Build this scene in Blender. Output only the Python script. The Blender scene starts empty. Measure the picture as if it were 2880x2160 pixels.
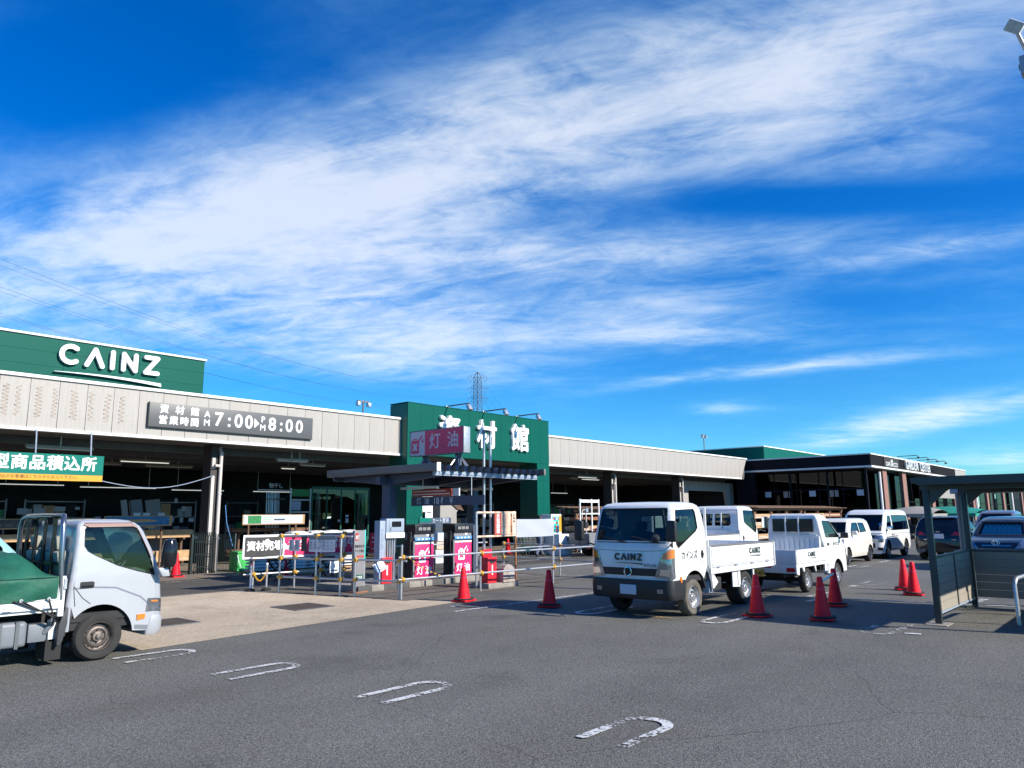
import bpy, bmesh, math, random
from mathutils import Vector, Matrix
from mathutils.geometry import tessellate_polygon
random.seed(7)
R = math.radians
S = bpy.context.scene
COL = S.collection

# ------------------------------------------------------------------ camera
cam = bpy.data.cameras.new('camera')
cam.sensor_width = 36.0
cam.lens = 26.207
cam.clip_start = 0.05
cam.clip_end = 4000
camo = bpy.data.objects.new('camera', cam)
COL.objects.link(camo)
F = Vector((0.7417, 0.6484, 0.1728)); RT = Vector((0.6589, -0.7522, -0.0087))
F.normalize(); RT = (RT - F * RT.dot(F)).normalized(); UP = RT.cross(F)
camo.matrix_world = Matrix(((RT.x, UP.x, -F.x, 0), (RT.y, UP.y, -F.y, 0), (RT.z, UP.z, -F.z, 1.8), (0, 0, 0, 1)))
S.camera = camo

# ------------------------------------------------------------------ light
SUN_EL, SUN_AZ = 31.5, 14.0           # azimuth measured from -Y towards +X
sd = Vector((math.sin(R(SUN_AZ)) * math.cos(R(SUN_EL)), -math.cos(R(SUN_AZ)) * math.cos(R(SUN_EL)), math.sin(R(SUN_EL))))
sl = bpy.data.lights.new('sun', 'SUN')
sl.energy = 5.0
sl.angle = R(0.53)
sl.color = (1.0, 0.93, 0.82)
so = bpy.data.objects.new('sun', sl)
COL.objects.link(so)
so.rotation_euler = sd.to_track_quat('Z', 'Y').to_euler()
so.location = (0, 0, 60)

S.view_settings.view_transform = 'Standard'
S.view_settings.look = 'None'
S.view_settings.gamma = 1.0
S.view_settings.use_curve_mapping = False
S.view_settings.exposure = 0.52
S.cycles.use_denoising = True
S.cycles.max_bounces = 6
S.cycles.caustics_reflective = False
S.cycles.caustics_refractive = False
S.cycles.transparent_max_bounces = 16

W = bpy.data.worlds.new('World')
S.world = W
W.use_nodes = True
nt = W.node_tree
for n in list(nt.nodes):
    nt.nodes.remove(n)
def wn(t, **k):
    n = nt.nodes.new(t)
    for a, b in k.items():
        setattr(n, a, b)
    return n
def lk(a, b):
    nt.links.new(a, b)
out = wn('ShaderNodeOutputWorld')
bg = wn('ShaderNodeBackground')
bg.inputs['Strength'].default_value = 0.078
sky = wn('ShaderNodeTexSky', sky_type='NISHITA', sun_disc=False)
sky.sun_elevation = R(SUN_EL)
sky.sun_rotation = R(180 - SUN_AZ)
sky.air_density = 1.0
sky.dust_density = 0.25
sky.ozone_density = 3.0
hs = wn('ShaderNodeHueSaturation')
hs.inputs['Hue'].default_value = 0.505
hs.inputs['Saturation'].default_value = 1.45
hs.inputs['Value'].default_value = 1.12
lk(sky.outputs[0], hs.inputs['Color'])
tn = wn('ShaderNodeMixRGB', blend_type='MULTIPLY')
tn.inputs[0].default_value = 1.0
tn.inputs[2].default_value = (0.44, 1.07, 1.42, 1)
lk(hs.outputs[0], tn.inputs[1])
tc = wn('ShaderNodeTexCoord')
sep = wn('ShaderNodeSeparateXYZ')
lk(tc.outputs['Generated'], sep.inputs[0])
def mth(op, a, b=None, clamp=False):
    n = wn('ShaderNodeMath', operation=op)
    n.use_clamp = clamp
    for i, v in enumerate((a, b)):
        if v is None: continue
        if isinstance(v, (int, float)): n.inputs[i].default_value = v
        else: lk(v, n.inputs[i])
    return n.outputs[0]
zc = mth('ADD', mth('MAXIMUM', sep.outputs[2], 0.0), 0.15)
px = mth('DIVIDE', sep.outputs[0], zc)
py = mth('DIVIDE', sep.outputs[1], zc)
cn = mth('ADD', mth('MULTIPLY', px, 0.89), mth('MULTIPLY', py, 0.455))     # across the cirrus band
ct = mth('ADD', mth('MULTIPLY', px, 0.455), mth('MULTIPLY', py, -0.89))    # along it
def noise(sx, sy, ox, oy, scale, detail, rough, dist):
    c = wn('ShaderNodeCombineXYZ')
    lk(mth('ADD', mth('MULTIPLY', cn, sx), ox), c.inputs[0])
    lk(mth('ADD', mth('MULTIPLY', ct, sy), oy), c.inputs[1])
    n = wn('ShaderNodeTexNoise')
    n.inputs['Scale'].default_value = scale
    n.inputs['Detail'].default_value = detail
    n.inputs['Roughness'].default_value = rough
    n.inputs['Distortion'].default_value = dist
    lk(c.outputs[0], n.inputs['Vector'])
    return n.outputs[0]
def ramp(src, pts):
    r = wn('ShaderNodeValToRGB')
    r.color_ramp.interpolation = 'B_SPLINE'
    e = r.color_ramp.elements
    while len(e) < len(pts): e.new(0.5)
    for i, (p, v) in enumerate(pts):
        e[i].position = p; e[i].color = (v, v, v, 1)
    lk(src, r.inputs[0])
    return r.outputs[0]
n1 = noise(1.6, 1.0, 3.1, 0.4, 1.2, 6.0, 0.60, 0.5)
n2 = noise(5.0, 1.9, 1.7, 5.2, 1.25, 6.0, 0.64, 0.9)
# broad cirrus banks as soft ellipses in the sky plane (x/z, y/z), broken up by streaky noise
BANKS = [(1.15, 1.75, -2.3, 1.3, 2.2, 0.40), (2.1, 1.0, -2.6, 0.9, 1.9, 0.22), (0.763, 1.743, -2.743, 0.407, 1.332, 0.620), (1.056, 1.114, -3.014, 0.423, 1.114, 0.850), (1.238, 0.467, -2.858, 0.423, 0.911, 0.800), (1.607, 0.324, -2.608, 0.272, 0.503, 0.350), (1.497, 1.227, -2.525, 0.195, 1.653, 0.380), (0.997, 2.235, -2.177, 0.807, 1.341, 0.420), (1.730, 2.003, -1.602, 0.701, 1.347, 0.500), (2.225, 1.273, -2.463, 0.201, 0.765, 0.360), (2.774, 1.127, -2.881, 0.162, 1.196, 0.550), (3.831, 0.895, 2.832, 0.465, 1.541, 0.800), (4.785, 0.649, 2.343, 0.600, 0.788, 0.600), (2.088, 0.364, -2.993, 0.143, 0.621, 0.420), (3.184, 1.489, -2.301, 0.281, 0.368, 0.400), (1.692, 0.534, -2.562, 0.126, 0.744, -0.350), (2.327, 0.656, -2.488, 0.350, 0.884, -0.220), (0.414, 1.341, -2.761, 0.244, 0.577, -0.350)]
pv = wn('ShaderNodeCombineXYZ'); lk(px, pv.inputs[0]); lk(py, pv.inputs[1])
acc = 0.0
for cx_, cy_, th_, sa_, sb_, w_ in BANKS:
    mp = wn('ShaderNodeMapping', vector_type='TEXTURE')
    mp.inputs['Location'].default_value = (cx_, cy_, 0); mp.inputs['Rotation'].default_value = (0, 0, th_); mp.inputs['Scale'].default_value = (sa_, sb_, 1)
    lk(pv.outputs[0], mp.inputs['Vector'])
    gr = wn('ShaderNodeTexGradient', gradient_type='QUADRATIC_SPHERE'); lk(mp.outputs[0], gr.inputs[0])
    ma = wn('ShaderNodeMath', operation='MULTIPLY_ADD'); lk(gr.outputs[1], ma.inputs[0]); ma.inputs[1].default_value = w_ * 1.35
    if isinstance(acc, float): ma.inputs[2].default_value = acc
    else: lk(acc, ma.inputs[2])
    acc = ma.outputs[0]
ac2 = mth('SUBTRACT', 1.05, mth('POWER', 2.718, mth('MULTIPLY', mth('MAXIMUM', acc, -0.3), -1.15)))
n3 = noise(13.0, 7.0, 4.4, 2.2, 1.0, 5.0, 0.68, 0.8)
amp = mth('ADD', mth('MULTIPLY', mth('MINIMUM', mth('MAXIMUM', acc, 0.0), 0.7), 1.1), 0.25)
nn_ = mth('ADD', mth('ADD', mth('MULTIPLY', mth('SUBTRACT', n1, 0.5), 1.35), mth('MULTIPLY', mth('SUBTRACT', n2, 0.5), 1.0)), mth('MULTIPLY', mth('SUBTRACT', n3, 0.5), 0.6))
dens = mth('ADD', mth('ADD', ac2, 0.14), mth('MULTIPLY', nn_, amp))
cl = wn('ShaderNodeMapRange', interpolation_type='SMOOTHSTEP')
cl.inputs['From Min'].default_value = 0.06
cl.inputs['From Max'].default_value = 1.12
cl.inputs['To Max'].default_value = 1.0
lk(dens, cl.inputs['Value'])
# thin ice cloud scatters bluish white over the sky behind it and only veils it when thick
dim = wn('ShaderNodeMixRGB', blend_type='MULTIPLY')
dim.inputs[2].default_value = (0.4, 0.4, 0.4, 1)
lk(cl.outputs[0], dim.inputs[0]); lk(tn.outputs[0], dim.inputs[1])
cc_ = wn('ShaderNodeCombineColor')
for i_, (k_, e_) in enumerate(((6.2, 1.55), (6.5, 1.18), (6.6, 1.0))):
    lk(mth('MULTIPLY', mth('POWER', cl.outputs[0], e_), k_), cc_.inputs[i_])
mx = wn('ShaderNodeMixRGB', blend_type='ADD')
mx.inputs[0].default_value = 1.0
lk(dim.outputs[0], mx.inputs[1]); lk(cc_.outputs[0], mx.inputs[2])
lk(mx.outputs[0], bg.inputs['Color'])
lk(bg.outputs[0], out.inputs[0])

# ------------------------------------------------------------------ materials
MATS = {}
def mat(name, rgb, rough=0.55, metal=0.0, var=0.0, vscale=3.0, bump=0.0, bscale=40.0, spec=0.5, coat=0.0, emit=0.0, coord='Object', streak=0.0, tint=None):
    if name in MATS: return MATS[name]
    m = bpy.data.materials.new(name)
    m.use_nodes = True
    t = m.node_tree
    p = t.nodes['Principled BSDF']
    p.inputs['Base Color'].default_value = (*rgb, 1)
    p.inputs['Roughness'].default_value = rough
    p.inputs['Metallic'].default_value = metal
    p.inputs['Specular IOR Level'].default_value = spec
    p.inputs['Coat Weight'].default_value = coat
    p.inputs['Coat Roughness'].default_value = 0.05
    if emit:
        p.inputs['Emission Color'].default_value = (*rgb, 1)
        p.inputs['Emission Strength'].default_value = emit
    if var or bump or streak:
        c = t.nodes.new('ShaderNodeTexCoord')
        def nz(scale, detail, vec=None):
            n = t.nodes.new('ShaderNodeTexNoise')
            n.inputs['Scale'].default_value = scale
            n.inputs['Detail'].default_value = detail
            n.inputs['Roughness'].default_value = 0.6
            t.links.new(vec or c.outputs[coord], n.inputs['Vector'])
            return n.outputs[0]
        src = None
        if var or streak:
            if streak:
                mp = t.nodes.new('ShaderNodeMapping')
                mp.inputs['Scale'].default_value = (9, 9, 0.7)
                t.links.new(c.outputs[coord], mp.inputs[0])
                f = nz(1.0, 5, mp.outputs[0]); amt = streak
            else:
                f = nz(vscale, 6); amt = var
            g = nz(vscale * 9, 3)
            a = t.nodes.new('ShaderNodeMath'); a.operation = 'MULTIPLY_ADD'
            a.inputs[1].default_value = 0.35
            t.links.new(g, a.inputs[0]); t.links.new(f, a.inputs[2])
            r = t.nodes.new('ShaderNodeMapRange')
            r.inputs['From Min'].default_value = 0.42; r.inputs['From Max'].default_value = 0.93
            t.links.new(a.outputs[0], r.inputs['Value'])
            mxx = t.nodes.new('ShaderNodeMixRGB')
            lo = tint if tint else tuple(v * (1 - amt) for v in rgb)
            mxx.inputs[1].default_value = (*lo, 1)
            mxx.inputs[2].default_value = (*[min(1, v * (1 + amt * 0.8)) for v in rgb], 1)
            t.links.new(r.outputs[0], mxx.inputs[0])
            t.links.new(mxx.outputs[0], p.inputs['Base Color'])
        if bump:
            b = t.nodes.new('ShaderNodeBump')
            b.inputs['Strength'].default_value = bump
            b.inputs['Distance'].default_value = 0.02
            t.links.new(nz(bscale, 4), b.inputs['Height'])
            t.links.new(b.outputs[0], p.inputs['Normal'])
    MATS[name] = m
    return m
def glass_mat(name, tint, rough=0.02, refl=1.0):
    m = bpy.data.materials.new(name)
    m.use_nodes = True
    t = m.node_tree
    t.nodes.remove(t.nodes['Principled BSDF'])
    o = t.nodes['Material Output']
    tr = t.nodes.new('ShaderNodeBsdfTransparent'); tr.inputs[0].default_value = (*tint, 1)
    gl = t.nodes.new('ShaderNodeBsdfGlossy'); gl.inputs['Roughness'].default_value = rough
    gl.inputs['Color'].default_value = (refl, refl, refl, 1)
    fr = t.nodes.new('ShaderNodeFresnel'); fr.inputs[0].default_value = 1.5
    mxs = t.nodes.new('ShaderNodeMixShader')
    t.links.new(fr.outputs[0], mxs.inputs[0]); t.links.new(tr.outputs[0], mxs.inputs[1]); t.links.new(gl.outputs[0], mxs.inputs[2])
    t.links.new(mxs.outputs[0], o.inputs[0])
    MATS[name] = m
    return m

# ------------------------------------------------------------------ builders
def tag(o, label=None, cat=None, group=None, kind=None):
    if label: o['label'] = label
    if cat: o['category'] = cat
    if group: o['group'] = group
    if kind: o['kind'] = kind
    return o
def empty(name, loc, label=None, cat=None, group=None, rz=0.0, parent=None):
    o = bpy.data.objects.new(name, None)
    o.empty_display_size = 0.2
    COL.objects.link(o)
    o.location = loc
    o.rotation_euler = (0, 0, rz)
    if parent: o.parent = parent
    return tag(o, label, cat, group)
def link_mesh(name, me, parent=None, loc=(0, 0, 0), rot=(0, 0, 0)):
    o = bpy.data.objects.new(name, me)
    COL.objects.link(o)
    o.location = loc; o.rotation_euler = rot
    if parent: o.parent = parent
    return o
class MB:
    def __init__(s):
        s.v = []; s.f = []
    def quad(s, a, b, c, d):
        n = len(s.v); s.v += [tuple(a), tuple(b), tuple(c), tuple(d)]; s.f.append((n, n + 1, n + 2, n + 3)); return s
    def poly(s, pts):
        n = len(s.v); s.v += [tuple(p) for p in pts]; s.f.append(tuple(range(n, n + len(pts)))); return s
    def box(s, x0, x1, y0, y1, z0, z1, M=None):
        n = len(s.v)
        c = [(x, y, z) for x in (x0, x1) for y in (y0, y1) for z in (z0, z1)]
        if M: c = [tuple(M @ Vector(p)) for p in c]
        s.v += c
        for q in ((0, 1, 3, 2), (4, 6, 7, 5), (0, 4, 5, 1), (2, 3, 7, 6), (0, 2, 6, 4), (1, 5, 7, 3)):
            s.f.append(tuple(n + i for i in q))
        return s
    def cyl(s, p0, p1, r0, r1=None, n=10, cap=True):
        r1 = r0 if r1 is None else r1
        p0 = Vector(p0); p1 = Vector(p1); d = (p1 - p0).normalized()
        a = d.orthogonal().normalized(); b = d.cross(a)
        k = len(s.v)
        for p, r in ((p0, r0), (p1, r1)):
            for i in range(n):
                t = 2 * math.pi * i / n
                s.v.append(tuple(p + a * (r * math.cos(t)) + b * (r * math.sin(t))))
        for i in range(n):
            j = (i + 1) % n
            s.f.append((k + i, k + j, k + n + j, k + n + i))
        if cap:
            s.f.append(tuple(k + i for i in reversed(range(n)))); s.f.append(tuple(k + n + i for i in range(n)))
        return s
    def tube(s, pts, r, n=7):
        pts = [Vector(p) for p in pts]
        rings = []
        ref = None
        for i, p in enumerate(pts):
            d = (pts[min(i + 1, len(pts) - 1)] - pts[max(i - 1, 0)]).normalized()
            a = d.orthogonal().normalized() if ref is None else (ref - d * ref.dot(d)).normalized()
            ref = a; b = d.cross(a); k = len(s.v)
            for j in range(n):
                t = 2 * math.pi * j / n
                s.v.append(tuple(p + a * (r * math.cos(t)) + b * (r * math.sin(t))))
            rings.append(k)
        for i in range(len(rings) - 1):
            for j in range(n):
                q = (j + 1) % n
                s.f.append((rings[i] + j, rings[i] + q, rings[i + 1] + q, rings[i + 1] + j))
        s.f.append(tuple(rings[0] + j for j in reversed(range(n)))); s.f.append(tuple(rings[-1] + j for j in range(n)))
        return s
    def lathe(s, prof, c=(0, 0, 0), axis='z', n=20):
        k = len(s.v); m = len(prof)
        for i in range(n):
            t = 2 * math.pi * i / n; co, si = math.cos(t), math.sin(t)
            for r, h in prof:
                if axis == 'z': p = (c[0] + r * co, c[1] + r * si, c[2] + h)
                elif axis == 'y': p = (c[0] + r * co, c[1] + h, c[2] + r * si)
                else: p = (c[0] + h, c[1] + r * co, c[2] + r * si)
                s.v.append(p)
        for i in range(n):
            j = (i + 1) % n
            for q in range(m - 1):
                s.f.append((k + i * m + q, k + j * m + q, k + j * m + q + 1, k + i * m + q + 1))
        return s
    def prism(s, poly, a0, a1, axis='y', holes=()):
        """extrude a 2D polygon; axis y: (x,z), axis x: (y,z), axis z: (x,y)"""
        def P(u, w, h):
            return (u, h, w) if axis == 'y' else ((h, u, w) if axis == 'x' else (u, w, h))
        loops = [list(poly)] + [list(h) for h in holes]
        flat = [p for l in loops for p in l]
        tri = tessellate_polygon([[Vector((p[0], p[1], 0)) for p in l] for l in loops])
        for h in (a0, a1):
            k = len(s.v); s.v += [P(p[0], p[1], h) for p in flat]
            for t in tri: s.f.append(tuple(k + i for i in (t if h == a0 else reversed(t))))
        for l in loops:
            k = len(s.v); n = len(l)
            s.v += [P(p[0], p[1], a0) for p in l] + [P(p[0], p[1], a1) for p in l]
            for i in range(n):
                j = (i + 1) % n; s.f.append((k + i, k + j, k + n + j, k + n + i))
        return s
    def mesh(s, name, m, bevel=0.0, smooth=0.0, seg=2):
        me = bpy.data.meshes.new(name)
        bm = bmesh.new()
        vs = [bm.verts.new(p) for p in s.v]
        for f in s.f:
            try: bm.faces.new([vs[i] for i in f])
            except ValueError: pass
        if bevel or smooth:
            bmesh.ops.remove_doubles(bm, verts=bm.verts, dist=1e-5)
        bmesh.ops.recalc_face_normals(bm, faces=bm.faces)
        if bevel:
            ed = [e for e in bm.edges if len(e.link_faces) == 2 and e.calc_face_angle(0) > 0.6]
            bmesh.ops.bevel(bm, geom=ed, offset=bevel, segments=seg, affect='EDGES', profile=0.6, clamp_overlap=True)
        if smooth or bevel:
            a = smooth or 0.7
            for f in bm.faces: f.smooth = True
            for e in bm.edges:
                if len(e.link_faces) != 2 or e.calc_face_angle(0) > a: e.smooth = False
        bm.to_mesh(me); bm.free()
        if m is not None: me.materials.append(MATS[m] if isinstance(m, str) else m)
        return me
    def build(s, name, m, parent=None, loc=(0, 0, 0), bevel=0.0, smooth=0.0, label=None, cat=None, group=None, kind=None, seg=2):
        o = link_mesh(name, s.mesh(name, m, bevel, smooth, seg), parent, loc)
        return tag(o, label, cat, group, kind)
ORD = ('first', 'second', 'third', 'fourth', 'fifth', 'sixth', 'seventh', 'eighth', 'ninth', 'tenth', 'eleventh', 'twelfth', 'thirteenth', 'fourteenth', 'fifteenth', 'sixteenth', 'seventeenth', 'eighteenth', 'nineteenth', 'twentieth', 'twenty-first', 'twenty-second', 'twenty-third', 'twenty-fourth', 'twenty-fifth', 'twenty-sixth')
def order_labels(objs, fmt):
    """number look-alikes as they follow each other from left to right in the view"""
    for i, o in enumerate(sorted(objs, key=lambda q: math.atan2(q.location.x, q.location.y))): o['label'] = fmt % ORD[i]
def children(o): return [c for c in COL.objects if c.parent == o]
def copy_tree(o, parent=None, kids=None):
    if kids is None:
        kids = {}
        for c in COL.objects:
            if c.parent: kids.setdefault(c.parent, []).append(c)
    c = o.copy(); COL.objects.link(c); c.parent = parent
    for ch in kids.get(o, []): copy_tree(ch, c, kids)
    return c
# text: font outlines turned into meshes (built-in font)
TXT = {}
def text_mesh(s, size, m, bold=0.0, depth=0.004, xs=1.0, align='CENTER'):
    key = (s, size, m, bold, depth, xs, align)
    if key in TXT: return TXT[key]
    cu = bpy.data.curves.new('t', 'FONT')
    cu.body = s; cu.size = size; cu.align_x = align; cu.align_y = 'CENTER'
    cu.extrude = depth / 2; cu.resolution_u = 3
    ob = bpy.data.objects.new('t', cu)
    COL.objects.link(ob)
    dg = bpy.context.evaluated_depsgraph_get(); dg.update()
    me = bpy.data.meshes.new_from_object(ob.evaluated_get(dg))
    bpy.data.objects.remove(ob)
    me.transform(Matrix.Scale(xs, 4, (1, 0, 0)))
    if bold:                       # heavier weight: several slightly shifted strikes, staggered in depth
        b = bold * size; bm = bmesh.new(); st = min(.0004, depth * .06)
        for i, (dx, dy) in enumerate(((0, 0), (1, 0), (-1, 0), (0, 1), (0, -1), (.7, .7), (-.7, .7), (.7, -.7), (-.7, -.7))):
            c = me.copy(); c.transform(Matrix.Translation((dx * b, dy * b, -i * st))); bm.from_mesh(c); bpy.data.meshes.remove(c)
        bm.to_mesh(me); bm.free()
    me.materials.clear(); me.materials.append(MATS[m])
    TXT[key] = me
    return me
FACE = {'-y': (R(90), 0, 0), '+y': (R(90), 0, R(180)), '-x': (R(90), 0, R(-90)), '+x': (R(90), 0, R(90)), 'up': (0, 0, 0)}
def text(name, s, size, m, loc, face='-y', parent=None, bold=0.0, depth=0.004, xs=1.0, align='CENTER'):
    return link_mesh(name, text_mesh(s, size, m, bold, depth, xs, align), parent, loc, FACE[face])
def stroke_poly(pts, r, n=6):
    """outline of a round-ended thick polyline as a list of convex pieces (capsules)"""
    out = []
    for (x0, y0), (x1, y1) in zip(pts[:-1], pts[1:]):
        a = math.atan2(y1 - y0, x1 - x0); c = []
        for i in range(n + 1):
            t = a + math.pi / 2 + math.pi * i / n; c.append((x0 + r * math.cos(t), y0 + r * math.sin(t)))
        for i in range(n + 1):
            t = a - math.pi / 2 + math.pi * i / n; c.append((x1 + r * math.cos(t), y1 + r * math.sin(t)))
        out.append(c)
    return out
def letter(kind, h):
    """rounded logo letters drawn as strokes; returns strokes and advance width, letter height h"""
    r = h * 0.11; a, b = r, h - r
    if kind == 'C':
        cx, rad = h * 0.47, (h - 2 * r) / 2
        pts = [(cx + rad * 1.02 * math.cos(R(t)), h / 2 + rad * math.sin(R(t))) for t in range(52, 309, 16)]
        return [pts], h * 0.98, r
    if kind == 'A': return [[(a, a), (h * 0.46, b), (h * 0.92 - a, a)]], h * 1.06, r
    if kind == 'I': return [[(a, a), (a, b)]], h * 0.42, r
    if kind == 'N': return [[(a, a), (a, b), (h * 0.80 - a, a), (h * 0.80 - a, b)]], h * 0.98, r
    return [[(a, b), (h * 0.80 - a, b), (a, a), (h * 0.82 - a, a)]], h * 0.9, r
def logo(parent, m, origin, h, face='-y', depth=0.02, gap=0.10, swoosh=True, name='letter'):
    """five rounded letters and the swoosh beneath, lettering plane per `face`; origin = lower left corner as read"""
    x = 0.0
    M = Matrix.Translation(origin) @ Matrix.Rotation(FACE[face][2], 4, 'Z') @ Matrix.Rotation(R(90), 4, 'X')
    for ch in 'CAINZ':
        st, adv, r = letter(ch, h)
        mb = MB(); k = 0
        for pts in st:
            for c in stroke_poly(pts, r):
                mb.prism([(p[0] + x, p[1]) for p in c], 0 + 0.0004 * k * h, depth - 0.0006 * k * h, 'z'); k += 1
        me = mb.mesh(name, m); me.transform(M)
        link_mesh(name, me, parent)
        x += adv + gap * h * 0.6
    if swoosh:
        L = x; n = 12; top = []; bot = []
        for i in range(n + 1):
            t = i / n; xx = -0.18 * h + t * (L + 0.1 * h)
            top.append((xx, -0.46 * h + 0.42 * h * 0.45 * math.sin(math.pi * (0.12 + 0.62 * t)) - 0.06 * h * t))
            bot.append((xx + 0.02 * h, top[-1][1] - h * (0.015 + 0.15 * t)))
        mb = MB().prism(top + bot[::-1], 0, depth, 'z')
        me = mb.mesh('swoosh', m); me.transform(M); link_mesh('swoosh', me, parent)
    return x
# ------------------------------------------------------------------ palette
mat('beige_panel', (0.375, 0.350, 0.320), 0.55, var=0.07, vscale=1.2, streak=0.13)
mat('joint_dark', (0.09, 0.085, 0.08), 0.8)
mat('white_trim', (0.80, 0.79, 0.76), 0.45, var=0.04)
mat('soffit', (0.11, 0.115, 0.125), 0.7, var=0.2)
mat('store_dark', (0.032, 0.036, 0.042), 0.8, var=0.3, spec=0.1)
mat('store_floor', (0.20, 0.17, 0.135), 0.7, var=0.15)
mat('green_panel', (0.0003, 0.090, 0.066), 0.5, var=0.06, vscale=0.8, spec=0.15)
mat('green_sign', (0.0005, 0.165, 0.125), 0.5, var=0.03, spec=0.2)
mat('green_dark', (0.008, 0.10, 0.07), 0.45)
mat('pillar_brown', (0.075, 0.064, 0.06), 0.6, var=0.1, spec=0.15)
mat('pipe_beige', (0.56, 0.51, 0.47), 0.45, var=0.06)
mat('sign_grey', (0.095, 0.098, 0.10), 0.45)
mat('white_paint', (0.82, 0.82, 0.80), 0.4)
mat('letter_white', (0.83, 0.83, 0.82), 0.4)
mat('yellow_sign', (0.70, 0.33, 0.02), 0.45)
mat('ink', (0.02, 0.02, 0.022), 0.6)
mat('ink_brown', (0.10, 0.05, 0.02), 0.6)
mat('stain', (0.36, 0.30, 0.25), 0.8, var=0.3, vscale=8)
mat('gc_dark', (0.012, 0.012, 0.017), 0.6, var=0.1, spec=0.08)
mat('cafe_grey', (0.06, 0.055, 0.052), 0.6, spec=0.1)
mat('gc_grey', (0.017, 0.016, 0.018), 0.7, spec=0.05)
mat('brick', (0.30, 0.15, 0.12), 0.8, var=0.3, vscale=6, bump=0.2)
mat('steel', (0.45, 0.47, 0.49), 0.35, 0.85, var=0.15, vscale=10)
mat('steel_dark', (0.16, 0.17, 0.18), 0.45, 0.6, var=0.2)
mat('galv', (0.52, 0.54, 0.56), 0.4, 0.7, var=0.2, vscale=14)
mat('navy_steel', (0.055, 0.080, 0.13), 0.5, var=0.1)
mat('grey_gutter', (0.17, 0.16, 0.15), 0.5, var=0.1)
mat('red_box', (0.72, 0.02, 0.04), 0.4, var=0.1)
mat('crimson', (0.95, 0.05, 0.15), 0.42, var=0.05)
mat('pink', (0.88, 0.03, 0.16), 0.4, var=0.06)
mat('pink_pale', (0.84, 0.66, 0.68), 0.45)
mat('cone_red', (0.96, 0.014, 0.030), 0.5, var=0.22, vscale=4, spec=0.25)
mat('rubber', (0.016, 0.016, 0.017), 0.75, var=0.2)
mat('black_plastic', (0.017, 0.018, 0.020), 0.5)
mat('black_gloss', (0.012, 0.013, 0.016), 0.12)
mat('rust', (0.30, 0.13, 0.06), 0.85, var=0.5, vscale=7)
mat('rusty_white', (0.62, 0.55, 0.46), 0.7, streak=0.75, tint=(0.42, 0.16, 0.05))
mat('rusty_red', (0.42, 0.07, 0.05), 0.7, var=0.25)
mat('rusty_grey', (0.32, 0.32, 0.33), 0.6, var=0.45, vscale=4, tint=(0.26, 0.16, 0.10))
mat('kerb', (0.28, 0.26, 0.23), 0.85, var=0.3, vscale=5, bump=0.3)
mat('kerb_dark', (0.09, 0.09, 0.09), 0.85, var=0.3, vscale=5)
mat('yellow_clamp', (0.62, 0.32, 0.03), 0.5, var=0.3, vscale=20)
mat('rope_yellow', (0.75, 0.40, 0.03), 0.7)
mat('vinyl_black', (0.045, 0.045, 0.045), 0.55, var=0.3, vscale=4)
mat('vinyl_pink', (0.84, 0.03, 0.14), 0.5, var=0.08, vscale=3)
mat('vinyl_white', (0.82, 0.83, 0.85), 0.5)
mat('vinyl_red', (0.74, 0.02, 0.05), 0.5)
mat('paper', (0.62, 0.66, 0.72), 0.6)
mat('teal', (0.05, 0.55, 0.48), 0.4)
mat('panel_blue', (0.30, 0.36, 0.46), 0.45, var=0.05)
mat('pump_black', (0.02, 0.023, 0.03), 0.35)
mat('pump_blue', (0.10, 0.30, 0.62), 0.4)
mat('grey_mid', (0.22, 0.22, 0.23), 0.5)
mat('timber', (0.52, 0.33, 0.17), 0.75, var=0.25, vscale=6)
mat('timber_pale', (0.60, 0.45, 0.33), 0.75, var=0.25, vscale=6)
mat('timber_dark', (0.12, 0.07, 0.045), 0.8, var=0.4, vscale=5)
mat('timber_red', (0.30, 0.14, 0.08), 0.8, var=0.4, vscale=5)
mat('card', (0.42, 0.27, 0.15), 0.8, var=0.1)
mat('blue_poster', (0.03, 0.16, 0.35), 0.5, var=0.5, vscale=9)
mat('green_poster', (0.02, 0.20, 0.06), 0.5, var=0.3, vscale=9)
mat('sack', (0.62, 0.62, 0.60), 0.5, var=0.3, vscale=11)
mat('sack_red', (0.45, 0.06, 0.05), 0.6, var=0.3, vscale=11)
mat('bin_green', (0.05, 0.42, 0.10), 0.5, var=0.1)
mat('gate_green', (0.02, 0.035, 0.035), 0.45, 0.3)
mat('wire_green', (0.01, 0.16, 0.09), 0.5, 0.3)
mat('tube_lit', (1.0, 0.98, 0.92), 0.5, emit=0.5)
mat('lamp_shell', (0.55, 0.50, 0.42), 0.5)
mat('canopy_grey', (0.30, 0.28, 0.25), 0.7)
mat('canopy_green', (0.01, 0.24, 0.16), 0.6)
mat('shelter_steel', (0.045, 0.058, 0.062), 0.4, 0.3, var=0.08)
mat('shelter_board', (0.32, 0.29, 0.24), 0.6, var=0.08)
mat('shelter_gutter', (0.30, 0.36, 0.43), 0.45)
mat('grate_iron', (0.045, 0.034, 0.030), 0.7, var=0.4, vscale=9)
mat('card_shaded', (0.30, 0.32, 0.35), 0.7)  # pale paper with the store's shade darkened into its colour
mat('weed', (0.16, 0.15, 0.05), 0.8, var=0.4, vscale=20)
mat('hill', (0.05, 0.08, 0.05), 0.9, var=0.3)
glass_mat('window_dark', (0.10, 0.13, 0.14), 0.02, 0.5)
glass_mat('window_green', (0.07, 0.22, 0.16))
glass_mat('clear_roof', (0.55, 0.6, 0.6), 0.2)
glass_mat('curtain_green', (0.08, 0.36, 0.24), 0.25)

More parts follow.
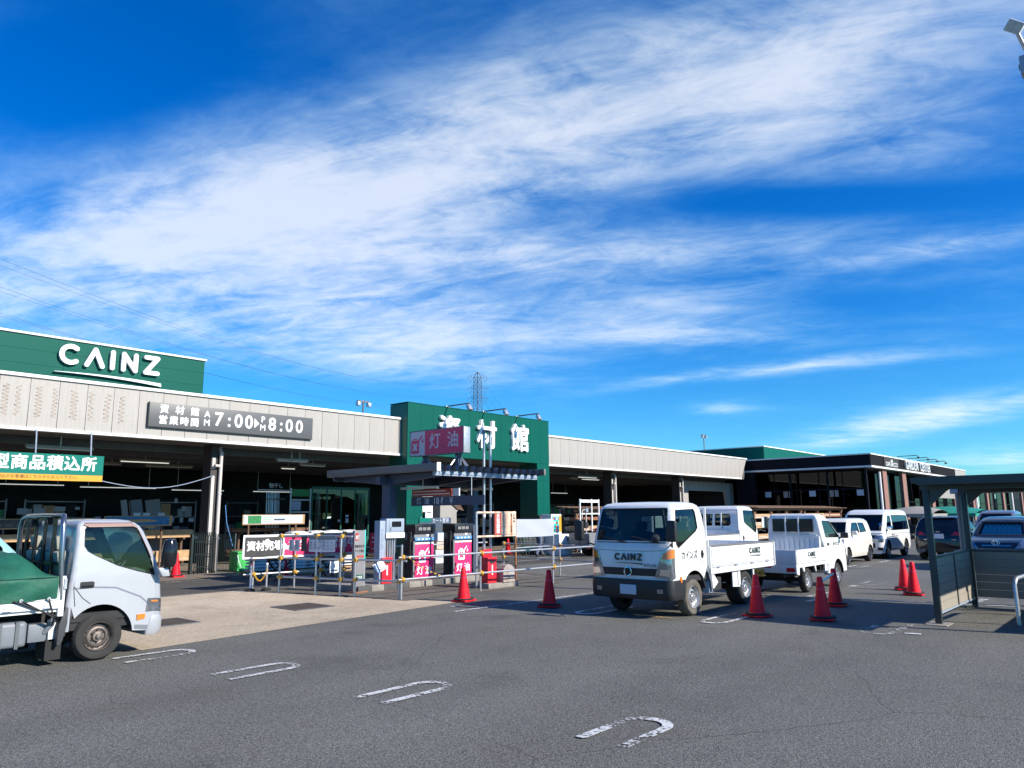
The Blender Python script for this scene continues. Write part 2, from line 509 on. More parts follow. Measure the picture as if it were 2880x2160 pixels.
def ground_mat(name, base, fine, fscale, patch, pscale, stain=None, rough=0.85, bump=0.5, wear=False):
    m = bpy.data.materials.new(name); m.use_nodes = True
    t = m.node_tree; p = t.nodes['Principled BSDF']; L = t.links.new
    c = t.nodes.new('ShaderNodeTexCoord')
    def nz(sc, det, ro=0.6):
        n = t.nodes.new('ShaderNodeTexNoise'); n.inputs['Scale'].default_value = sc; n.inputs['Detail'].default_value = det
        n.inputs['Roughness'].default_value = ro; L(c.outputs['Object'], n.inputs['Vector']); return n.outputs[0]
    def mr(s, a, b, lo, hi):
        n = t.nodes.new('ShaderNodeMapRange'); n.inputs[1].default_value = a; n.inputs[2].default_value = b
        n.inputs[3].default_value = lo; n.inputs[4].default_value = hi; L(s, n.inputs[0]); return n.outputs[0]
    def mul(a, b):
        n = t.nodes.new('ShaderNodeMath'); n.operation = 'MULTIPLY'; L(a, n.inputs[0]); L(b, n.inputs[1]); return n.outputs[0]
    v = t.nodes.new('ShaderNodeTexVoronoi'); v.inputs['Scale'].default_value = fscale; L(c.outputs['Object'], v.inputs['Vector'])
    sepc = t.nodes.new('ShaderNodeSeparateColor'); L(v.outputs['Color'], sepc.inputs[0])
    g = mul(mr(sepc.outputs[0], 0, 1, 1 - fine, 1 + fine), mr(nz(fscale * 0.35, 3), 0.3, 0.7, 1 - fine * 0.7, 1 + fine * 0.7))
    g = mul(g, mr(nz(pscale, 6, 0.65), 0.3, 0.7, 1 - patch, 1 + patch))
    g = mul(g, mr(nz(pscale * 0.13, 3), 0.35, 0.65, 1 - patch * 0.7, 1 + patch * 0.5))
    mixv = t.nodes.new('ShaderNodeMixRGB'); mixv.blend_type = 'MULTIPLY'; mixv.inputs[0].default_value = 1
    mixv.inputs[1].default_value = (*base, 1)
    cc = t.nodes.new('ShaderNodeCombineColor'); L(g, cc.inputs[0]); L(g, cc.inputs[1]); L(g, cc.inputs[2]); L(cc.outputs[0], mixv.inputs[2])
    res = mixv.outputs[0]
    if stain:
        st = t.nodes.new('ShaderNodeMixRGB'); st.blend_type = 'MULTIPLY'; st.inputs[2].default_value = (*stain, 1)
        L(mr(nz(pscale * 0.5, 7, 0.7), 0.52, 0.66, 0, 0.8), st.inputs[0]); L(res, st.inputs[1]); res = st.outputs[0]
    if wear:
        # worn wheel lanes along x, repair seams and hairline cracks, oil drips
        mp = t.nodes.new('ShaderNodeMapping'); mp.inputs['Scale'].default_value = (0.05, 0.55, 1); L(c.outputs['Object'], mp.inputs[0])
        n = t.nodes.new('ShaderNodeTexNoise'); n.inputs['Scale'].default_value = 1.0; n.inputs['Detail'].default_value = 4; L(mp.outputs[0], n.inputs['Vector'])
        lane = mr(n.outputs[0], 0.38, 0.62, 0.92, 1.08)
        dn = t.nodes.new('ShaderNodeTexNoise'); dn.inputs['Scale'].default_value = 0.9; dn.inputs['Detail'].default_value = 6; L(c.outputs['Object'], dn.inputs['Vector'])
        vm = t.nodes.new('ShaderNodeMixRGB'); vm.inputs[0].default_value = 0.30; L(c.outputs['Object'], vm.inputs[1]); L(dn.outputs['Color'], vm.inputs[2])
        cv = t.nodes.new('ShaderNodeTexVoronoi'); cv.feature = 'DISTANCE_TO_EDGE'; cv.inputs['Scale'].default_value = 0.30; L(vm.outputs[0], cv.inputs['Vector'])
        crack = mr(cv.outputs['Distance'], 0.0, 0.0022, 0.55, 1.0)
        keep = mr(nz(0.35, 2), 0.50, 0.56, 0, 1)
        cm = t.nodes.new('ShaderNodeMath'); cm.operation = 'MAXIMUM'; L(crack, cm.inputs[0]); L(keep, cm.inputs[1])
        oil = mr(nz(0.55, 3, 0.5), 0.60, 0.70, 1.0, 0.78)
        g2 = mul(mul(lane, cm.outputs[0]), oil)
        ccw = t.nodes.new('ShaderNodeCombineColor'); L(g2, ccw.inputs[0]); L(g2, ccw.inputs[1]); L(g2, ccw.inputs[2])
        mw = t.nodes.new('ShaderNodeMixRGB'); mw.blend_type = 'MULTIPLY'; mw.inputs[0].default_value = 1; L(res, mw.inputs[1]); L(ccw.outputs[0], mw.inputs[2]); res = mw.outputs[0]
    L(res, p.inputs['Base Color'])
    p.inputs['Roughness'].default_value = rough; p.inputs['Specular IOR Level'].default_value = 0.3
    b = t.nodes.new('ShaderNodeBump'); b.inputs['Strength'].default_value = bump; b.inputs['Distance'].default_value = 0.012
    L(v.outputs['Distance'], b.inputs['Height']); L(b.outputs[0], p.inputs['Normal'])
    MATS[name] = m
ground_mat('asphalt', (0.143, 0.140, 0.125), 0.50, 105, 0.12, 0.8, stain=(0.80, 0.78, 0.74), wear=True)
ground_mat('asphalt_dark', (0.085, 0.080, 0.071), 0.4, 60, 0.18, 1.0)
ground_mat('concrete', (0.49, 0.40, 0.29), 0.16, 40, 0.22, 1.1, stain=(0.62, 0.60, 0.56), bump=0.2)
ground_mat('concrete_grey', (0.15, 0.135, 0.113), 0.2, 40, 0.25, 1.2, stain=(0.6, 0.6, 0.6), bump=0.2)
def worn_paint(name, rgb, wear):
    m = bpy.data.materials.new(name); m.use_nodes = True
    t = m.node_tree; p = t.nodes['Principled BSDF']; L = t.links.new
    p.inputs['Base Color'].default_value = (*rgb, 1); p.inputs['Roughness'].default_value = 0.6
    c = t.nodes.new('ShaderNodeTexCoord')
    n = t.nodes.new('ShaderNodeTexNoise'); n.inputs['Scale'].default_value = 26; n.inputs['Detail'].default_value = 5; n.inputs['Roughness'].default_value = 0.75
    n2 = t.nodes.new('ShaderNodeTexNoise'); n2.inputs['Scale'].default_value = 2.2; n2.inputs['Detail'].default_value = 2
    L(c.outputs['Object'], n.inputs['Vector']); L(c.outputs['Object'], n2.inputs['Vector'])
    a = t.nodes.new('ShaderNodeMath'); a.operation = 'MULTIPLY_ADD'; a.inputs[1].default_value = 0.6
    L(n2.outputs[0], a.inputs[0]); L(n.outputs[0], a.inputs[2])
    r = t.nodes.new('ShaderNodeMapRange'); r.inputs[1].default_value = wear; r.inputs[2].default_value = wear + 0.07
    L(a.outputs[0], r.inputs[0]); L(r.outputs[0], p.inputs['Alpha'])
    MATS[name] = m
worn_paint('road_white', (0.62, 0.62, 0.60), 0.74)
worn_paint('road_white_old', (0.50, 0.50, 0.49), 0.82)
worn_paint('road_yellow', (0.50, 0.34, 0.12), 0.86)

# ------------------------------------------------------------------ ground
def sheet(name, pts, z, m, kind='structure'):
    return MB().poly([(x, y, z) for x, y in pts]).build(name, m, kind=kind)
sheet('parking_lot', [(-300, -300), (900, -300), (900, 900), (-300, 900)], 0.0, 'asphalt')
sheet('concrete_pad', [(4.72, 10.95), (11.55, 11.58), (11.25, 12.3), (10.5, 14.6), (9.9, 17.75), (4.3, 17.75)], 0.004, 'concrete')
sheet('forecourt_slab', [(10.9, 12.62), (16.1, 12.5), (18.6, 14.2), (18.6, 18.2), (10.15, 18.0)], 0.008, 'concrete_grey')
sheet('drive_lane', [(-20, 18.1), (52, 18.1), (52, 21.9), (-20, 21.9)], 0.004, 'asphalt_dark')
sheet('store_pavement', [(-20, 22.0), (53.3, 22.0), (53.3, 36.5), (-20, 36.5)], 0.010, 'store_floor')
def strip(name, pts, w, m='road_white', z=0.013):
    mb = MB()
    for (x0, y0), (x1, y1) in zip(pts[:-1], pts[1:]):
        d = Vector((x1 - x0, y1 - y0)).normalized() * (w / 2); nx, ny = -d.y, d.x
        mb.quad((x0 + nx, y0 + ny, z), (x1 + nx, y1 + ny, z), (x1 - nx, y1 - ny, z), (x0 - nx, y0 - ny, z))
    return mb.build(name, m, kind='structure')
def umark(x0, x1, yc, m='road_white', half=0.2, w=0.095, rev=False):
    pts = [(x0, yc + half)]
    xe = x1 - half if not rev else x1 + half
    sg = -1 if rev else 1
    for i in range(13):
        t = math.pi / 2 - math.pi * i / 12
        pts.append((xe + sg * half * math.cos(t), yc + half * math.sin(t)))
    pts.append((x0, yc - half))
    n = len(pts); L_ = []; R_ = []
    for i, p in enumerate(pts):
        a = Vector(pts[max(i - 1, 0)]); b = Vector(pts[min(i + 1, n - 1)]); d = (b - a).normalized()
        L_.append((p[0] - d.y * w / 2, p[1] + d.x * w / 2, 0.013)); R_.append((p[0] + d.y * w / 2, p[1] - d.x * w / 2, 0.013))
    mb = MB()
    for i in range(n - 1): mb.quad(L_[i], L_[i + 1], R_[i + 1], R_[i])
    return mb.build('bay_marking', m, kind='structure')
umark(4.18, 5.12, 10.36)
umark(4.52, 5.47, 8.40)
umark(4.90, 5.90, 6.20)
umark(5.22, 6.08, 3.66)
umark(12.9, 11.45, 8.38, rev=True)
umark(13.2, 11.80, 6.03, rev=True)
umark(13.56, 12.25, 3.60, 'road_white_old', rev=True)
umark(21.3, 20.3, 6.0, 'road_white_old', rev=True)
umark(27.2, 26.3, 8.15, rev=True)
for pts, w, m in (([(10.25, 10.45), (16.5, 10.25)], 0.10, 'road_white'), ([(16.45, 7.4), (17.25, 2.4)], 0.10, 'road_white'), ([(16.6, 6.2), (17.75, 6.1)], 0.10, 'road_white'),
                  ([(15.8, 5.85), (16.5, 5.80)], 0.12, 'road_white'), ([(19.5, 6.15), (19.8, 6.12)], 0.18, 'road_white'), ([(17.6, 3.2), (18.3, 3.15)], 0.16, 'road_white'),
                  ([(12.56, 3.25), (12.62, 3.04)], 0.12, 'road_white'), ([(29.4, 8.2), (30.4, 8.15)], 0.16, 'road_white'), ([(17.4, 15.5), (18.6, 13.1)], 0.09, 'road_white'),
                  ([(9.8, 21.55), (13.2, 21.45)], 0.09, 'road_white'), ([(13.6, 21.4), (52, 21.5)], 0.10, 'road_white'), ([(11.33, 23.2), (11.3, 22.2)], 0.09, 'road_yellow'),
                  ([(11.9, 7.55), (11.9, 6.7)], 0.16, 'road_yellow'), ([(21.0, 6.9), (21.05, 6.5)], 0.12, 'road_yellow'), ([(18.0, 7.15), (18.5, 7.0)], 0.1, 'road_yellow'),
                  ([(20.2, 19.6), (26.0, 19.4)], 0.12, 'road_white'), ([(24, 20.3), (30, 20.2)], 0.12, 'road_white'), ([(10.75, 11.05), (10.95, 11.03)], 0.14, 'road_white')):
    strip('lane_marking', pts, w, m)
def grate(x0, x1, y0, y1, label):
    t = empty('drain_grate', ((x0 + x1) / 2, (y0 + y1) / 2, 0), label, 'drain', 'drain grates in the concrete pad')
    hx, hy = (x1 - x0) / 2, (y1 - y0) / 2
    mb = MB().box(-hx, hx, -hy, -hy + .04, .006, .018).box(-hx, hx, hy - .04, hy, .006, .018).box(-hx, -hx + .04, -hy + .04, hy - .04, .006, .018).box(hx - .04, hx, -hy + .04, hy - .04, .006, .018)
    mb.build('frame', 'steel_dark', t)
    MB().poly([(-hx, -hy, .0075), (hx, -hy, .0075), (hx, hy, .0075), (-hx, hy, .0075)]).build('pit', 'ink', t)
    n = 13; me = MB().box(-hx + .04, hx - .04, -.012, .012, .006, .016).mesh('bar', 'grate_iron')
    for i in range(n): link_mesh('bar', me, t, (0, -hy + .06 + i * (2 * hy - .12) / (n - 1), 0))
grate(8.48, 9.38, 13.0, 13.95, 'dark iron drain grate in the concrete between truck and rails')
grate(5.7, 6.55, 12.95, 13.85, 'dark iron drain grate beside the front bumper of the silver truck')

# ------------------------------------------------------------------ main store
store = empty('store_building', (30, 23.4, 0), 'long low store with beige panel fascia, white trim and open dark loading front', 'building')
OX, OY = 30.0, 23.4
def SB(): return MB()
def sput(mb, name, m, par=None, **k):
    """part of the store, given in world coordinates"""
    o = mb.build(name, m, par or store, **k)
    o.location = (-OX, -OY, 0) if par is None else (0, 0, 0)
    return o
pw = 0.733
pme = MB().box(0.004, pw - 0.004, 0, 0.05, 4.285, 5.665).mesh('fascia_panel', 'beige_panel', bevel=0.006, seg=1)
x = 5.79 - pw * 9
while x + pw <= 19.86:
    link_mesh('fascia_panel', pme, store, (x - OX, random.uniform(0, .003), 0)); x += pw
sput(MB().box(x + .006, 19.86, 23.4, 23.45, 4.285, 5.665), 'fascia_panel', 'beige_panel')
x = 29.06
while x + pw <= 52.2:
    link_mesh('fascia_panel', pme, store, (x - OX, random.uniform(0, .003), 0)); x += pw
sput(MB().prism([(x + .006, 4.285), (52.05, 4.285), (53.0, 5.665), (x + .006, 5.665)], 23.4, 23.45, 'y'), 'fascia_panel', 'beige_panel')
for a, b in ((-2, 19.87), (29.05, 53.05)):
    sput(MB().box(a, b - (0.6 if b > 50 else 0), 23.44, 23.62, 4.24, 5.66), 'fascia_core', 'joint_dark')
    sput(MB().box(a, b, 23.34, 23.75, 5.668, 5.76), 'coping', 'white_trim', bevel=.01)
    sput(MB().box(a, b - (1.05 if b > 50 else 0), 23.36, 23.60, 4.20, 4.283), 'drip_trim', 'white_trim', bevel=.008)
sput(MB().box(-2, 53, 23.6, 36.4, 4.3, 5.6), 'roof', 'soffit')
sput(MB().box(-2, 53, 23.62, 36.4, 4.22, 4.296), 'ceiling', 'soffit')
for i, yy in enumerate((25.2, 27.4, 29.6, 31.8, 34.0)):
    sput(MB().box(-2, 53, yy, yy + .16, 3.98, 4.215), 'ceiling_beam', 'soffit')
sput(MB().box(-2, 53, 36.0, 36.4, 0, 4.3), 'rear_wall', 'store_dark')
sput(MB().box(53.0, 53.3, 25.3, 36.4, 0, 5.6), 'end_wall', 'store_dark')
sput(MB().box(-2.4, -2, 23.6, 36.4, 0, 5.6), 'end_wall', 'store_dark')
# columns with cladding and downpipes
def column(x0):
    c = empty('column', (x0 - OX, 24.08 - OY, 0), parent=store)
    MB().box(0, .30, 0, .55, 0, 4.21).build('shaft', 'pillar_brown', c)
    for z0, z1 in ((0, 1.25), (1.252, 2.2), (2.202, 3.16), (3.4, 3.78)):
        MB().box(.03, .135, -.03, -.002, z0, z1).build('cladding_strip', 'pipe_beige', c)
    MB().cyl((.30, -.09, 0), (.30, -.09, 3.95), .06, n=12).cyl((.30, -.09, 3.5), (.06, -.14, 3.5), .05, n=12).cyl((.30, -.09, 3.95), (.30, .12, 4.2), .06, n=12).build('downpipe', 'pipe_beige', c, smooth=.7)
    MB().cyl((.38, .08, 0), (.38, .08, 3.75), .035, n=10).build('downpipe', 'pipe_beige', c, smooth=.7)
    MB().box(.25, .36, -.15, -.03, 2.55, 2.58).box(.25, .36, -.15, -.03, 1.1, 1.13).build('pipe_clip', 'galv', c)
for x0 in (3.6, 12.2, 36.1, 44.0): column(x0)
# beige inner wall with wide door opening at the far end
sput(MB().prism([(46.3, 0), (46.3, 4.0), (54.0, 4.0), (54.0, 0), (53.4, 0), (52.6, 3.35), (46.9, 3.35), (46.9, 0)], 25.0, 25.2, 'y'), 'inner_wall', 'beige_panel')
for i in range(9): sput(MB().box(46.9 + i * .75, 46.915 + i * .75, 24.995, 25.0, 3.36, 4.0), 'joint', 'joint_dark')
# ceiling lamps: shells, a few tubes lit
LAMPS = []
for i in range(26):
    lx = 3.5 + (i % 13) * 2.05 + random.uniform(-.3, .3) + (0 if i % 13 < 8 else 9.0); ly = random.choice((24.7, 26.3, 28.4, 30.6)) + random.uniform(-.2, .2)
    L_ = random.choice((.7, 1.2, 1.8))
    f = empty('ceiling_lamp', (lx, ly, 3.85), group='tube lamps under the store ceiling')
    tag(f, 'x', 'lamp'); LAMPS.append(f)
    MB().prism([(-.09, 0), (.09, 0), (.05, .07), (-.05, .07)], -L_ / 2, L_ / 2, 'x').build('shell', 'lamp_shell', f)
    MB().cyl((-L_ / 2 + .03, 0, -.02), (L_ / 2 - .03, 0, -.02), .016, n=8).build('tube', 'tube_lit' if i % 4 == 0 else 'white_paint', f)
    MB().box(-.01, .01, -.01, .01, .07, .37).build('hanger', 'galv', f)
order_labels(LAMPS, 'pale tube lamp under the dark store ceiling, %s from the left')
STRIPS = []
for i, (lx, ly, lz, ln) in enumerate(((9.6, 33, 3.1, 2.2), (12.8, 33, 3.05, 3.0), (16.2, 33, 3.0, 2.4), (20, 33, 3.0, 2.2), (31.5, 31, 3.2, 1.6), (40.2, 31, 3.2, 1.8))):
    f = empty('strip_light', (lx, ly, lz), 'long lit strip light deep inside the dark store', 'lamp', 'lit strip lights deep in the store'); STRIPS.append(f)
    MB().box(-ln / 2, ln / 2, -.02, .02, -.012, .012).build('diffuser', 'tube_lit', f)
    MB().box(-ln / 2, ln / 2, -.025, .025, .0125, .04).build('housing', 'white_paint', f)
    for s in (-.4, .4): MB().box(s * ln - .008, s * ln + .008, -.008, .008, .06, 3.98 - lz).build('hanger', 'galv', f)
order_labels(STRIPS, 'long lit strip light deep inside the dark store, %s from the left')
# adhesive traces of removed lettering on the fascia
for i, x0 in enumerate((5.95, 6.25, 6.75, 7.15, 7.65, 8.1, 8.55, 8.95)):
    pts = []; z = 5.42; n = random.randint(13, 17); a = random.uniform(.06, .13)
    for j in range(n * 3):
        z = 5.42 - 0.85 * j / (n * 3); pts.append((x0 + a * math.sin(j * 1.05 + i) * random.uniform(.7, 1.1), z))
    mb = MB()
    for (xa, za), (xb, zb) in zip(pts[:-1], pts[1:]):
        w = random.uniform(.008, .018)
        mb.quad((xa, 23.397, za + w), (xb, 23.397, zb + w), (xb, 23.397, zb - w), (xa, 23.397, za - w))
    sput(mb, 'adhesive_trace', 'stain')
# green roof-top block carrying the logo
blk = empty('roof_sign_block', (6, 26, 5.6), 'green panelled roof block with white rounded lettering above the left fascia', 'sign')
for r in range(4):
    for c_ in range(7):
        x0 = 12.70 - (c_ + 1) * 2.3; 
        MB().box(x0 + .004 - 6, x0 + 2.296 - 6, 0, .05, r * .455 + .003, r * .455 + .452).build('panel', 'green_panel', blk)
MB().box(-10, 6.7, .05, 3.5, 0, 1.82).build('core', 'green_dark', blk)
MB().box(-10, 6.76, -.05, 3.55, 1.825, 1.89).build('coping', 'white_trim', blk, bevel=.008)
logo(blk, 'letter_white', (7.93 - 6, -.03, 1.03), .67, '-y', .10, gap=.17)
# opening hours board
hb = empty('opening_hours_sign', (12.65, 23.37, 4.57), 'grey board with white opening hours fixed to the beige fascia', 'sign')
MB().box(-2.92, 2.92, -.08, -.005, 0, .76).build('board', 'sign_grey', hb, bevel=.008)
MB().box(-2.94, 2.94, -.07, -.002, -.015, -.001).box(-2.94, -2.921, -.07, -.002, 0, .76).build('edge', 'ink', hb)
yy = -.083
for i, ch in enumerate('資材館'): text('character', ch, .29, 'letter_white', (-2.47 + i * .49, yy, .555), parent=hb, bold=.022)
for i, ch in enumerate('営業時間'): text('character', ch, .29, 'letter_white', (-2.49 + i * .335, yy, .215), parent=hb, bold=.022)
for ch, xx, zz in (('A', -1.08, .53), ('M', -1.08, .25), ('P', .92, .53), ('M', .92, .25)): text('character', ch, .29, 'letter_white', (xx, yy, zz), parent=hb, bold=.016)
for s, xx in (('7', -.68), (':', -.31), ('0', .02), ('0', .43 - .03), ('8', 1.28), (':', 1.63), ('0', 1.95), ('0', 2.36)): text('character', s, .62, 'letter_white', (xx, yy, .385), parent=hb, bold=.022, xs=.98)
MB().prism([(.60, .22), (.60, .55), (.78, .385)], -.088, -.081, 'y').build('arrow', 'letter_white', hb)
# hanging green loading-bay sign
gs = empty('loading_bay_sign', (6.2, 23.2, 2.84), 'green hanging sign with white characters and a yellow lower strip', 'sign')
MB().box(-3.2, 2.3, -.03, .03, .17, .73).build('board', 'green_sign', gs)
MB().box(-3.2, 2.3, -.03, .03, 0, .168).build('lower_strip', 'yellow_sign', gs)
for i, ch in enumerate('大型商品積込所'): text('character', ch, .42, 'letter_white', (1.91 - .433 * (6 - i), -.034, .455), parent=gs, bold=.03)
text('small_text', '積込のお客様はこちらからお入り下さい。', .107, 'ink_brown', (.70, -.034, .088), parent=gs, bold=.004, align='CENTER', xs=1.0)
for sx in (-2.2, -.9, .55, 1.95): MB().cyl((sx, 0, .73), (sx, .1, 1.40), .022, n=8).build('hanger', 'galv', gs)

# ------------------------------------------------------------------ green entrance portal
por = empty('entrance_portal', (24.45, 23.0, 0), 'tall green panelled entrance portal with large white characters', 'portal')
PX = 24.45
x0, x1, xi0, xi1, zt, zo = 19.85 - PX, 29.05 - PX, 20.72 - PX, 28.1 - PX, 6.36, 4.25
n = 13; w = (x1 - x0) / n
for i in range(n):
    a, b = x0 + i * w + .004, x0 + (i + 1) * w - .004
    MB().box(a, b, 0, .05, zo + .004, zt).build('panel', 'green_panel', por)
for a, b in ((x0, xi0), (xi1, x1)):
    for k in range(5):
        MB().box(a + .003, (a + b) / 2 - .003, 0, .05, k * .85 + .003, k * .85 + .847).build('panel', 'green_panel', por)
        MB().box((a + b) / 2 + .003, b - .003, 0, .05, k * .85 + .003, k * .85 + .847).build('panel', 'green_panel', por)
MB().box(x0, x1, .05, 1.1, zo, zt - .02).build('lintel', 'green_dark', por)
MB().box(x0, xi0, .05, 1.1, 0, zo - .002).build('leg', 'green_dark', por)
MB().box(xi1, x1, .05, 1.1, 0, zo - .002).build('leg', 'green_dark', por)
MB().box(x0 - .02, x1 + .02, -.015, 1.12, zt + .002, zt + .03).build('coping', 'green_panel', por)
for ch, xx in zip('資材館', (22.12, 24.43, 26.74)):
    text('character', ch, 1.32, 'letter_white', (xx - PX, -.07, 5.27), parent=por, bold=.026, depth=.14)
for i, xx in enumerate((22.08, 24.37, 26.66)):
    t = empty('sign_lamp', (xx, 23.3, 6.39), ('arm floodlight above the first character of the green portal', 'arm floodlight above the middle character of the green portal', 'arm floodlight above the last character of the green portal')[i], 'lamp', 'arm lamps on the portal top')
    MB().cyl((0, 0.25, .03), (0, -1.56, .03), .03, n=8).build('arm', 'steel_dark', t)
    MB().box(-.08, .08, -.32, .1, 0, .05).build('base', 'white_paint', t)
    M = Matrix.Translation((0, -1.62, -.14)) @ Matrix.Rotation(R(-35), 4, 'X')
    mb = MB().box(-.1, .1, -.06, .08, -.14, .12, M); mb.build('lamp_head', 'galv', t, bevel=.015)
    MB().box(-.085, .085, .081, .088, -.12, .1, M).build('lens', 'white_paint', t)
    MB().box(-.03, .03, -1.62, -1.5, -.1, .04).build('bracket', 'steel_dark', t)
# ------------------------------------------------------------------ vehicle toolkit
mat('paint_white', (0.78, 0.78, 0.76), 0.30, coat=0.5, streak=0.06)
mat('paint_cream', (0.80, 0.77, 0.68), 0.25, coat=0.6)
mat('paint_silver', (0.46, 0.47, 0.495), 0.36, 0.25, coat=0.5, var=0.04)
mat('paint_dark', (0.018, 0.02, 0.028), 0.18, 0.3, coat=0.8)
mat('paint_navy', (0.008, 0.010, 0.016), 0.18, 0.3, coat=0.8)
mat('paint_grey', (0.22, 0.22, 0.25), 0.25, 0.5, coat=0.7)
mat('paint_teal', (0.25, 0.48, 0.50), 0.3, coat=0.5)
mat('bed_white', (0.70, 0.71, 0.71), 0.42, streak=0.14)
mat('bed_grey', (0.20, 0.205, 0.22), 0.5, var=0.12)
mat('chassis', (0.025, 0.025, 0.027), 0.8, var=0.3)
mat('tyre', (0.028, 0.027, 0.026), 0.85, var=0.35, vscale=8)
mat('tyre_dusty', (0.12, 0.105, 0.085), 0.9, var=0.4, vscale=8)
mat('rim_silver', (0.60, 0.60, 0.60), 0.35, 0.7, var=0.1)
mat('rim_rusty', (0.20, 0.17, 0.15), 0.5, 0.6, var=0.45, vscale=14)
mat('alloy', (0.30, 0.31, 0.33), 0.25, 0.9)
mat('seam', (0.03, 0.03, 0.035), 0.8)
mat('seat_dark', (0.03, 0.03, 0.035), 0.8)
mat('seat_beige', (0.30, 0.29, 0.24), 0.8)
mat('amber', (0.75, 0.20, 0.02), 0.2, coat=0.8)
mat('red_lens', (0.50, 0.01, 0.015), 0.2, coat=0.8)
mat('lens', (0.30, 0.33, 0.37), 0.12, 0.75, var=0.55, vscale=16, coat=1.0)
mat('chrome', (0.75, 0.76, 0.78), 0.08, 1.0)
mat('mirror_glass', (0.55, 0.6, 0.65), 0.03, 1.0)
mat('plate_blue', (0.50, 0.56, 0.64), 0.5)
mat('plate_yellow', (0.62, 0.42, 0.08), 0.5)
mat('logo_green', (0.012, 0.035, 0.03), 0.45)
mat('badge_grey', (0.20, 0.21, 0.23), 0.4)
mat('fender_dark', (0.045, 0.048, 0.055), 0.6)
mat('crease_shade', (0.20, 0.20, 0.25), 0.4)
mat('tarp', (0.014, 0.105, 0.068), 0.62, var=0.4, vscale=3, bump=0.8, bscale=5, spec=0.3)
mat('visor', (0.34, 0.22, 0.18), 0.15, coat=0.5)
mat('sunshade', (0.90, 0.93, 0.90), 0.5)
glass_mat('glass_clear', (0.95, 0.97, 0.96), 0.02, 0.6)
mat('trunk_grey', (0.17, 0.185, 0.21), 0.5, var=0.15)
glass_mat('glass_car', (0.30, 0.38, 0.37))
glass_mat('glass_side', (0.40, 0.50, 0.47))
glass_mat('glass_tint', (0.035, 0.045, 0.05))

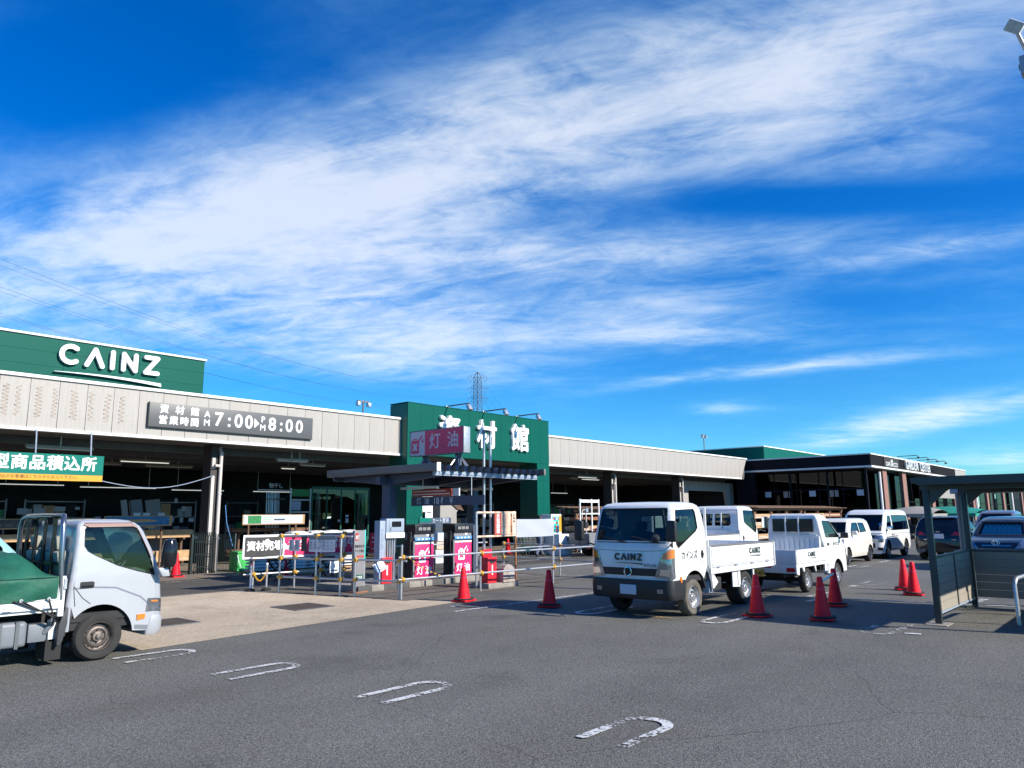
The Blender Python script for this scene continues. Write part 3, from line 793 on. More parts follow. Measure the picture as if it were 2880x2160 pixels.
class Shell:
    """closed body surface: plan-view rounded rectangles stacked over z, unrolled to (s, z) so openings can be cut"""
    def __init__(self, levels, rf=.1, rr=.06, bulge=0.0):
        self.L = levels; self.rf = rf; self.rr = rr; self.bulge = bulge
    def lv(self, z):
        L = self.L
        if z <= L[0][0]: return L[0][1:]
        for a, b in zip(L[:-1], L[1:]):
            if z <= b[0]:
                t = (z - a[0]) / (b[0] - a[0]); return tuple(a[i] + (b[i] - a[i]) * t for i in (1, 2, 3))
        return L[-1][1:]
    def raw(self, s, z):
        xb, xf, w = self.lv(z); rf = min(self.rf, w * .8, (xf - xb) * .45); rr = min(self.rr, w * .8, (xf - xb) * .45)
        sg = -1 if s < 0 else 1; s = abs(s)
        bl = lambda y: self.bulge * (y / w) ** 2
        if s <= 1: y = s * (w - rf); x = xf - bl(y)
        elif s <= 2:
            t = (s - 1) * math.pi / 2; y = w - rf + rf * math.sin(t); x = xf - rf + rf * math.cos(t) - bl(y)
        elif s <= 3:
            xa = xf - rf - self.bulge; x = xa + (xb + rr - xa) * (s - 2); y = w
        elif s <= 4:
            t = (s - 3) * math.pi / 2; x = xb + rr - rr * math.sin(t); y = w - rr + rr * math.cos(t)
        else: x = xb; y = (w - rr) * (5 - s)
        return Vector((x, sg * y, z))
    def P(self, s, z, off=0.0):
        p = self.raw(s, z)
        if off:
            e = 2e-3; a = self.raw(s + e, z) - self.raw(s - e, z); b = self.raw(s, z + e) - self.raw(s, z - e)
            n = a.cross(b)
            if n.length > 1e-12:
                n.normalize()
                p = p + n * off
        return p
    def side(self, x, z, sg=1):
        xb, xf, w = self.lv(z); xa = xf - self.rf - self.bulge
        return sg * (2 + (xa - x) / (xa - xb - self.rr)), z
    def front(self, y, z):
        xb, xf, w = self.lv(z); rf = self.rf; a = abs(y); sg = -1 if y < 0 else 1
        if a <= w - rf: return sg * a / (w - rf), z
        return sg * (1 + math.asin(min(1, (a - w + rf) / rf)) / (math.pi / 2)), z
    def rear(self, y, z):
        xb, xf, w = self.lv(z); a = abs(y); sg = -1 if y < 0 else 1
        return sg * (5 - min(1, a / (w - self.rr))), z
    @staticmethod
    def dens(poly, d=.07, closed=True):
        o = []
        n = len(poly)
        for i in range(n if closed else n - 1):
            a, b = poly[i], poly[(i + 1) % n]; k = max(1, int(math.hypot(b[0] - a[0], b[1] - a[1]) / d))
            o += [(a[0] + (b[0] - a[0]) * j / k, a[1] + (b[1] - a[1]) * j / k) for j in range(k)]
        if not closed: o.append(poly[-1])
        return o
    def surf(self, outer, holes=(), off=0.0, skirt=None):
        loops = [outer] + list(holes)
        flat = [p for l in loops for p in l]
        tri = tessellate_polygon([[Vector((p[0], p[1], 0)) for p in l] for l in loops])
        bm = bmesh.new(); vs = [bm.verts.new((p[0], p[1], 0)) for p in flat]
        for t in tri:
            try: bm.faces.new([vs[i] for i in t])
            except ValueError: pass
        smin, smax = min(p[0] for p in outer), max(p[0] for p in outer)
        base = [0, .5, 1, 1.25, 1.5, 1.75, 2, 2.5, 3, 3.33, 3.66, 4]
        if self.bulge: base += [.25, .75]
        cuts = sorted(set(base + [-c for c in base]))
        def cut(co, no):
            bmesh.ops.bisect_plane(bm, geom=bm.verts[:] + bm.edges[:] + bm.faces[:], dist=1e-6, plane_co=co, plane_no=no)
        for c in cuts:
            if smin < c < smax: cut((c, 0, 0), (1, 0, 0))
        for l in self.L: cut((0, l[0], 0), (0, 1, 0))
        mb = MB()
        for i, v in enumerate(bm.verts): v.index = i
        mb.v = [tuple(self.P(v.co.x, v.co.y, off)) for v in bm.verts]
        mb.f = [tuple(v.index for v in f.verts) for f in bm.faces]
        if skirt is not None:
            for e in bm.edges:
                if len(e.link_faces) == 1:
                    a, b = e.verts
                    mb.quad(self.P(a.co.x, a.co.y, off), self.P(b.co.x, b.co.y, off), self.P(b.co.x, b.co.y, skirt), self.P(a.co.x, a.co.y, skirt))
        bm.free()
        return mb
    def body(self, name, m, parent, path=None, zf=None, zr=None, holes=(), cap=True):
        z0, zt = self.L[0][0], self.L[-1][0]
        zf = z0 if zf is None else zf; zr = z0 if zr is None else zr
        half = [(0, zf), (1, zf), (2, zf)]
        if path: half += [self.side(px, pz) for px, pz in self.dens(path, .06, False)]
        half += [(3, zr), (4, zr), (4.999, zr)]
        outer = half + [(4.999, zt)] + [(-4.999, zt)] + [(-a, b) for a, b in reversed(half[1:])]
        mb = self.surf(outer, holes)
        if cap:
            ss = [0, .25, .5, .75, 1, 1.25, 1.5, 1.75, 2, 2.5, 3, 3.33, 3.66, 4, 4.5, 4.999]
            ss = [-q for q in reversed(ss[1:])] + ss
            if not self.bulge: ss = [q for q in ss if abs(q) not in (.25, .75)]
            ring = [self.P(q, zt) for q in ss]
            xb, xf, w = self.lv(zt)
            c = Vector(((xb + xf) / 2, 0, zt + .012))
            for a, b in zip(ring, ring[1:] + ring[:1]): mb.poly([a, b, c])
        return mb.build(name, m, parent, smooth=.6)
    def glass(self, poly, m, parent, name='window', off=-.012, seal=.014):
        o = self.surf(poly, off=off).build(name, m, parent, smooth=.6)
        if seal:
            cx = sum(p[0] for p in poly) / len(poly); cz = sum(p[1] for p in poly) / len(poly)
            sp = max(abs(p[0] - cx) for p in poly); zp = max(abs(p[1] - cz) for p in poly)
            inn = [(cx + (p[0] - cx) * (1 - seal / (sp * 1.2 + .05)), cz + (p[1] - cz) * (1 - seal * 1.2 / zp)) for p in poly]
            self.surf(poly, [inn], off=.002, skirt=-.014).build('window_seal', 'rubber', o, smooth=.6)
        return o
    def patch(self, poly, m, parent, name, off=.006, skirt=-.01, **k):
        return self.surf(poly, off=off, skirt=skirt).build(name, m, parent, smooth=.6, **k)
    def sideP(self, pts, sg=1, d=.06): return [self.side(px, pz, sg) for px, pz in self.dens(pts, d)]
    def frontP(self, pts, d=.06): return [self.front(py, pz) for py, pz in self.dens(pts, d)]
    def rearP(self, pts, d=.06): return [self.rear(py, pz) for py, pz in self.dens(pts, d)]
    def seam(self, pts, parent, sg=1, w=.010, m='seam', name='panel_gap', face='side', off=.0012):
        pts = self.dens(pts, .07, False); l, r = [], []
        for i, p in enumerate(pts):
            a = pts[max(0, i - 1)]; b = pts[min(len(pts) - 1, i + 1)]; d = Vector((b[0] - a[0], b[1] - a[1])).normalized()
            l.append((p[0] - d.y * w / 2, p[1] + d.x * w / 2)); r.append((p[0] + d.y * w / 2, p[1] - d.x * w / 2))
        f = (lambda q: self.side(q[0], q[1], sg)) if face == 'side' else (lambda q: self.front(*q)) if face == 'front' else (lambda q: self.rear(*q))
        mb = MB()
        for i in range(len(pts) - 1):
            mb.quad(*[self.P(*f(q), off) for q in (l[i], l[i + 1], r[i + 1], r[i])])
        return mb.build(name, m, parent)
def arc(cx, cz, r, a0, a1, n=14, rx=None):
    rx = rx or r
    return [(cx + rx * math.cos(R(a0 + (a1 - a0) * i / n)), cz + r * math.sin(R(a0 + (a1 - a0) * i / n))) for i in range(n + 1)]
WH = {}
def wheel(parent, x, y, r, w, side, style='steel', tm='tyre', rm='rim_silver', steer=0.0):
    """side=+1 outer face towards +y; y is the plane of the outer face"""
    key = (r, w, style, tm, rm)
    if key not in WH:
        k = .63 if style == 'steel' else .70
        t = MB().lathe([(r * k, .012), (r * .74, 0), (r * .9, .004), (r * .97, .03), (r, .06), (r, w - .05), (r * .95, w - .01), (r * k, w)], axis='y', n=36)
        for i in range(36):
            a = 2 * math.pi * i / 36
            for q in (.35, .62): 
                M = Matrix.Rotation(-a + .05 * q, 4, 'Y')
                t.box(-.004, .004, w * q - .025, w * q + .025, r - .002, r + .003, M)
        tyre = t.mesh('tyre', tm, smooth=.5)
        if style == 'steel':
            rim = MB().lathe([(r * .63, .02), (r * .60, .005), (r * .57, .02), (r * .55, .075), (r * .50, .085), (r * .40, .05), (r * .33, .045), (r * .30, .065), (r * .22, .07), (r * .20, .03), (r * .10, .025), (r * .09, .0), (0.001, -.004)], axis='y', n=32).mesh('rim', rm, smooth=.6)
            h = MB()
            for i in range(14):
                a = 2 * math.pi * i / 14; c = (r * .455 * math.cos(a), .0655, r * .455 * math.sin(a)); h.cyl(c, (c[0], c[1] + .012, c[2]), r * .042, n=8)
            for i in range(6):
                a = 2 * math.pi * (i + .5) / 6; c = (r * .25 * math.cos(a), .045, r * .25 * math.sin(a)); h.cyl(c, (c[0], .062, c[2]), r * .032, n=6)
        else:
            m2 = MB().lathe([(r * .70, .02), (r * .68, .004), (r * .64, .02), (r * .62, .09), (r * .5, .1), (.001, .1)], axis='y', n=32)
            for i in range(5):
                a = 2 * math.pi * i / 5 + .3; M = Matrix.Rotation(a, 4, 'Y')
                m2.prism([(-.045, r * .1), (.045, r * .1), (.03, r * .66), (-.03, r * .66)], .012, .07, 'y') if False else m2.box(-.035, .035, .012, .06, r * .08, r * .66, M)
            m2.cyl((0, .008, 0), (0, .07, 0), r * .16, n=14)
            rim = m2.mesh('rim', rm, smooth=.5)
            h = MB().cyl((0, .099, 0), (0, .103, 0), r * .6, n=24)
        WH[key] = (tyre, rim, h.mesh('vent_holes', 'ink'))
    tyre, rim, h = WH[key]
    o = link_mesh('wheel', tyre, parent, (x, y, r), (0, 0, (math.pi if side > 0 else 0) + steer))
    link_mesh('rim', rim, o); link_mesh('vent_holes', h, o)
    return o
def mirror_big(parent, pos, base, tall=.32, wid=.2, outward=1, cm='black_plastic', facing=1):
    o = MB().box(-.045, .045, -wid / 2, wid / 2, -tall / 2, tall / 2).build('door_mirror', cm, parent, pos, bevel=.035, seg=3)
    MB().quad((-facing * .0465, -wid / 2 + .02, -tall / 2 + .02), (-facing * .0465, wid / 2 - .02, -tall / 2 + .02), (-facing * .0465, wid / 2 - .02, tall / 2 - .02), (-facing * .0465, -wid / 2 + .02, tall / 2 - .02)).build('mirror_glass', 'mirror_glass', o)
    p = Vector(pos); b = Vector(base)
    MB().tube([Vector((0, 0, -tall / 2 + .02)), Vector((0, 0, -tall / 2 - .09)), (b - p) * .55 + Vector((0, 0, -.08)), b - p], .014).build('mirror_arm', 'black_plastic', o, smooth=.8)
    return o
def steering(parent, x, y, z, tilt=50, m='black_plastic'):
    mb = MB(); r = .17; n = 18; pts = [(r * math.cos(2 * math.pi * i / n), r * math.sin(2 * math.pi * i / n), 0) for i in range(n + 1)]
    mb.tube(pts, .014, 6).cyl((0, 0, -.02), (0, 0, .01), .05, n=10).box(-.16, .16, -.015, .015, -.012, .006)
    o = mb.build('steering_wheel', m, parent, (x, y, z), smooth=.8)
    o.rotation_euler = (0, R(-tilt), 0)
def seat(parent, x, y, z, m='seat_dark', h=.62):
    s = MB().box(-.22, .24, -.23, .23, 0, .14).build('seat', m, parent, (x, y, z), bevel=.04)
    mb = MB(); mb.box(-.07, .07, -.23, .23, 0, h, Matrix.Translation((-.2, 0, .1)) @ Matrix.Rotation(R(-10), 4, 'Y')); mb.build('backrest', m, s, bevel=.04)
    mb = MB(); mb.box(-.04, .05, -.12, .12, 0, .18, Matrix.Translation((-.3, 0, .1 + h)) @ Matrix.Rotation(R(-8), 4, 'Y')); mb.build('headrest', m, s, bevel=.04)
def wiper(parent, a, b, m='black_plastic'):
    MB().tube([a, [(a[i] + b[i]) / 2 + (.008 if i == 0 else 0) for i in range(3)], b], .013, 5).build('wiper', m, parent)

# ------------------------------------------------------------------ silver flatbed truck (faces +x)
def silver_truck():
    t = empty('flatbed_truck', (4.0, 11.47, 0), 'silver cab flatbed truck with green tarpaulin, parked at the left edge', 'truck')
    w = .85
    sh = Shell([(.30, -.40, .84, w), (.5, -.40, .85, w), (.72, -.40, .845, w), (.95, -.385, .82, w), (1.05, -.375, .80, w), (1.2, -.365, .76, .845), (1.35, -.355, .695, .84), (1.5, -.345, .62, .83), (1.62, -.34, .56, .82), (1.69, -.335, .51, .805), (1.735, -.32, .455, .78), (1.77, -.28, .38, .74), (1.785, -.2, .28, .66)], rf=.09, rr=.05, bulge=.045)
    path = [(.72, .30), (.43, .33)] + arc(.02, .29, .41, 5, 140, 16)[0:] + [(-.345, .70)]
    win = [(-.245, 1.45), (-.25, 1.67), (-.22, 1.70), (.34, 1.70), (.43, 1.655), (.535, 1.48), (.655, 1.18), (.70, 1.02), (.45, 1.09), (.18, 1.18), (-.10, 1.32), (-.20, 1.38)]
    ws = [(-.70, 1.12), (.70, 1.12), (.66, 1.64), (.60, 1.675), (-.60, 1.675), (-.66, 1.64)]
    holes = [sh.sideP(win, 1), sh.sideP(win, -1), sh.frontP(ws)]
    sh.body('cab', 'paint_silver', t, path, zf=.40, zr=.40, holes=holes)
    for sg in (1, -1):
        d = empty('door', (0, 0, 0), parent=t)
        sh.glass(sh.sideP(win, sg), 'glass_side', d)
        sh.seam([(-.30, .70), (-.335, .95), (-.325, 1.4), (-.30, 1.70), (-.24, 1.74), (.38, 1.735), (.46, 1.68)], d, sg)
        sh.seam([(-.33, .95), (-.22, .80), (-.12, .72)], d, sg); sh.seam([(.715, 1.0), (.72, .7), (.715, .36)], d, sg)
        sh.seam([(-.38, .92), (-.1, .925), (.18, .90), (.50, .76), (.71, .58)], d, sg, w=.022, m='crease_shade', name='crease_shade_line')  # flat ribbon on the door; the shade of its crease is painted in
        sh.patch(sh.sideP([(-.26, .92), (-.26, .99), (-.245, 1.0), (-.11, 1.0), (-.09, .985), (-.09, .93), (-.10, .915), (-.25, .915)], sg), 'black_plastic', d, 'door_handle', .004)
        sh.patch(sh.sideP([(-.235, .935), (-.115, .935), (-.115, .955), (-.235, .955)], sg), 'black_gloss', d, 'handle_grip', .018)
        sh.patch(sh.sideP([(.475, .455), (.575, .47), (.58, .53), (.47, .53)], sg), 'amber', t, 'side_marker', .012)
        sh.patch(sh.sideP([(-.26, 1.70), (-.25, 1.725), (.35, 1.725), (.425, 1.69), (.54, 1.50), (.645, 1.27), (.615, 1.26), (.51, 1.48), (.41, 1.66), (.35, 1.685), (-.2, 1.685)], sg), 'visor', d, 'rain_visor', .022, .004)
        sh.patch(sh.sideP([(.66, .31), (.72, .31), (.72, .37), (.45, .40), (.45, .35)], sg), 'trunk_grey', t, 'sill', .002)
        # headlamp wraps the corner
        hl = [(sg * a, b) for a, b in ((1.35, .54), (1.9, .56), (2.12, .56), (2.10, .73), (1.4, .71))]
        sh.patch(hl, 'lens', t, 'headlight', .012)
        sh.patch([(sg * a, b) for a, b in ((1.85, .675), (2.06, .68), (2.06, .70), (1.85, .695))], 'amber', t, 'indicator', .016)
    sh.glass(sh.frontP(ws), 'glass_car', t, 'windshield')
    bs = Shell([(.25, .60, .865, .84), (.30, .60, .885, .86), (.46, .64, .885, .86), (.50, .66, .865, .855)], rf=.12, rr=.03, bulge=.05)
    bs.body('bumper', 'paint_silver', t, None)
    MB().box(-.38, .70, -.80, .80, .50, .60).box(-.36, .70, -.78, -.1, .40, .5).build('cab_floor', 'chassis', t)
    MB().prism([(.30, .95), (.70, .95), (.70, 1.07), (.45, 1.15), (.30, 1.10)], -.72, .72, 'y').build('dashboard', 'trunk_grey', t, bevel=.03)
    seat(t, -.12, -.40, .68, 'seat_beige'); seat(t, -.12, .40, .68, 'seat_beige')
    steering(t, .30, -.40, 1.12, 40, 'trunk_grey')
    # beige grab rails visible through the window
    MB().tube([(-.10, -.60, 1.20), (-.06, -.62, 1.26), (.18, -.62, 1.25), (.30, -.62, 1.0)], .022, 8).build('grab_rail', 'seat_beige', t, smooth=.8)
    MB().tube([(-.30, -.2, 1.62), (-.05, -.25, 1.2)], .03, 8).build('seat_belt_pillar', 'seat_beige', t, smooth=.8)
    m = MB().lathe([(.001, -.20), (.07, -.185), (.10, -.13), (.105, 0), (.10, .12), (.075, .18), (.001, .20)], n=20).build('door_mirror', 'black_gloss', t, (.79, -.99, 1.32), smooth=.8)
    MB().prism([(-.05, -.02), (.05, -.02), (.02, .10), (-.12, .10)], -.05, .05, 'y').build('mirror_stay', 'paint_silver', m, (-.02, .04, -.29), bevel=.015)
    MB().tube([(.02, .0, -.2), (-.03, .05, -.26)], .02).build('mirror_arm', 'black_plastic', m)
    mirror_big(t, (.82, .98, 1.32), (.70, .84, 1.05))
    MB().tube([(.36, -.78, 1.68), (.28, -.79, 2.02)], .004, 5).build('antenna', 'black_plastic', t)
    for sg in (-1, 1):
        wheel(t, .02, sg * .84, .30, .20, sg, 'steel', 'tyre', 'rim_rusty')
        wheel(t, -2.3, sg * .84, .30, .20, sg, 'steel', 'tyre', 'rim_rusty')
        MB().prism(arc(.02, .29, .43, 8, 172, 14) + arc(.02, .29, .405, 172, 8, 14), sg * .62, sg * .83, 'y').build('wheel_arch', 'chassis', t)
        fl = MB().prism([(-.40, .70), (-.17, .69), (-.30, .60), (-.37, .48), (-.405, .30), (-.44, .24), (-.47, .26), (-.46, .5)], sg * .70, sg * .845, 'y')
        fl.build('fender', 'fender_dark', t, bevel=.008)
        MB().box(-.56, -.38, sg * .60 - .14, sg * .60 + .2, .07, .32).build('mud_flap', 'rubber', t)
        MB().box(-.54, -.46, sg * .72 - .02, sg * .72 + .06, .28, .56).build('step_guard', 'bed_white', t, bevel=.015)
    # bed
    b = empty('cargo_bed', (0, 0, 0), parent=t)
    MB().box(-3.6, -.50, -.84, .84, .66, .715).build('floor', 'bed_white', b)
    for sg in (-1, 1):
        MB().box(-3.6, -.46, sg * .85 - .03, sg * .85 + .03, .70, .80).build('side_rail', 'bed_white', b, bevel=.01)
        MB().box(-3.6, -.46, sg * .845 - .012, sg * .845 + .012, .806, 1.08).build('side_gate', 'bed_white', b)
        for hx in (-.62, -1.05, -1.5, -2.0): MB().prism([(hx - .03, .78), (hx + .03, .78), (hx + .045, .715), (hx - .045, .715)], sg * .88, sg * .90, 'y').build('hinge', 'bed_white', b)
        MB().box(-.50, -.43, sg * .84 - .03, sg * .84 + .03, .60, 1.09).build('corner_post', 'bed_white', b, bevel=.01)
        MB().box(-.455, -.425, sg * .875 - .012, sg * .875 + .012, .93, 1.06).build('latch', 'galv', b)
        # guard hoop over the cab back
        pts = [(-.47, sg * .84, .8), (-.50, sg * .84, 1.3), (-.51, sg * .83, 1.70), (-.50, sg * .79, 1.80), (-.47, sg * .70, 1.835), (-.47, 0, 1.84)]
        MB().tube(pts, .034, 9).build('guard_hoop', 'alloy', b, smooth=.8)
    for yy in (-.45, -.1, .25, .6): MB().cyl((-.50, yy, .72), (-.48, yy, 1.82), .026, n=8).build('guard_bar', 'black_gloss', b, smooth=.8)
    MB().box(-.52, -.48, -.82, .82, 1.22, 1.26).box(-.53, -.47, -.5, -.3, 1.72, 1.82).box(-.53, -.47, .1, .3, 1.7, 1.8).build('guard_crossbar', 'black_gloss', b)
    MB().box(-.53, -.50, -.84, .84, .72, 1.1).build('headboard', 'chassis', b)
    # folded tarpaulin hump
    g = MB(); nx, ny = 60, 28; idx = {}
    for i in range(nx + 1):
        for j in range(ny + 1):
            X_ = -3.5 + 2.98 * i / nx; v = -1 + 2 * j / ny
            hgt = 1.37 + .025 * math.sin(X_ * 6.1)
            u = i / nx
            if X_ > -.84: hgt -= (X_ + .84) / .32 * .30
            prof = max(0, 1 - abs(v) ** 3.2)
            z = 1.10 + (hgt - 1.10) * prof + .010 * math.sin(X_ * 9 + v * 5) + .006 * math.sin(X_ * 23 - v * 9) - .012 * abs(math.sin(X_ * 4.3 + v * 2.2))
            if X_ > -.55: z = min(z, 1.13)
            idx[i, j] = len(g.v); g.v.append((X_, v * .872, z))
    for i in range(nx):
        for j in range(ny): g.f.append((idx[i, j], idx[i + 1, j], idx[i + 1, j + 1], idx[i, j + 1]))
    for j, sg in ((0, -1), (ny, 1)):
        k = 8; prev = [idx[i, j] for i in range(nx + 1)]
        for q in range(1, k + 1):
            cur = []
            for i in range(nx + 1):
                X_ = g.v[idx[i, j]][0]; zz = 1.10 - (1.10 - .815) * q / k
                cur.append(len(g.v)); g.v.append((X_, sg * (.875 + .010 * math.sin(X_ * 11 + q * .7) + .010 * math.sin(X_ * 4 - q * .5) + .006 * abs(math.sin(X_ * 17 + q * 1.1))), zz + (.012 * math.sin(X_ * 8) if q == k else 0)))
            for i in range(nx): g.f.append((prev[i], prev[i + 1], cur[i + 1], cur[i]))
            prev = cur
    tp = g.build('tarpaulin', 'tarp', t, smooth=1.2)
    MB().box(-3.5, -.53, -.895, -.888, 1.085, 1.095).build('tarp_seam', 'tarp', tp)
    for X0, X1, zz in ((-.92, -.50, .50), (-.62, -.50, .50), (-1.0, -.45, .55)):
        MB().tube([(X0, -.905, .83), (X1 - .05, -.91, .60), (X1 - .02, -.80, zz)], .010, 5).build('rubber_strap', 'rubber', tp)
    for X0 in (-.92, -.62, -1.6): MB().cyl((X0, -.90, .83), (X0, -.912, .83), .022, n=8).build('eyelet', 'galv', tp)
    MB().box(-3.4, -.2, -.42, -.28, .42, .64).box(-3.4, -.2, .28, .42, .42, .64).build('frame_rail', 'chassis', t)
    MB().box(-1.38, -.79, -.80, -.45, .27, .57).build('fuel_tank', 'trunk_grey', t, bevel=.05, seg=3)
    MB().box(-1.1, -1.06, -.815, -.44, .26, .575).box(-.92, -.88, -.815, -.44, .26, .575).build('tank_strap', 'steel_dark', t)
    MB().box(-.76, -.55, -.72, -.45, .30, .52).build('battery_box', 'trunk_grey', t, bevel=.02)
    MB().tube([(-.50, -.76, .60), (-.52, -.76, .50), (-.58, -.70, .40)], .035, 8).build('filler_pipe', 'trunk_grey', t, smooth=.8)
    return t
silver_truck()

# ------------------------------------------------------------------ white cab-over store trucks
def store_truck(loc, rz, label, front_logo, side_text, plate):
    t = empty('flatbed_truck', loc, label, 'truck', 'white store trucks', rz)
    w = .84
    sh = Shell([(.40, -.22, 1.13, w), (.64, -.22, 1.15, w), (.90, -.23, 1.165, w), (1.2, -.24, 1.14, w), (1.30, -.235, 1.11, w), (1.5, -.215, 1.06, .83), (1.75, -.17, .99, .81), (1.88, -.13, .945, .79), (1.94, -.09, .90, .765), (1.98, -.02, .83, .72), (2.005, .12, .70, .62)], rf=.10, rr=.07, bulge=.045)
    path = [(1.0, .40), (.80, .40)] + arc(.32, .33, .46, 12, 140, 16) + [(-.10, .72), (-.17, .80)]
    win = [(.93, 1.26), (.965, 1.40), (.955, 1.82), (.92, 1.86), (.16, 1.88), (.12, 1.84), (.09, 1.54), (.18, 1.47), (.55, 1.32), (.86, 1.19)]
    ws = [(-.735, 1.32), (.735, 1.32), (.70, 1.86), (.67, 1.90), (-.67, 1.90), (-.70, 1.86)]
    rwn = [(.04, 1.42), (.50, 1.42), (.55, 1.47), (.54, 1.72), (.49, 1.77), (.04, 1.77)]; rwm = [(-a, b) for a, b in rwn]
    sh.body('cab', 'paint_white', t, path, zf=.62, zr=.75, holes=[sh.sideP(win, 1), sh.sideP(win, -1), sh.frontP(ws), sh.rearP(rwn), sh.rearP(rwm)])
    for q in (rwn, rwm): sh.glass(sh.rearP(q), 'glass_car', t, 'rear_window')
    for sg in (1, -1):
        d = empty('door', (0, 0, 0), parent=t)
        sh.glass(sh.sideP(win, sg), 'glass_car', d)
        sh.seam([(1.0, .45), (1.02, 1.1), (1.0, 1.5), (.975, 1.88), (.93, 1.915), (.14, 1.93), (.06, 1.88), (.0, 1.5), (-.06, 1.15), (-.04, .92)], d, sg, .008)
        sh.patch(sh.sideP(arc(-.01, 1.06, .075, 0, 360, 16, .05)[:-1], sg), 'black_plastic', d, 'door_handle', .006)
        sh.patch(sh.sideP([(-.04, 1.04), (.02, 1.04), (.02, 1.08), (-.04, 1.08)], sg), 'black_gloss', d, 'handle_grip', .02)
        sh.patch(sh.sideP(arc(.83, .66, .055, 0, 360, 12, .035)[:-1], sg), 'amber', t, 'side_marker', .02)
        sh.seam(arc(.32, .40, .62, 38, 128, 14), d, sg, .012, 'badge_grey', 'crease_shade_line')  # grey ribbon paints the shade of the pressed door line
        hl = [(sg * a, b) for a, b in ((.70, .70), (1.2, .665), (1.6, .665), (1.97, .70), (1.94, 1.18), (1.5, 1.19), (1.02, 1.15), (.90, 1.12))]
        sh.patch(hl, 'lens', t, 'headlight', .012)
        sh.patch([(sg * a, b) for a, b in ((.87, 1.01), (1.3, 1.015), (1.93, 1.04), (1.92, 1.17), (1.5, 1.178), (1.04, 1.14), (.93, 1.11))], 'amber', t, 'indicator', .016)
        sh.patch([(sg * a, b) for a, b in ((.82, .74), (1.3, .72), (1.35, .84), (.86, .84))], 'chrome', t, 'reflector', .017)
    sh.glass(sh.frontP(ws), 'glass_car', t, 'windshield')
    sh.patch(sh.frontP([(-.56, .72), (.56, .72), (.58, .85), (-.58, .85)]), 'black_plastic', t, 'grille', .005)
    sh.seam([(-.70, 1.16), (-.3, 1.145), (.3, 1.145), (.70, 1.16)], t, face='front', m='badge_grey')
    sh.seam([(-.78, 1.29), (.78, 1.29)], t, face='front', w=.016)
    em = MB(); em.tube([(1.20, .075 * math.cos(a), .79 + .075 * math.sin(a)) for a in [i * math.pi / 8 for i in range(17)]], .010, 6); em.build('emblem', 'chrome', t, smooth=.8)
    bs = Shell([(.32, .70, 1.17, .835), (.36, .68, 1.195, .85), (.56, .66, 1.205, .855), (.655, .66, 1.19, .85)], rf=.12, rr=.03, bulge=.045)
    bs.body('bumper', 'black_plastic', t)
    for sg in (1, -1): bs.patch([(sg * a, b) for a, b in ((.78, .44), (.93, .44), (.93, .51), (.78, .51))], 'lens', t, 'fog_lamp', .008)
    MB().box(1.20, 1.215, -.165, .165, .40, .565).build('number_plate', 'plate_blue', t, bevel=.004)
    MB().box(-.2, 1.05, -.80, .80, .60, .70).build('cab_floor', 'chassis', t)
    MB().prism([(.62, 1.0), (1.06, 1.0), (1.06, 1.24), (.85, 1.30), (.62, 1.22)], -.76, .76, 'y').build('dashboard', 'seat_dark', t, bevel=.03)
    seat(t, .30, .42, .75); seat(t, .30, -.42, .75); seat(t, .30, 0, .75, h=.5)
    steering(t, .66, .42, 1.30, 35)
    for sg in (1, -1):
        mirror_big(t, (1.30, sg * .97, 1.50), (1.08, sg * .80, 1.24), .36, .19, sg)
        wheel(t, .32, sg * .82, .325, .20, sg, 'steel', 'tyre_dusty' if sg > 0 and rz else 'tyre', 'rim_silver')
        wheel(t, -1.92, sg * .80, .325, .32, sg, 'steel', 'tyre', 'rim_silver')
        MB().prism(arc(.32, .33, .48, 5, 165, 14) + arc(.32, .33, .455, 165, 5, 14), sg * .55, sg * .82, 'y').build('wheel_arch', 'chassis', t)
        MB().prism([(-.12, .78), (-.22, .72), (-.30, .55), (-.33, .36), (-.37, .36), (-.34, .6), (-.24, .82)], sg * .68, sg * .84, 'y').build('mud_guard', 'trunk_grey', t)
    MB().cyl((1.24, .62, 1.36), (1.30, .66, 1.40), .075, .06, n=12).build('under_mirror', 'black_plastic', t, bevel=.01)
    wiper(t, (1.135, .62, 1.29), (1.12, .05, 1.40)); wiper(t, (1.135, -.05, 1.29), (1.12, -.60, 1.40))
    b = empty('cargo_bed', (0, 0, 0), parent=t)
    MB().box(-3.28, -.28, -.82, .82, .76, .80).build('floor', 'bed_white', b)
    for sg in (1, -1):
        MB().box(-3.28, -.27, sg * .83 - .025, sg * .83 + .025, .68, .79).build('side_rail', 'bed_white', b, bevel=.008)
        gt = MB().box(-3.27, -.29, sg * .835 - .015, sg * .835 + .015, .80, 1.19).build('side_gate', 'bed_white', b, bevel=.006)
        MB().box(-3.27, -.29, sg * .835 - .025, sg * .835 + .03, 1.175, 1.205).build('gate_cap', 'grey_gutter', gt, bevel=.005)
        for z0, z1 in ((.83, .91), (.93, 1.13)):
            MB().box(-3.18, -.36, sg * .852, sg * .862, z0, z1).build('pressed_rib', 'bed_white', gt, bevel=.006)
        for hx in (-.6, -1.35, -2.1, -2.85): MB().cyl((hx - .05, sg * .87, .80), (hx + .05, sg * .87, .80), .016, n=8).build('hinge', 'galv', b)
        for px_ in (-.285, -3.26): MB().box(px_ - .02, px_ + .02, sg * .86 - .012, sg * .86 + .012, .70, 1.19).build('stanchion', 'bed_white', b, bevel=.004)
        MB().box(-1.62, -1.52, sg * .80 - .01, sg * .80 + .015, .40, .70).box(-2.22, -2.28, sg * .80 - .01, sg * .80 + .015, .38, .70).build('mud_guard', 'bed_white', b)
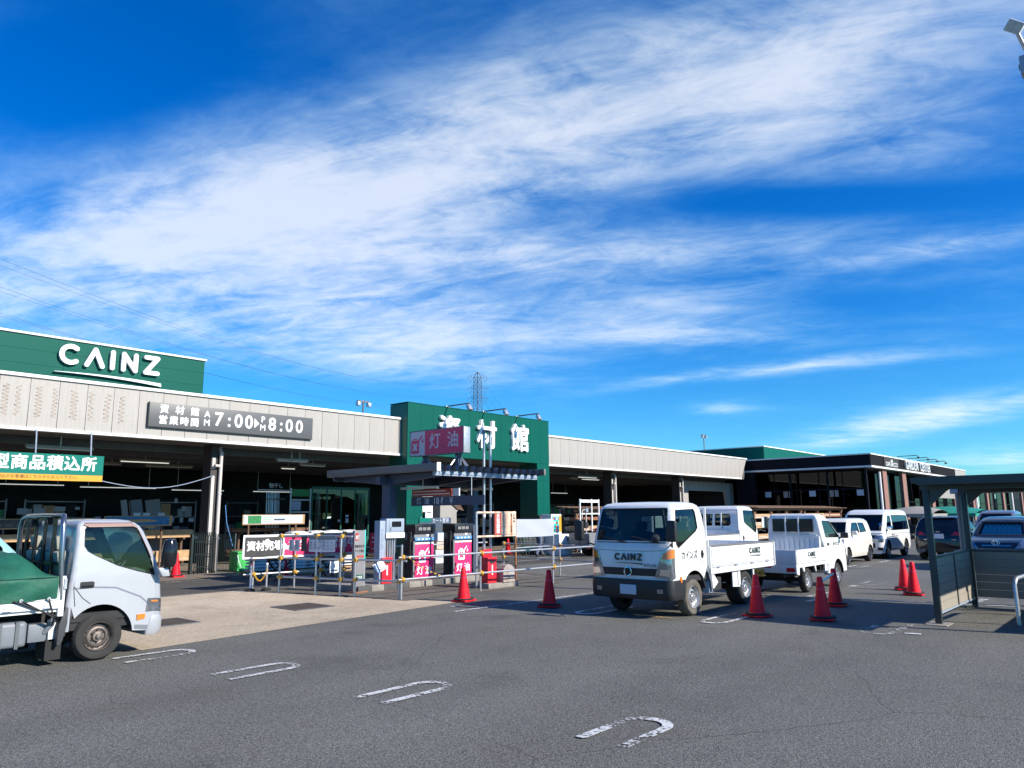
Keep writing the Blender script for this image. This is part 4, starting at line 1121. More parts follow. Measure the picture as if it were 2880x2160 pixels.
        MB().prism([(-1.3, .68), (-1.3, .38), (-1.62, .36), (-1.62, .68)], sg * .78, sg * .80, 'y').build('side_guard', 'bed_white', b)
        MB().prism([(-.45, .68), (-.62, .52), (-.45, .42), (-.40, .42), (-.36, .68)], sg * .80, sg * .83, 'y').build('bracket', 'bed_white', b)
    MB().box(-3.31, -3.28, -.85, .85, .78, 1.19).build('tail_gate', 'bed_white', b, bevel=.006)
    MB().box(-.28, -.25, -.85, .85, .78, 1.30).build('headboard', 'bed_white', b)
    for yy in (-.8, -.27, .27, .8): MB().box(-.275, -.245, yy - .02, yy + .02, 1.30, 1.86).build('guard_post', 'bed_white', b)
    MB().box(-.275, -.245, -.82, .82, 1.86, 1.90).build('guard_bar', 'bed_white', b)
    MB().box(-3.2, .9, -.38, -.28, .42, .66).box(-3.2, .9, .28, .38, .42, .66).build('frame_rail', 'chassis', t)
    MB().cyl((-1.92, -.7, .325), (-1.92, .7, .325), .06, n=8).build('axle', 'chassis', t)
    MB().box(-.95, -.42, .40, .74, .34, .60).build('fuel_tank', 'chassis', t, bevel=.04)
    MB().box(-.42, -.30, .66, .80, .34, .60).build('battery_box', 'plate_blue', t, bevel=.01)
    for sg in (1, -1): MB().box(-3.34, -3.312, sg * .62 - .13, sg * .62 + .13, .62, .74).build('tail_light', 'red_lens', t, bevel=.01)
    if front_logo:
        logo(t, 'logo_green', (1.172, -.28, .98), .125, '+x', .012, gap=.12)
        text('badge', 'ATLAS', .07, 'badge_grey', (1.166, .44, .90), '+x', t, bold=.02, xs=1.25)
    if side_text:
        text('lettering', 'カインズ', .15, 'logo_green', (.47, w + .004, 1.06), '+y', t, bold=.012)
        logo(t, 'logo_green', (-2.00, .866, .985), .115, '+y', .006, gap=.12)
    return t
store_truck((12.82, 7.46, 0), math.pi, 'white cab-over flatbed with green lettering on nose and door, facing left', True, True, True)
store_truck((21.6, 10.6, 0), 0.0, 'white cab-over truck facing away, half hidden behind the lettered white flatbed', False, False, False)

# ------------------------------------------------------------------ kei pickup (faces +x)
def kei_truck():
    t = empty('mini_pickup', (18.6, 7.13, 0), 'white mini pickup with yellow number plate, seen from behind', 'truck')
    w = .68
    sh = Shell([(.34, .36, 1.78, w), (.55, .36, 1.80, w), (.85, .30, 1.77, w), (.95, .22, 1.72, w), (1.1, .10, 1.56, .675), (1.2, .06, 1.42, .67), (1.4, .03, 1.13, .65), (1.58, .02, .86, .63), (1.66, .02, .72, .61), (1.72, .03, .60, .58), (1.755, .08, .48, .52)], rf=.10, rr=.06, bulge=.04)
    win = [(.30, 1.19), (.22, 1.56), (.25, 1.60), (.72, 1.585), (.95, 1.42), (1.28, 1.20), (1.20, 1.17)]
    ws = [(-.60, 1.16), (.60, 1.16), (.54, 1.62), (-.54, 1.62)]
    path = [(1.62, .34), (1.44, .34)] + arc(1.05, .29, .37, 8, 172, 16) + [(.60, .34), (.42, .34)]
    sh.body('cab', 'paint_white', t, path, holes=[sh.sideP(win, 1), sh.sideP(win, -1), sh.frontP(ws)])
    for sg in (1, -1):
        d = empty('door', (0, 0, 0), parent=t)
        sh.glass(sh.sideP(win, sg), 'glass_car', d)
        sh.seam([(.42, .36), (.42, .80), (.26, 1.1), (.18, 1.58), (.24, 1.64), (.74, 1.63)], d, sg, m='badge_grey'); sh.seam([(1.30, 1.15), (1.42, .95), (1.44, .7)], d, sg, m='badge_grey')
        sh.patch(sh.sideP([(.36, 1.00), (.48, 1.00), (.48, 1.06), (.36, 1.06)], sg), 'black_plastic', d, 'door_handle', .014)
        sh.seam([(.42, .93), (1.6, .93)], d, sg, .008, 'badge_grey', 'crease_shade_line')  # shade under the door line, painted as a thin grey ribbon
        sh.patch([(sg * a, b) for a, b in ((1.0, .70), (1.95, .72), (1.9, .92), (1.1, .88))], 'lens', t, 'headlight', .012)
        wheel(t, 1.05, sg * .66, .275, .15, sg); wheel(t, -.97, sg * .66, .275, .15, sg)
        MB().prism(arc(1.05, .29, .39, 0, 180, 14) + arc(1.05, .29, .365, 180, 0, 14), sg * .45, sg * .665, 'y').build('wheel_arch', 'chassis', t)
        MB().box(-.05, .05, -.09, .09, -.07, .07).build('door_mirror', 'black_plastic', t, (1.30, sg * .80, 1.22), bevel=.03)
        MB().tube([(1.30, sg * .72, 1.18), (1.28, sg * .66, 1.14)], .02).build('mirror_arm', 'black_plastic', t)
    sh.glass(sh.frontP(ws), 'glass_tint', t, 'windshield')
    rw = sh.rearP([(-.46, 1.36), (.46, 1.36), (.485, 1.40), (.47, 1.58), (.44, 1.61), (-.44, 1.61), (-.47, 1.58), (-.485, 1.40)])
    neg = [p for p in rw]
    # rear window built as its own inset pane with two guard bars
    fr = MB().prism([(-.50, 1.33), (.50, 1.33), (.50, 1.64), (-.50, 1.64)], -.012, .012, 'x', holes=[[(-.465, 1.365), (.465, 1.365), (.465, 1.61), (-.465, 1.61)]]).build('rear_window', 'rubber', t, bevel=.01)
    MB().box(-.016, -.013, -.468, .468, 1.362, 1.613).build('pane', 'black_gloss', fr)
    for yy in (-.16, .16): MB().box(-.05, -.03, yy - .015, yy + .015, 1.24, 1.70).build('guard_bar', 'bed_white', t)
    MB().box(-.035, .0, -.58, .58, 1.235, 1.26).build('rear_ledge', 'bed_white', t)
    for i in range(9): MB().prism([(-.52 + i * .125, .90), (-.43 + i * .125, .90), (-.44 + i * .125, 1.18), (-.51 + i * .125, 1.18)], -.022, .05, 'x').build('pressed_rib', 'bed_white', t)
    MB().box(.0, .10, -.62, .62, .62, 1.22).build('rear_panel', 'bed_white', t)
    MB().box(.0, 1.6, -.60, .60, .44, .55).build('cab_floor', 'chassis', t)
    seat(t, .52, .32, .60); seat(t, .52, -.32, .60); steering(t, .98, -.32, 1.10, 35)
    b = empty('cargo_bed', (0, 0, 0), parent=t)
    MB().box(-1.71, .0, -.66, .66, .62, .66).build('floor', 'bed_white', b)
    for sg in (1, -1):
        gt = MB().box(-1.70, .36, sg * .685 - .012, sg * .685 + .012, .665, .955).build('side_gate', 'bed_white', b, bevel=.005)
        MB().box(-1.71, .37, sg * .685 - .02, sg * .685 + .022, .94, .97).build('gate_cap', 'bed_white', gt, bevel=.004)
        for hx in (-1.5, -.9, -.3, .2): MB().box(hx - .03, hx + .03, sg * .697, sg * .706, .88, .92).build('hook', 'bed_white', gt)
        MB().box(-1.70, .36, sg * .67 - .02, sg * .67 + .02, .58, .655).build('side_rail', 'bed_white', b, bevel=.006)
        for pts in ([(-1.70, .58), (-1.70, .44), (-1.58, .42), (-1.55, .58)], [(-1.38, .58), (-1.30, .48), (-1.26, .48), (-1.24, .58)], [(-.62, .58), (-.56, .45), (-.52, .45), (-.54, .58)], [(.06, .58), (.06, .42), (.22, .42), (.22, .58)]):
            MB().prism(pts, sg * .655, sg * .69, 'y').build('bracket', 'bed_white', b)
        MB().box(-1.735, -1.70, sg * .56 - .10, sg * .56 + .10, .49, .585).build('tail_light', 'red_lens', t, bevel=.008)
    MB().box(-1.725, -1.705, -.69, .69, .66, .965).build('tail_gate', 'bed_white', b, bevel=.006)
    MB().box(-1.73, -1.70, -.69, .69, .46, .655).build('tail_panel', 'bed_white', b, bevel=.006)
    MB().box(-1.732, -1.726, .10, .22, .84, .87).build('badge', 'ink', b); MB().box(-1.735, -1.731, .18, .42, .68, .72).build('reflector', 'red_lens', b)
    pl = MB().box(-1.75, -1.742, .05, .39, .37, .54).build('number_plate', 'plate_yellow', t, bevel=.003)
    text('plate_number', '92-47', .115, 'ink', (-1.752, .20, .44), '-x', pl, bold=.02, depth=.003)
    MB().box(-1.6, 1.5, -.34, -.26, .36, .58).box(-1.6, 1.5, .26, .34, .36, .58).build('frame_rail', 'chassis', t)
    MB().cyl((-.97, -.6, .275), (-.97, .6, .275), .05, n=8).build('axle', 'chassis', t)
    MB().box(-1.2, -.2, -.2, .25, .32, .5).build('engine', 'chassis', t)
    text('lettering', 'カインズ', .11, 'logo_green', (.98, -w - .004, 1.02), '-y', t, bold=.006)
    logo(t, 'logo_green', (-1.0, -.700, .80), .10, '-y', .006, gap=.12)
    return t
kei_truck()

# ------------------------------------------------------------------ passenger cars
def car(name, loc, rz, label, cat, low, up, paint, wins, ws, rearw, wheels, wr, lights, extra=None, gl='glass_tint', alloy=True, group=None, low_r=(.2, .16), up_r=(.12, .12), wsg=None):
    t = empty(name, loc, label, cat, group, rz)
    lo = Shell(low, rf=low_r[0], rr=low_r[1], bulge=.06)
    z0 = low[0][0]; path = []
    xf, xb = low[1][2], low[1][1]
    p = []
    for wx in wheels:
        p += [(wx + wr + .06, z0)] + arc(wx, wr, wr + .055, 8, 172, 14) + [(wx - wr - .06, z0)]
    lo.body('body', paint, t, p)
    u = Shell(up, rf=up_r[0], rr=up_r[1], bulge=.05)
    holes = []
    for pl in wins: holes += [u.sideP(pl, 1), u.sideP(pl, -1)]
    if ws: holes.append(u.frontP(ws))
    u.body('cabin', paint, t, holes=holes)
    for sg in (1, -1):
        for pl in wins: u.glass(u.sideP(pl, sg), gl, t, 'side_window')
    if ws: u.glass(u.frontP(ws), wsg or gl, t, 'windshield')
    if rearw:
        mb = MB()
        (ya, za), (yb, zb) = rearw
        nn = 8; pts = [(ya * (-1 + 2 * i / nn), za) for i in range(nn + 1)]; pt2 = [(yb * (-1 + 2 * i / nn), zb) for i in range(nn + 1)]
        for i in range(nn):
            q = [pts[i], pts[i + 1], pt2[i + 1], pt2[i]]
            mb.quad(*[u.P(*u.rear(y_, z_), .004) for y_, z_ in q])
        mb.build('rear_window', 'black_gloss', t, smooth=.8)
    for wx in wheels:
        for sg in (1, -1):
            wheel(t, wx, sg * (low[1][3] - .015), wr, .2, sg, 'alloy' if alloy else 'steel', 'tyre', 'alloy' if alloy else 'rim_silver')
            MB().prism(arc(wx, wr, wr + .09, 0, 180, 12) + arc(wx, wr, wr + .05, 180, 0, 12), sg * (low[1][3] - .25), sg * (low[1][3] - .012), 'y').build('wheel_arch', 'chassis', t)
    MB().box(xb + .15, xf - .15, -low[1][3] + .25, low[1][3] - .25, z0 - .02, z0 + .35).build('floor_pan', 'chassis', t)
    MB().box(xb + .5, (xb + xf) / 2, -.5, .5, .6, low[-1][0] + .05).build('seats', 'seat_dark', t, bevel=.05)
    for nm, m, face, pts, off in lights:
        f = lo if face[0] != 'u' else u
        for sg in (1, -1):
            if face.endswith('front'): q = [f.front(sg * a, b) for a, b in f.dens(pts, .05)]
            elif face.endswith('rear'): q = [f.rear(sg * a, b) for a, b in f.dens(pts, .05)]
            else: q = f.sideP(pts, sg, .05)
            f.patch(q, m, t, nm, off)
    if extra: extra(t, lo, u)
    return t
# white one-box van, faces -x
def van_extra(t, lo, u):
    lo.patch(lo.frontP([(-.62, .78), (.62, .78), (.60, .90), (-.60, .90)]), 'black_gloss', t, 'grille', .006)
    lo.patch(lo.frontP([(-.84, .22), (.84, .22), (.84, .42), (-.84, .42)]), 'paint_white', t, 'bumper', .02)
    lo.patch(lo.frontP([(-.55, .42), (.55, .42), (.55, .60), (-.55, .60)]), 'ink', t, 'air_intake', .008)
    for sg in (1, -1):
        u.seam([(.62, 1.0), (.60, 1.2), (.50, 1.75)], t, sg, m='badge_grey'); lo.seam([(.62, .95), (.62, .35)], t, sg, m='badge_grey'); lo.seam([(1.45, .95), (1.45, .75)], t, sg, m='badge_grey')
        lo.seam([(-1.95, .93), (1.5, .93)], t, sg, .012, 'badge_grey', 'crease_shade_line')  # body line shade painted as a grey ribbon, surface stays flat
        MB().box(-.05, .05, -.1, .1, -.08, .08).build('door_mirror', 'chrome', t, (1.42, sg * .98, 1.16), bevel=.03)
        MB().tube([(1.42, sg * .92, 1.12), (1.38, sg * .84, 1.05)], .02).build('mirror_arm', 'black_plastic', t)
        for hx in (.72, .48): lo.patch(lo.sideP([(hx - .04, .86), (hx + .04, .86), (hx + .04, .93), (hx - .04, .93)], sg), 'black_plastic', t, 'door_handle', .012)
    MB().tube([(1.98, .75, 1.10), (2.05, .80, 1.30)], .012).cyl((2.03, .80, 1.28), (2.07, .80, 1.33), .06, n=10).build('nose_mirror', 'chrome', t)
    MB().box(2.03, 2.045, -.165, .165, .46, .62).build('number_plate', 'plate_blue', t)
car('delivery_van', (33.35, 9.40, 0), math.pi, 'white one-box van with dark windows, facing left beside the black car', 'van',
    [(.28, -2.1, 2.02, .80), (.40, -2.1, 2.05, .84), (.75, -2.1, 2.04, .85), (.98, -2.08, 1.92, .845)],
    [(.975, -2.08, 1.93, .845), (1.05, -2.07, 1.84, .84), (1.4, -2.04, 1.42, .81), (1.68, -2.0, 1.12, .77), (1.78, -1.96, .98, .74), (1.84, -1.88, .82, .68), (1.875, -1.7, .6, .58)],
    'paint_white', [[(.66, 1.08), (.60, 1.64), (.95, 1.64), (1.28, 1.30), (1.38, 1.08)], [(-1.85, 1.06), (-1.82, 1.64), (-.70, 1.66), (.44, 1.66), (.50, 1.06)]],
    [(-.74, 1.06), (.74, 1.06), (.66, 1.68), (-.66, 1.68)], ((.68, 1.1), (.62, 1.65)), (1.30, -1.28), .33,
    [('headlight', 'lens', 'front', [(.50, .66), (.82, .64), (.83, .90), (.55, .88)], .014), ('fog_lamp', 'black_gloss', 'front', [(.62, .34), (.78, .34), (.78, .44), (.62, .44)], .024), ('tail_light', 'red_lens', 'rear', [(.70, .7), (.80, .7), (.78, 1.0), (.70, 1.0)], .01)], van_extra)
# white small hatchback, faces -x
def hatch_extra(t, lo, u):
    for sg in (1, -1):
        lo.seam([(.62, .30), (.66, .6), (.60, .99)], t, sg, m='badge_grey'); lo.seam([(-.22, .30), (-.22, .99)], t, sg, m='badge_grey'); lo.seam([(-1.0, .60), (-1.02, .99)], t, sg, m='badge_grey')
        for hx in (.06, -.78): lo.patch(lo.sideP([(hx - .08, .88), (hx + .08, .88), (hx + .08, .91), (hx - .08, .91)], sg), 'paint_cream', t, 'door_handle', .022)
        MB().box(-.07, .07, -.1, .1, -.08, .08).build('door_mirror', 'paint_cream', t, (.68, sg * .80, 1.06), bevel=.04, seg=3)
car('small_hatchback', (28.75, 9.38, 0), math.pi, 'cream white small hatchback parked in front of the white van', 'car',
    [(.24, -1.66, 1.60, .70), (.36, -1.68, 1.66, .735), (.65, -1.69, 1.66, .74), (.85, -1.67, 1.55, .735), (.95, -1.64, 1.35, .72), (1.0, -1.62, 1.2, .70)],
    [(.985, -1.63, 1.10, .715), (1.1, -1.62, .98, .70), (1.3, -1.58, .78, .66), (1.45, -1.52, .62, .62), (1.53, -1.42, .45, .56), (1.565, -1.2, .2, .46)],
    'paint_cream', [[(-.19, 1.06), (-.18, 1.42), (.40, 1.42), (.70, 1.20), (.82, 1.06)], [(-1.0, 1.08), (-.90, 1.40), (-.25, 1.42), (-.26, 1.06)]],
    [(-.58, 1.07), (.58, 1.07), (.52, 1.44), (-.52, 1.44)], ((.55, 1.1), (.5, 1.42)), (1.24, -1.22), .28,
    [('headlight', 'lens', 'front', [(.45, .62), (.68, .64), (.66, .86), (.5, .8)], .012), ('tail_light', 'red_lens', 'rear', [(.58, .7), (.70, .7), (.68, 1.0), (.6, 1.0)], .01)], hatch_extra, gl='glass_car')
# black SUV seen from behind, faces +x
def suv_extra(t, lo, u):
    lo.patch(lo.rearP([(-.50, .30), (.50, .30), (.44, .42), (-.44, .42)]), 'trunk_grey', t, 'skid_plate', .02)
    lo.patch(lo.rearP([(-.86, .26), (.86, .26), (.86, .30), (-.86, .30)]), 'trunk_grey', t, 'lower_trim', .02)
    MB().box(-2.135, -2.12, -.17, .17, .80, .97).build('number_plate', 'vinyl_white', t)
    MB().box(-2.13, -2.115, -.07, .07, 1.03, 1.06).build('emblem', 'chrome', t)
    for yy in (.42, -.5): MB().box(-2.125, -2.11, yy - .07, yy + .07, .745, .775).build('badge', 'chrome', t)
    for sg in (1, -1): MB().tube([(-1.5, sg * .60, 1.60), (.1, sg * .60, 1.62)], .016, 6).build('roof_rail', 'steel_dark', t)
    MB().box(-1.72, -1.45, -.55, .55, 1.535, 1.565).build('rear_spoiler', 'paint_navy', t, bevel=.01)
car('suv', (33.65, 6.70, 0), 0.0, 'black sport utility car seen from behind, next to the white van', 'car',
    [(.30, -2.05, 2.1, .78), (.42, -2.1, 2.12, .82), (.75, -2.1, 2.1, .83), (.98, -2.05, 1.9, .825), (1.06, -2.0, 1.0, .80)],
    [(1.04, -2.0, .95, .81), (1.15, -1.95, .78, .80), (1.35, -1.82, .42, .74), (1.50, -1.70, .15, .68), (1.56, -1.58, -.02, .62), (1.60, -1.3, -.3, .5)],
    'paint_navy', [[(-1.5, 1.13), (-1.30, 1.46), (-.6, 1.48), (-.6, 1.12)], [(-.54, 1.12), (-.54, 1.48), (.05, 1.46), (.55, 1.14)]],
    [(-.66, 1.12), (.66, 1.12), (.56, 1.48), (-.56, 1.48)], ((.66, 1.12), (.56, 1.47)), (1.35, -1.35), .35,
    [('tail_light', 'red_lens', 'rear', [(.40, .92), (.78, .90), (.78, 1.00), (.55, 1.03)], .012), ('headlight', 'lens', 'front', [(.5, .75), (.78, .75), (.78, .9), (.55, .88)], .01)], suv_extra)
# dark estate car with silver sunshade, faces -x
def sedan_extra(t, lo, u):
    em = MB()
    for rx, rz_ in ((.10, .065), (.045, .062)): em.tube([(1.93, rx * math.cos(i * math.pi / 8), .86 + rz_ * math.sin(i * math.pi / 8)) for i in range(17)], .009, 5)
    em.tube([(1.93, .07 * math.cos(i * math.pi / 8), .895 + .025 * math.sin(i * math.pi / 8)) for i in range(17)], .008, 5)
    em.build('emblem', 'chrome', t, smooth=.8)
    lo.patch(lo.frontP([(-.38, .76), (.38, .76), (.36, .785), (-.36, .785)]), 'chrome', t, 'grille_bar', .012)
    lo.patch(lo.frontP([(-.55, .30), (.55, .30), (.5, .55), (-.5, .55)]), 'ink', t, 'air_intake', .008)
    nn = 16; mb = MB()
    for i in range(nn):
        a, b = -1 + 2 * i / nn, -1 + 2 * (i + 1) / nn; f = .03 if i % 2 else -.02; g = -.02 if i % 2 else .03
        q = [u.P(*u.front(a * .56, 1.06), -.09 - f), u.P(*u.front(b * .56, 1.06), -.09 - g), u.P(*u.front(b * .48, 1.44), -.09 - g), u.P(*u.front(a * .48, 1.44), -.09 - f)]
        mb.quad(*q)
    mb.build('sunshade', 'sunshade', t)
    for sg in (1, -1):
        MB().box(-.07, .07, -.1, .1, -.07, .07).build('door_mirror', 'paint_navy', t, (.62, sg * .90, 1.08), bevel=.03)
        u.seam([(.9, 1.03), (.45, 1.28), (.1, 1.47)], t, sg, .03, 'chrome', 'window_trim')
car('estate_car', (28.4, 4.12, 0), math.pi, 'dark blue estate car with a silver sunshade behind its windscreen', 'car',
    [(.24, -2.2, 1.85, .76), (.38, -2.22, 1.93, .80), (.70, -2.22, 1.93, .81), (.86, -2.2, 1.86, .80), (.96, -2.15, 1.6, .79), (1.02, -2.1, 1.15, .76)],
    [(1.00, -2.1, 1.12, .78), (1.12, -2.05, .92, .76), (1.35, -1.95, .52, .69), (1.48, -1.85, .28, .63), (1.56, -1.7, .05, .57), (1.60, -1.4, -.3, .46)],
    'paint_dark', [[(-.4, 1.08), (-.4, 1.46), (.15, 1.44), (.62, 1.12)], [(-1.7, 1.12), (-1.6, 1.42), (-.46, 1.46), (-.46, 1.08)]],
    [(-.63, 1.06), (.63, 1.06), (.54, 1.46), (-.54, 1.46)], ((.6, 1.15), (.5, 1.42)), (1.25, -1.45), .31,
    [('headlight', 'lens', 'front', [(.46, .68), (.76, .72), (.74, .98), (.66, .97)], .014)], sedan_extra, gl='glass_tint', wsg='glass_clear')
# silver-grey people carrier further back
car('people_carrier', (41.8, 6.3, 0), math.pi, 'grey people carrier roof showing behind the dark estate car', 'car',
    [(.28, -2.2, 2.0, .80), (.42, -2.2, 2.1, .84), (.9, -2.2, 2.05, .85), (1.02, -2.15, 1.5, .83)],
    [(1.0, -2.15, 1.4, .84), (1.15, -2.1, 1.15, .82), (1.5, -2.0, .6, .75), (1.7, -1.9, .25, .68), (1.77, -1.75, .0, .6), (1.80, -1.4, -.4, .5)],
    'paint_grey', [[(-1.8, 1.12), (-1.7, 1.62), (.2, 1.62), (.85, 1.12)]], [(-.7, 1.12), (.7, 1.12), (.58, 1.66), (-.58, 1.66)], None, (1.35, -1.45), .33,
    [('headlight', 'lens', 'front', [(.5, .7), (.8, .7), (.8, .9), (.55, .88)], .012)])
car('hatchback', (45.5, 3.9, 0), math.pi, 'white car at the far right, partly hidden by the dark estate car', 'car',
    [(.26, -1.9, 1.75, .76), (.4, -1.95, 1.85, .81), (.8, -1.95, 1.8, .82), (1.0, -1.9, 1.2, .79)],
    [(.98, -1.9, 1.1, .8), (1.15, -1.85, .85, .77), (1.4, -1.7, .4, .68), (1.52, -1.5, .1, .58), (1.56, -1.2, -.2, .46)],
    'paint_white', [[(-1.4, 1.1), (-1.2, 1.42), (.1, 1.42), (.65, 1.1)]], [(-.66, 1.1), (.66, 1.1), (.54, 1.42), (-.54, 1.42)], None, (1.2, -1.2), .31,
    [('headlight', 'lens', 'front', [(.5, .66), (.78, .68), (.76, .86), (.55, .82)], .012)])
# pale teal mini van behind the silver truck, faces +x
car('mini_van', (2.6, 13.75, 0), 0.0, 'pale teal mini van standing behind the silver truck bed', 'van',
    [(.26, -1.7, 1.62, .68), (.4, -1.7, 1.66, .72), (.85, -1.7, 1.6, .73), (.98, -1.69, 1.5, .725)],
    [(.975, -1.69, 1.5, .725), (1.1, -1.68, 1.35, .72), (1.4, -1.66, 1.05, .69), (1.56, -1.64, .9, .66), (1.63, -1.58, .8, .61), (1.66, -1.4, .6, .5)],
    'paint_teal', [[(.95, 1.06), (.88, 1.50), (.40, 1.50), (.36, 1.06)], [(.28, 1.06), (.32, 1.50), (-.55, 1.50), (-.6, 1.06)], [(-.68, 1.06), (-.64, 1.5), (-1.5, 1.5), (-1.55, 1.06)]],
    [(-.6, 1.06), (.6, 1.06), (.54, 1.5), (-.54, 1.5)], None, (1.1, -1.15), .28, [('headlight', 'lens', 'front', [(.4, .6), (.66, .6), (.66, .8), (.45, .78)], .012)])
# grey flatbed in the drive lane, seen from behind
def lane_truck():
    t = empty('flatbed_truck', (27.37, 19.55, 0), 'flatbed truck with grey tailgate standing in the lane before the timber racks', 'truck', rz=R(-22))
    MB().box(-.55, -.50, -.95, .75, .50, .97).build('tail_gate', 'bed_grey', t, bevel=.01)
    for z0, z1 in ((.55, .68), (.72, .90)): MB().box(-.56, -.551, -.88, .68, z0, z1).build('pressed_rib', 'bed_grey', t)
    MB().box(-.5, 2.6, -.95, .75, .50, .56).build('floor', 'bed_grey', t)
    for yy in (-.95, .73): MB().box(-.5, 2.6, yy, yy + .03, .56, .97).build('side_gate', 'bed_grey', t)
    for yy in (.55, -.75): MB().box(-.53, -.48, yy - .13, yy + .13, .36, .46).build('tail_light', 'red_lens', t)
    MB().box(-.54, -.52, -.28, .05, .27, .40).build('number_plate', 'vinyl_white', t)
    MB().box(-.45, 4.2, -.5, .3, .30, .49).build('frame_rail', 'chassis', t)
    for wx in (.35, 3.3):
        for sg, yy in ((1, .72), (-1, -.92)): wheel(t, wx, yy, .32, .30, sg)
    sh = Shell([(.45, 2.75, 4.1, .84), (1.1, 2.75, 4.12, .84), (1.7, 2.8, 3.95, .78), (1.9, 2.9, 3.8, .7), (1.95, 3.1, 3.5, .5)], rf=.1, rr=.06)
    c = sh.body('cab', 'paint_white', t); c.location = (0, -.1, 0)
lane_truck()
mat('banner_white', (0.42, 0.44, 0.50), 0.6)
# ------------------------------------------------------------------ kerosene stand canopy
cn_ = empty('kerosene_canopy', (14.4, 15.4, 0), 'steel canopy with corrugated roof over the kerosene pumps', 'canopy')
CX, CY = 14.4, 15.4
def cp_(mb, name, m, par=None, **k):
    o = mb.build(name, m, par or cn_, **k)
    if par is None: o.location = (-CX, -CY, 0)
    return o
cp_(MB().box(12.62, 12.86, 15.28, 15.60, 0, 2.72), 'post', 'navy_steel', bevel=.006)
cp_(MB().box(15.75, 15.95, 15.30, 15.56, 0, 2.72), 'post', 'navy_steel', bevel=.006)
cp_(MB().box(12.35, 16.3, 15.36, 15.52, 2.60, 2.80), 'main_beam', 'navy_steel')
for xx in (12.72, 14.3, 15.86):
    cp_(MB().prism([(13.5, 2.86), (15.36, 2.86), (15.36, 2.58), (15.1, 2.62), (13.7, 2.74), (13.5, 2.74)], xx - .06, xx + .06, 'x'), 'cantilever', 'navy_steel')
    cp_(MB().prism([(17.35, 2.86), (15.52, 2.86), (15.52, 2.58), (15.8, 2.62), (17.15, 2.74), (17.35, 2.74)], xx - .06, xx + .06, 'x'), 'cantilever', 'navy_steel')
cp_(MB().box(12.40, 16.30, 13.35, 13.42, 2.76, 2.86), 'edge_beam', 'panel_blue')
cp_(MB().box(12.40, 16.30, 17.40, 17.47, 2.76, 2.86), 'edge_beam', 'navy_steel')
# saw-tooth closure strip under the corrugation
p = [(12.55, 2.865)]; n = 14; st = 3.75 / n
for i in range(n): p += [(12.55 + i * st + st * .12, 2.865), (12.55 + i * st + st * .35, 2.95), (12.55 + i * st + st * .65, 2.95), (12.55 + i * st + st * .88, 2.865)]
p += [(16.30, 2.865), (16.30, 2.80), (12.55, 2.80)]
cp_(MB().prism(p, 13.33, 13.35, 'y'), 'closure_strip', 'panel_blue')
# corrugated roof
g = MB(); prof = []
for i in range(n + 1):
    x0 = 12.40 + i * (3.95 / n)
    prof += [(x0, 2.89), (x0 + .07, 2.89), (x0 + .14, 3.02), (x0 + .21, 3.02)]
prof = [q for q in prof if q[0] <= 16.40]
for (xa, za), (xb, zb) in zip(prof[:-1], prof[1:]): g.quad((xa, 13.18, za), (xb, 13.18, zb), (xb, 17.62, zb - .02), (xa, 17.62, za - .02))
cp_(g, 'roof_sheet', 'steel_dark')
g = MB()
for (xa, za), (xb, zb) in zip(prof[:-1], prof[1:]): g.quad((xa, 13.18, za - .018), (xb, 13.18, zb - .018), (xb, 17.62, zb - .038), (xa, 17.62, za - .038))
cp_(g, 'roof_underside', 'navy_steel')
for a, b in ((13.17, 15.42), (15.424, 17.63)): cp_(MB().box(12.30, 12.40, a, b, 2.86, 3.05), 'gutter', 'grey_gutter', bevel=.008)
cp_(MB().box(16.40, 16.48, 13.17, 17.63, 2.88, 3.06), 'gutter', 'grey_gutter', bevel=.008)
cp_(MB().box(12.295, 12.42, 13.155, 13.17, 2.86, 3.06), 'gutter_cap', 'white_paint')
cp_(MB().box(12.9, 12.97, 13.8, 15.2, 2.47, 2.53).box(14.9, 14.97, 13.8, 15.2, 2.47, 2.53), 'tube_light', 'lamp_shell')
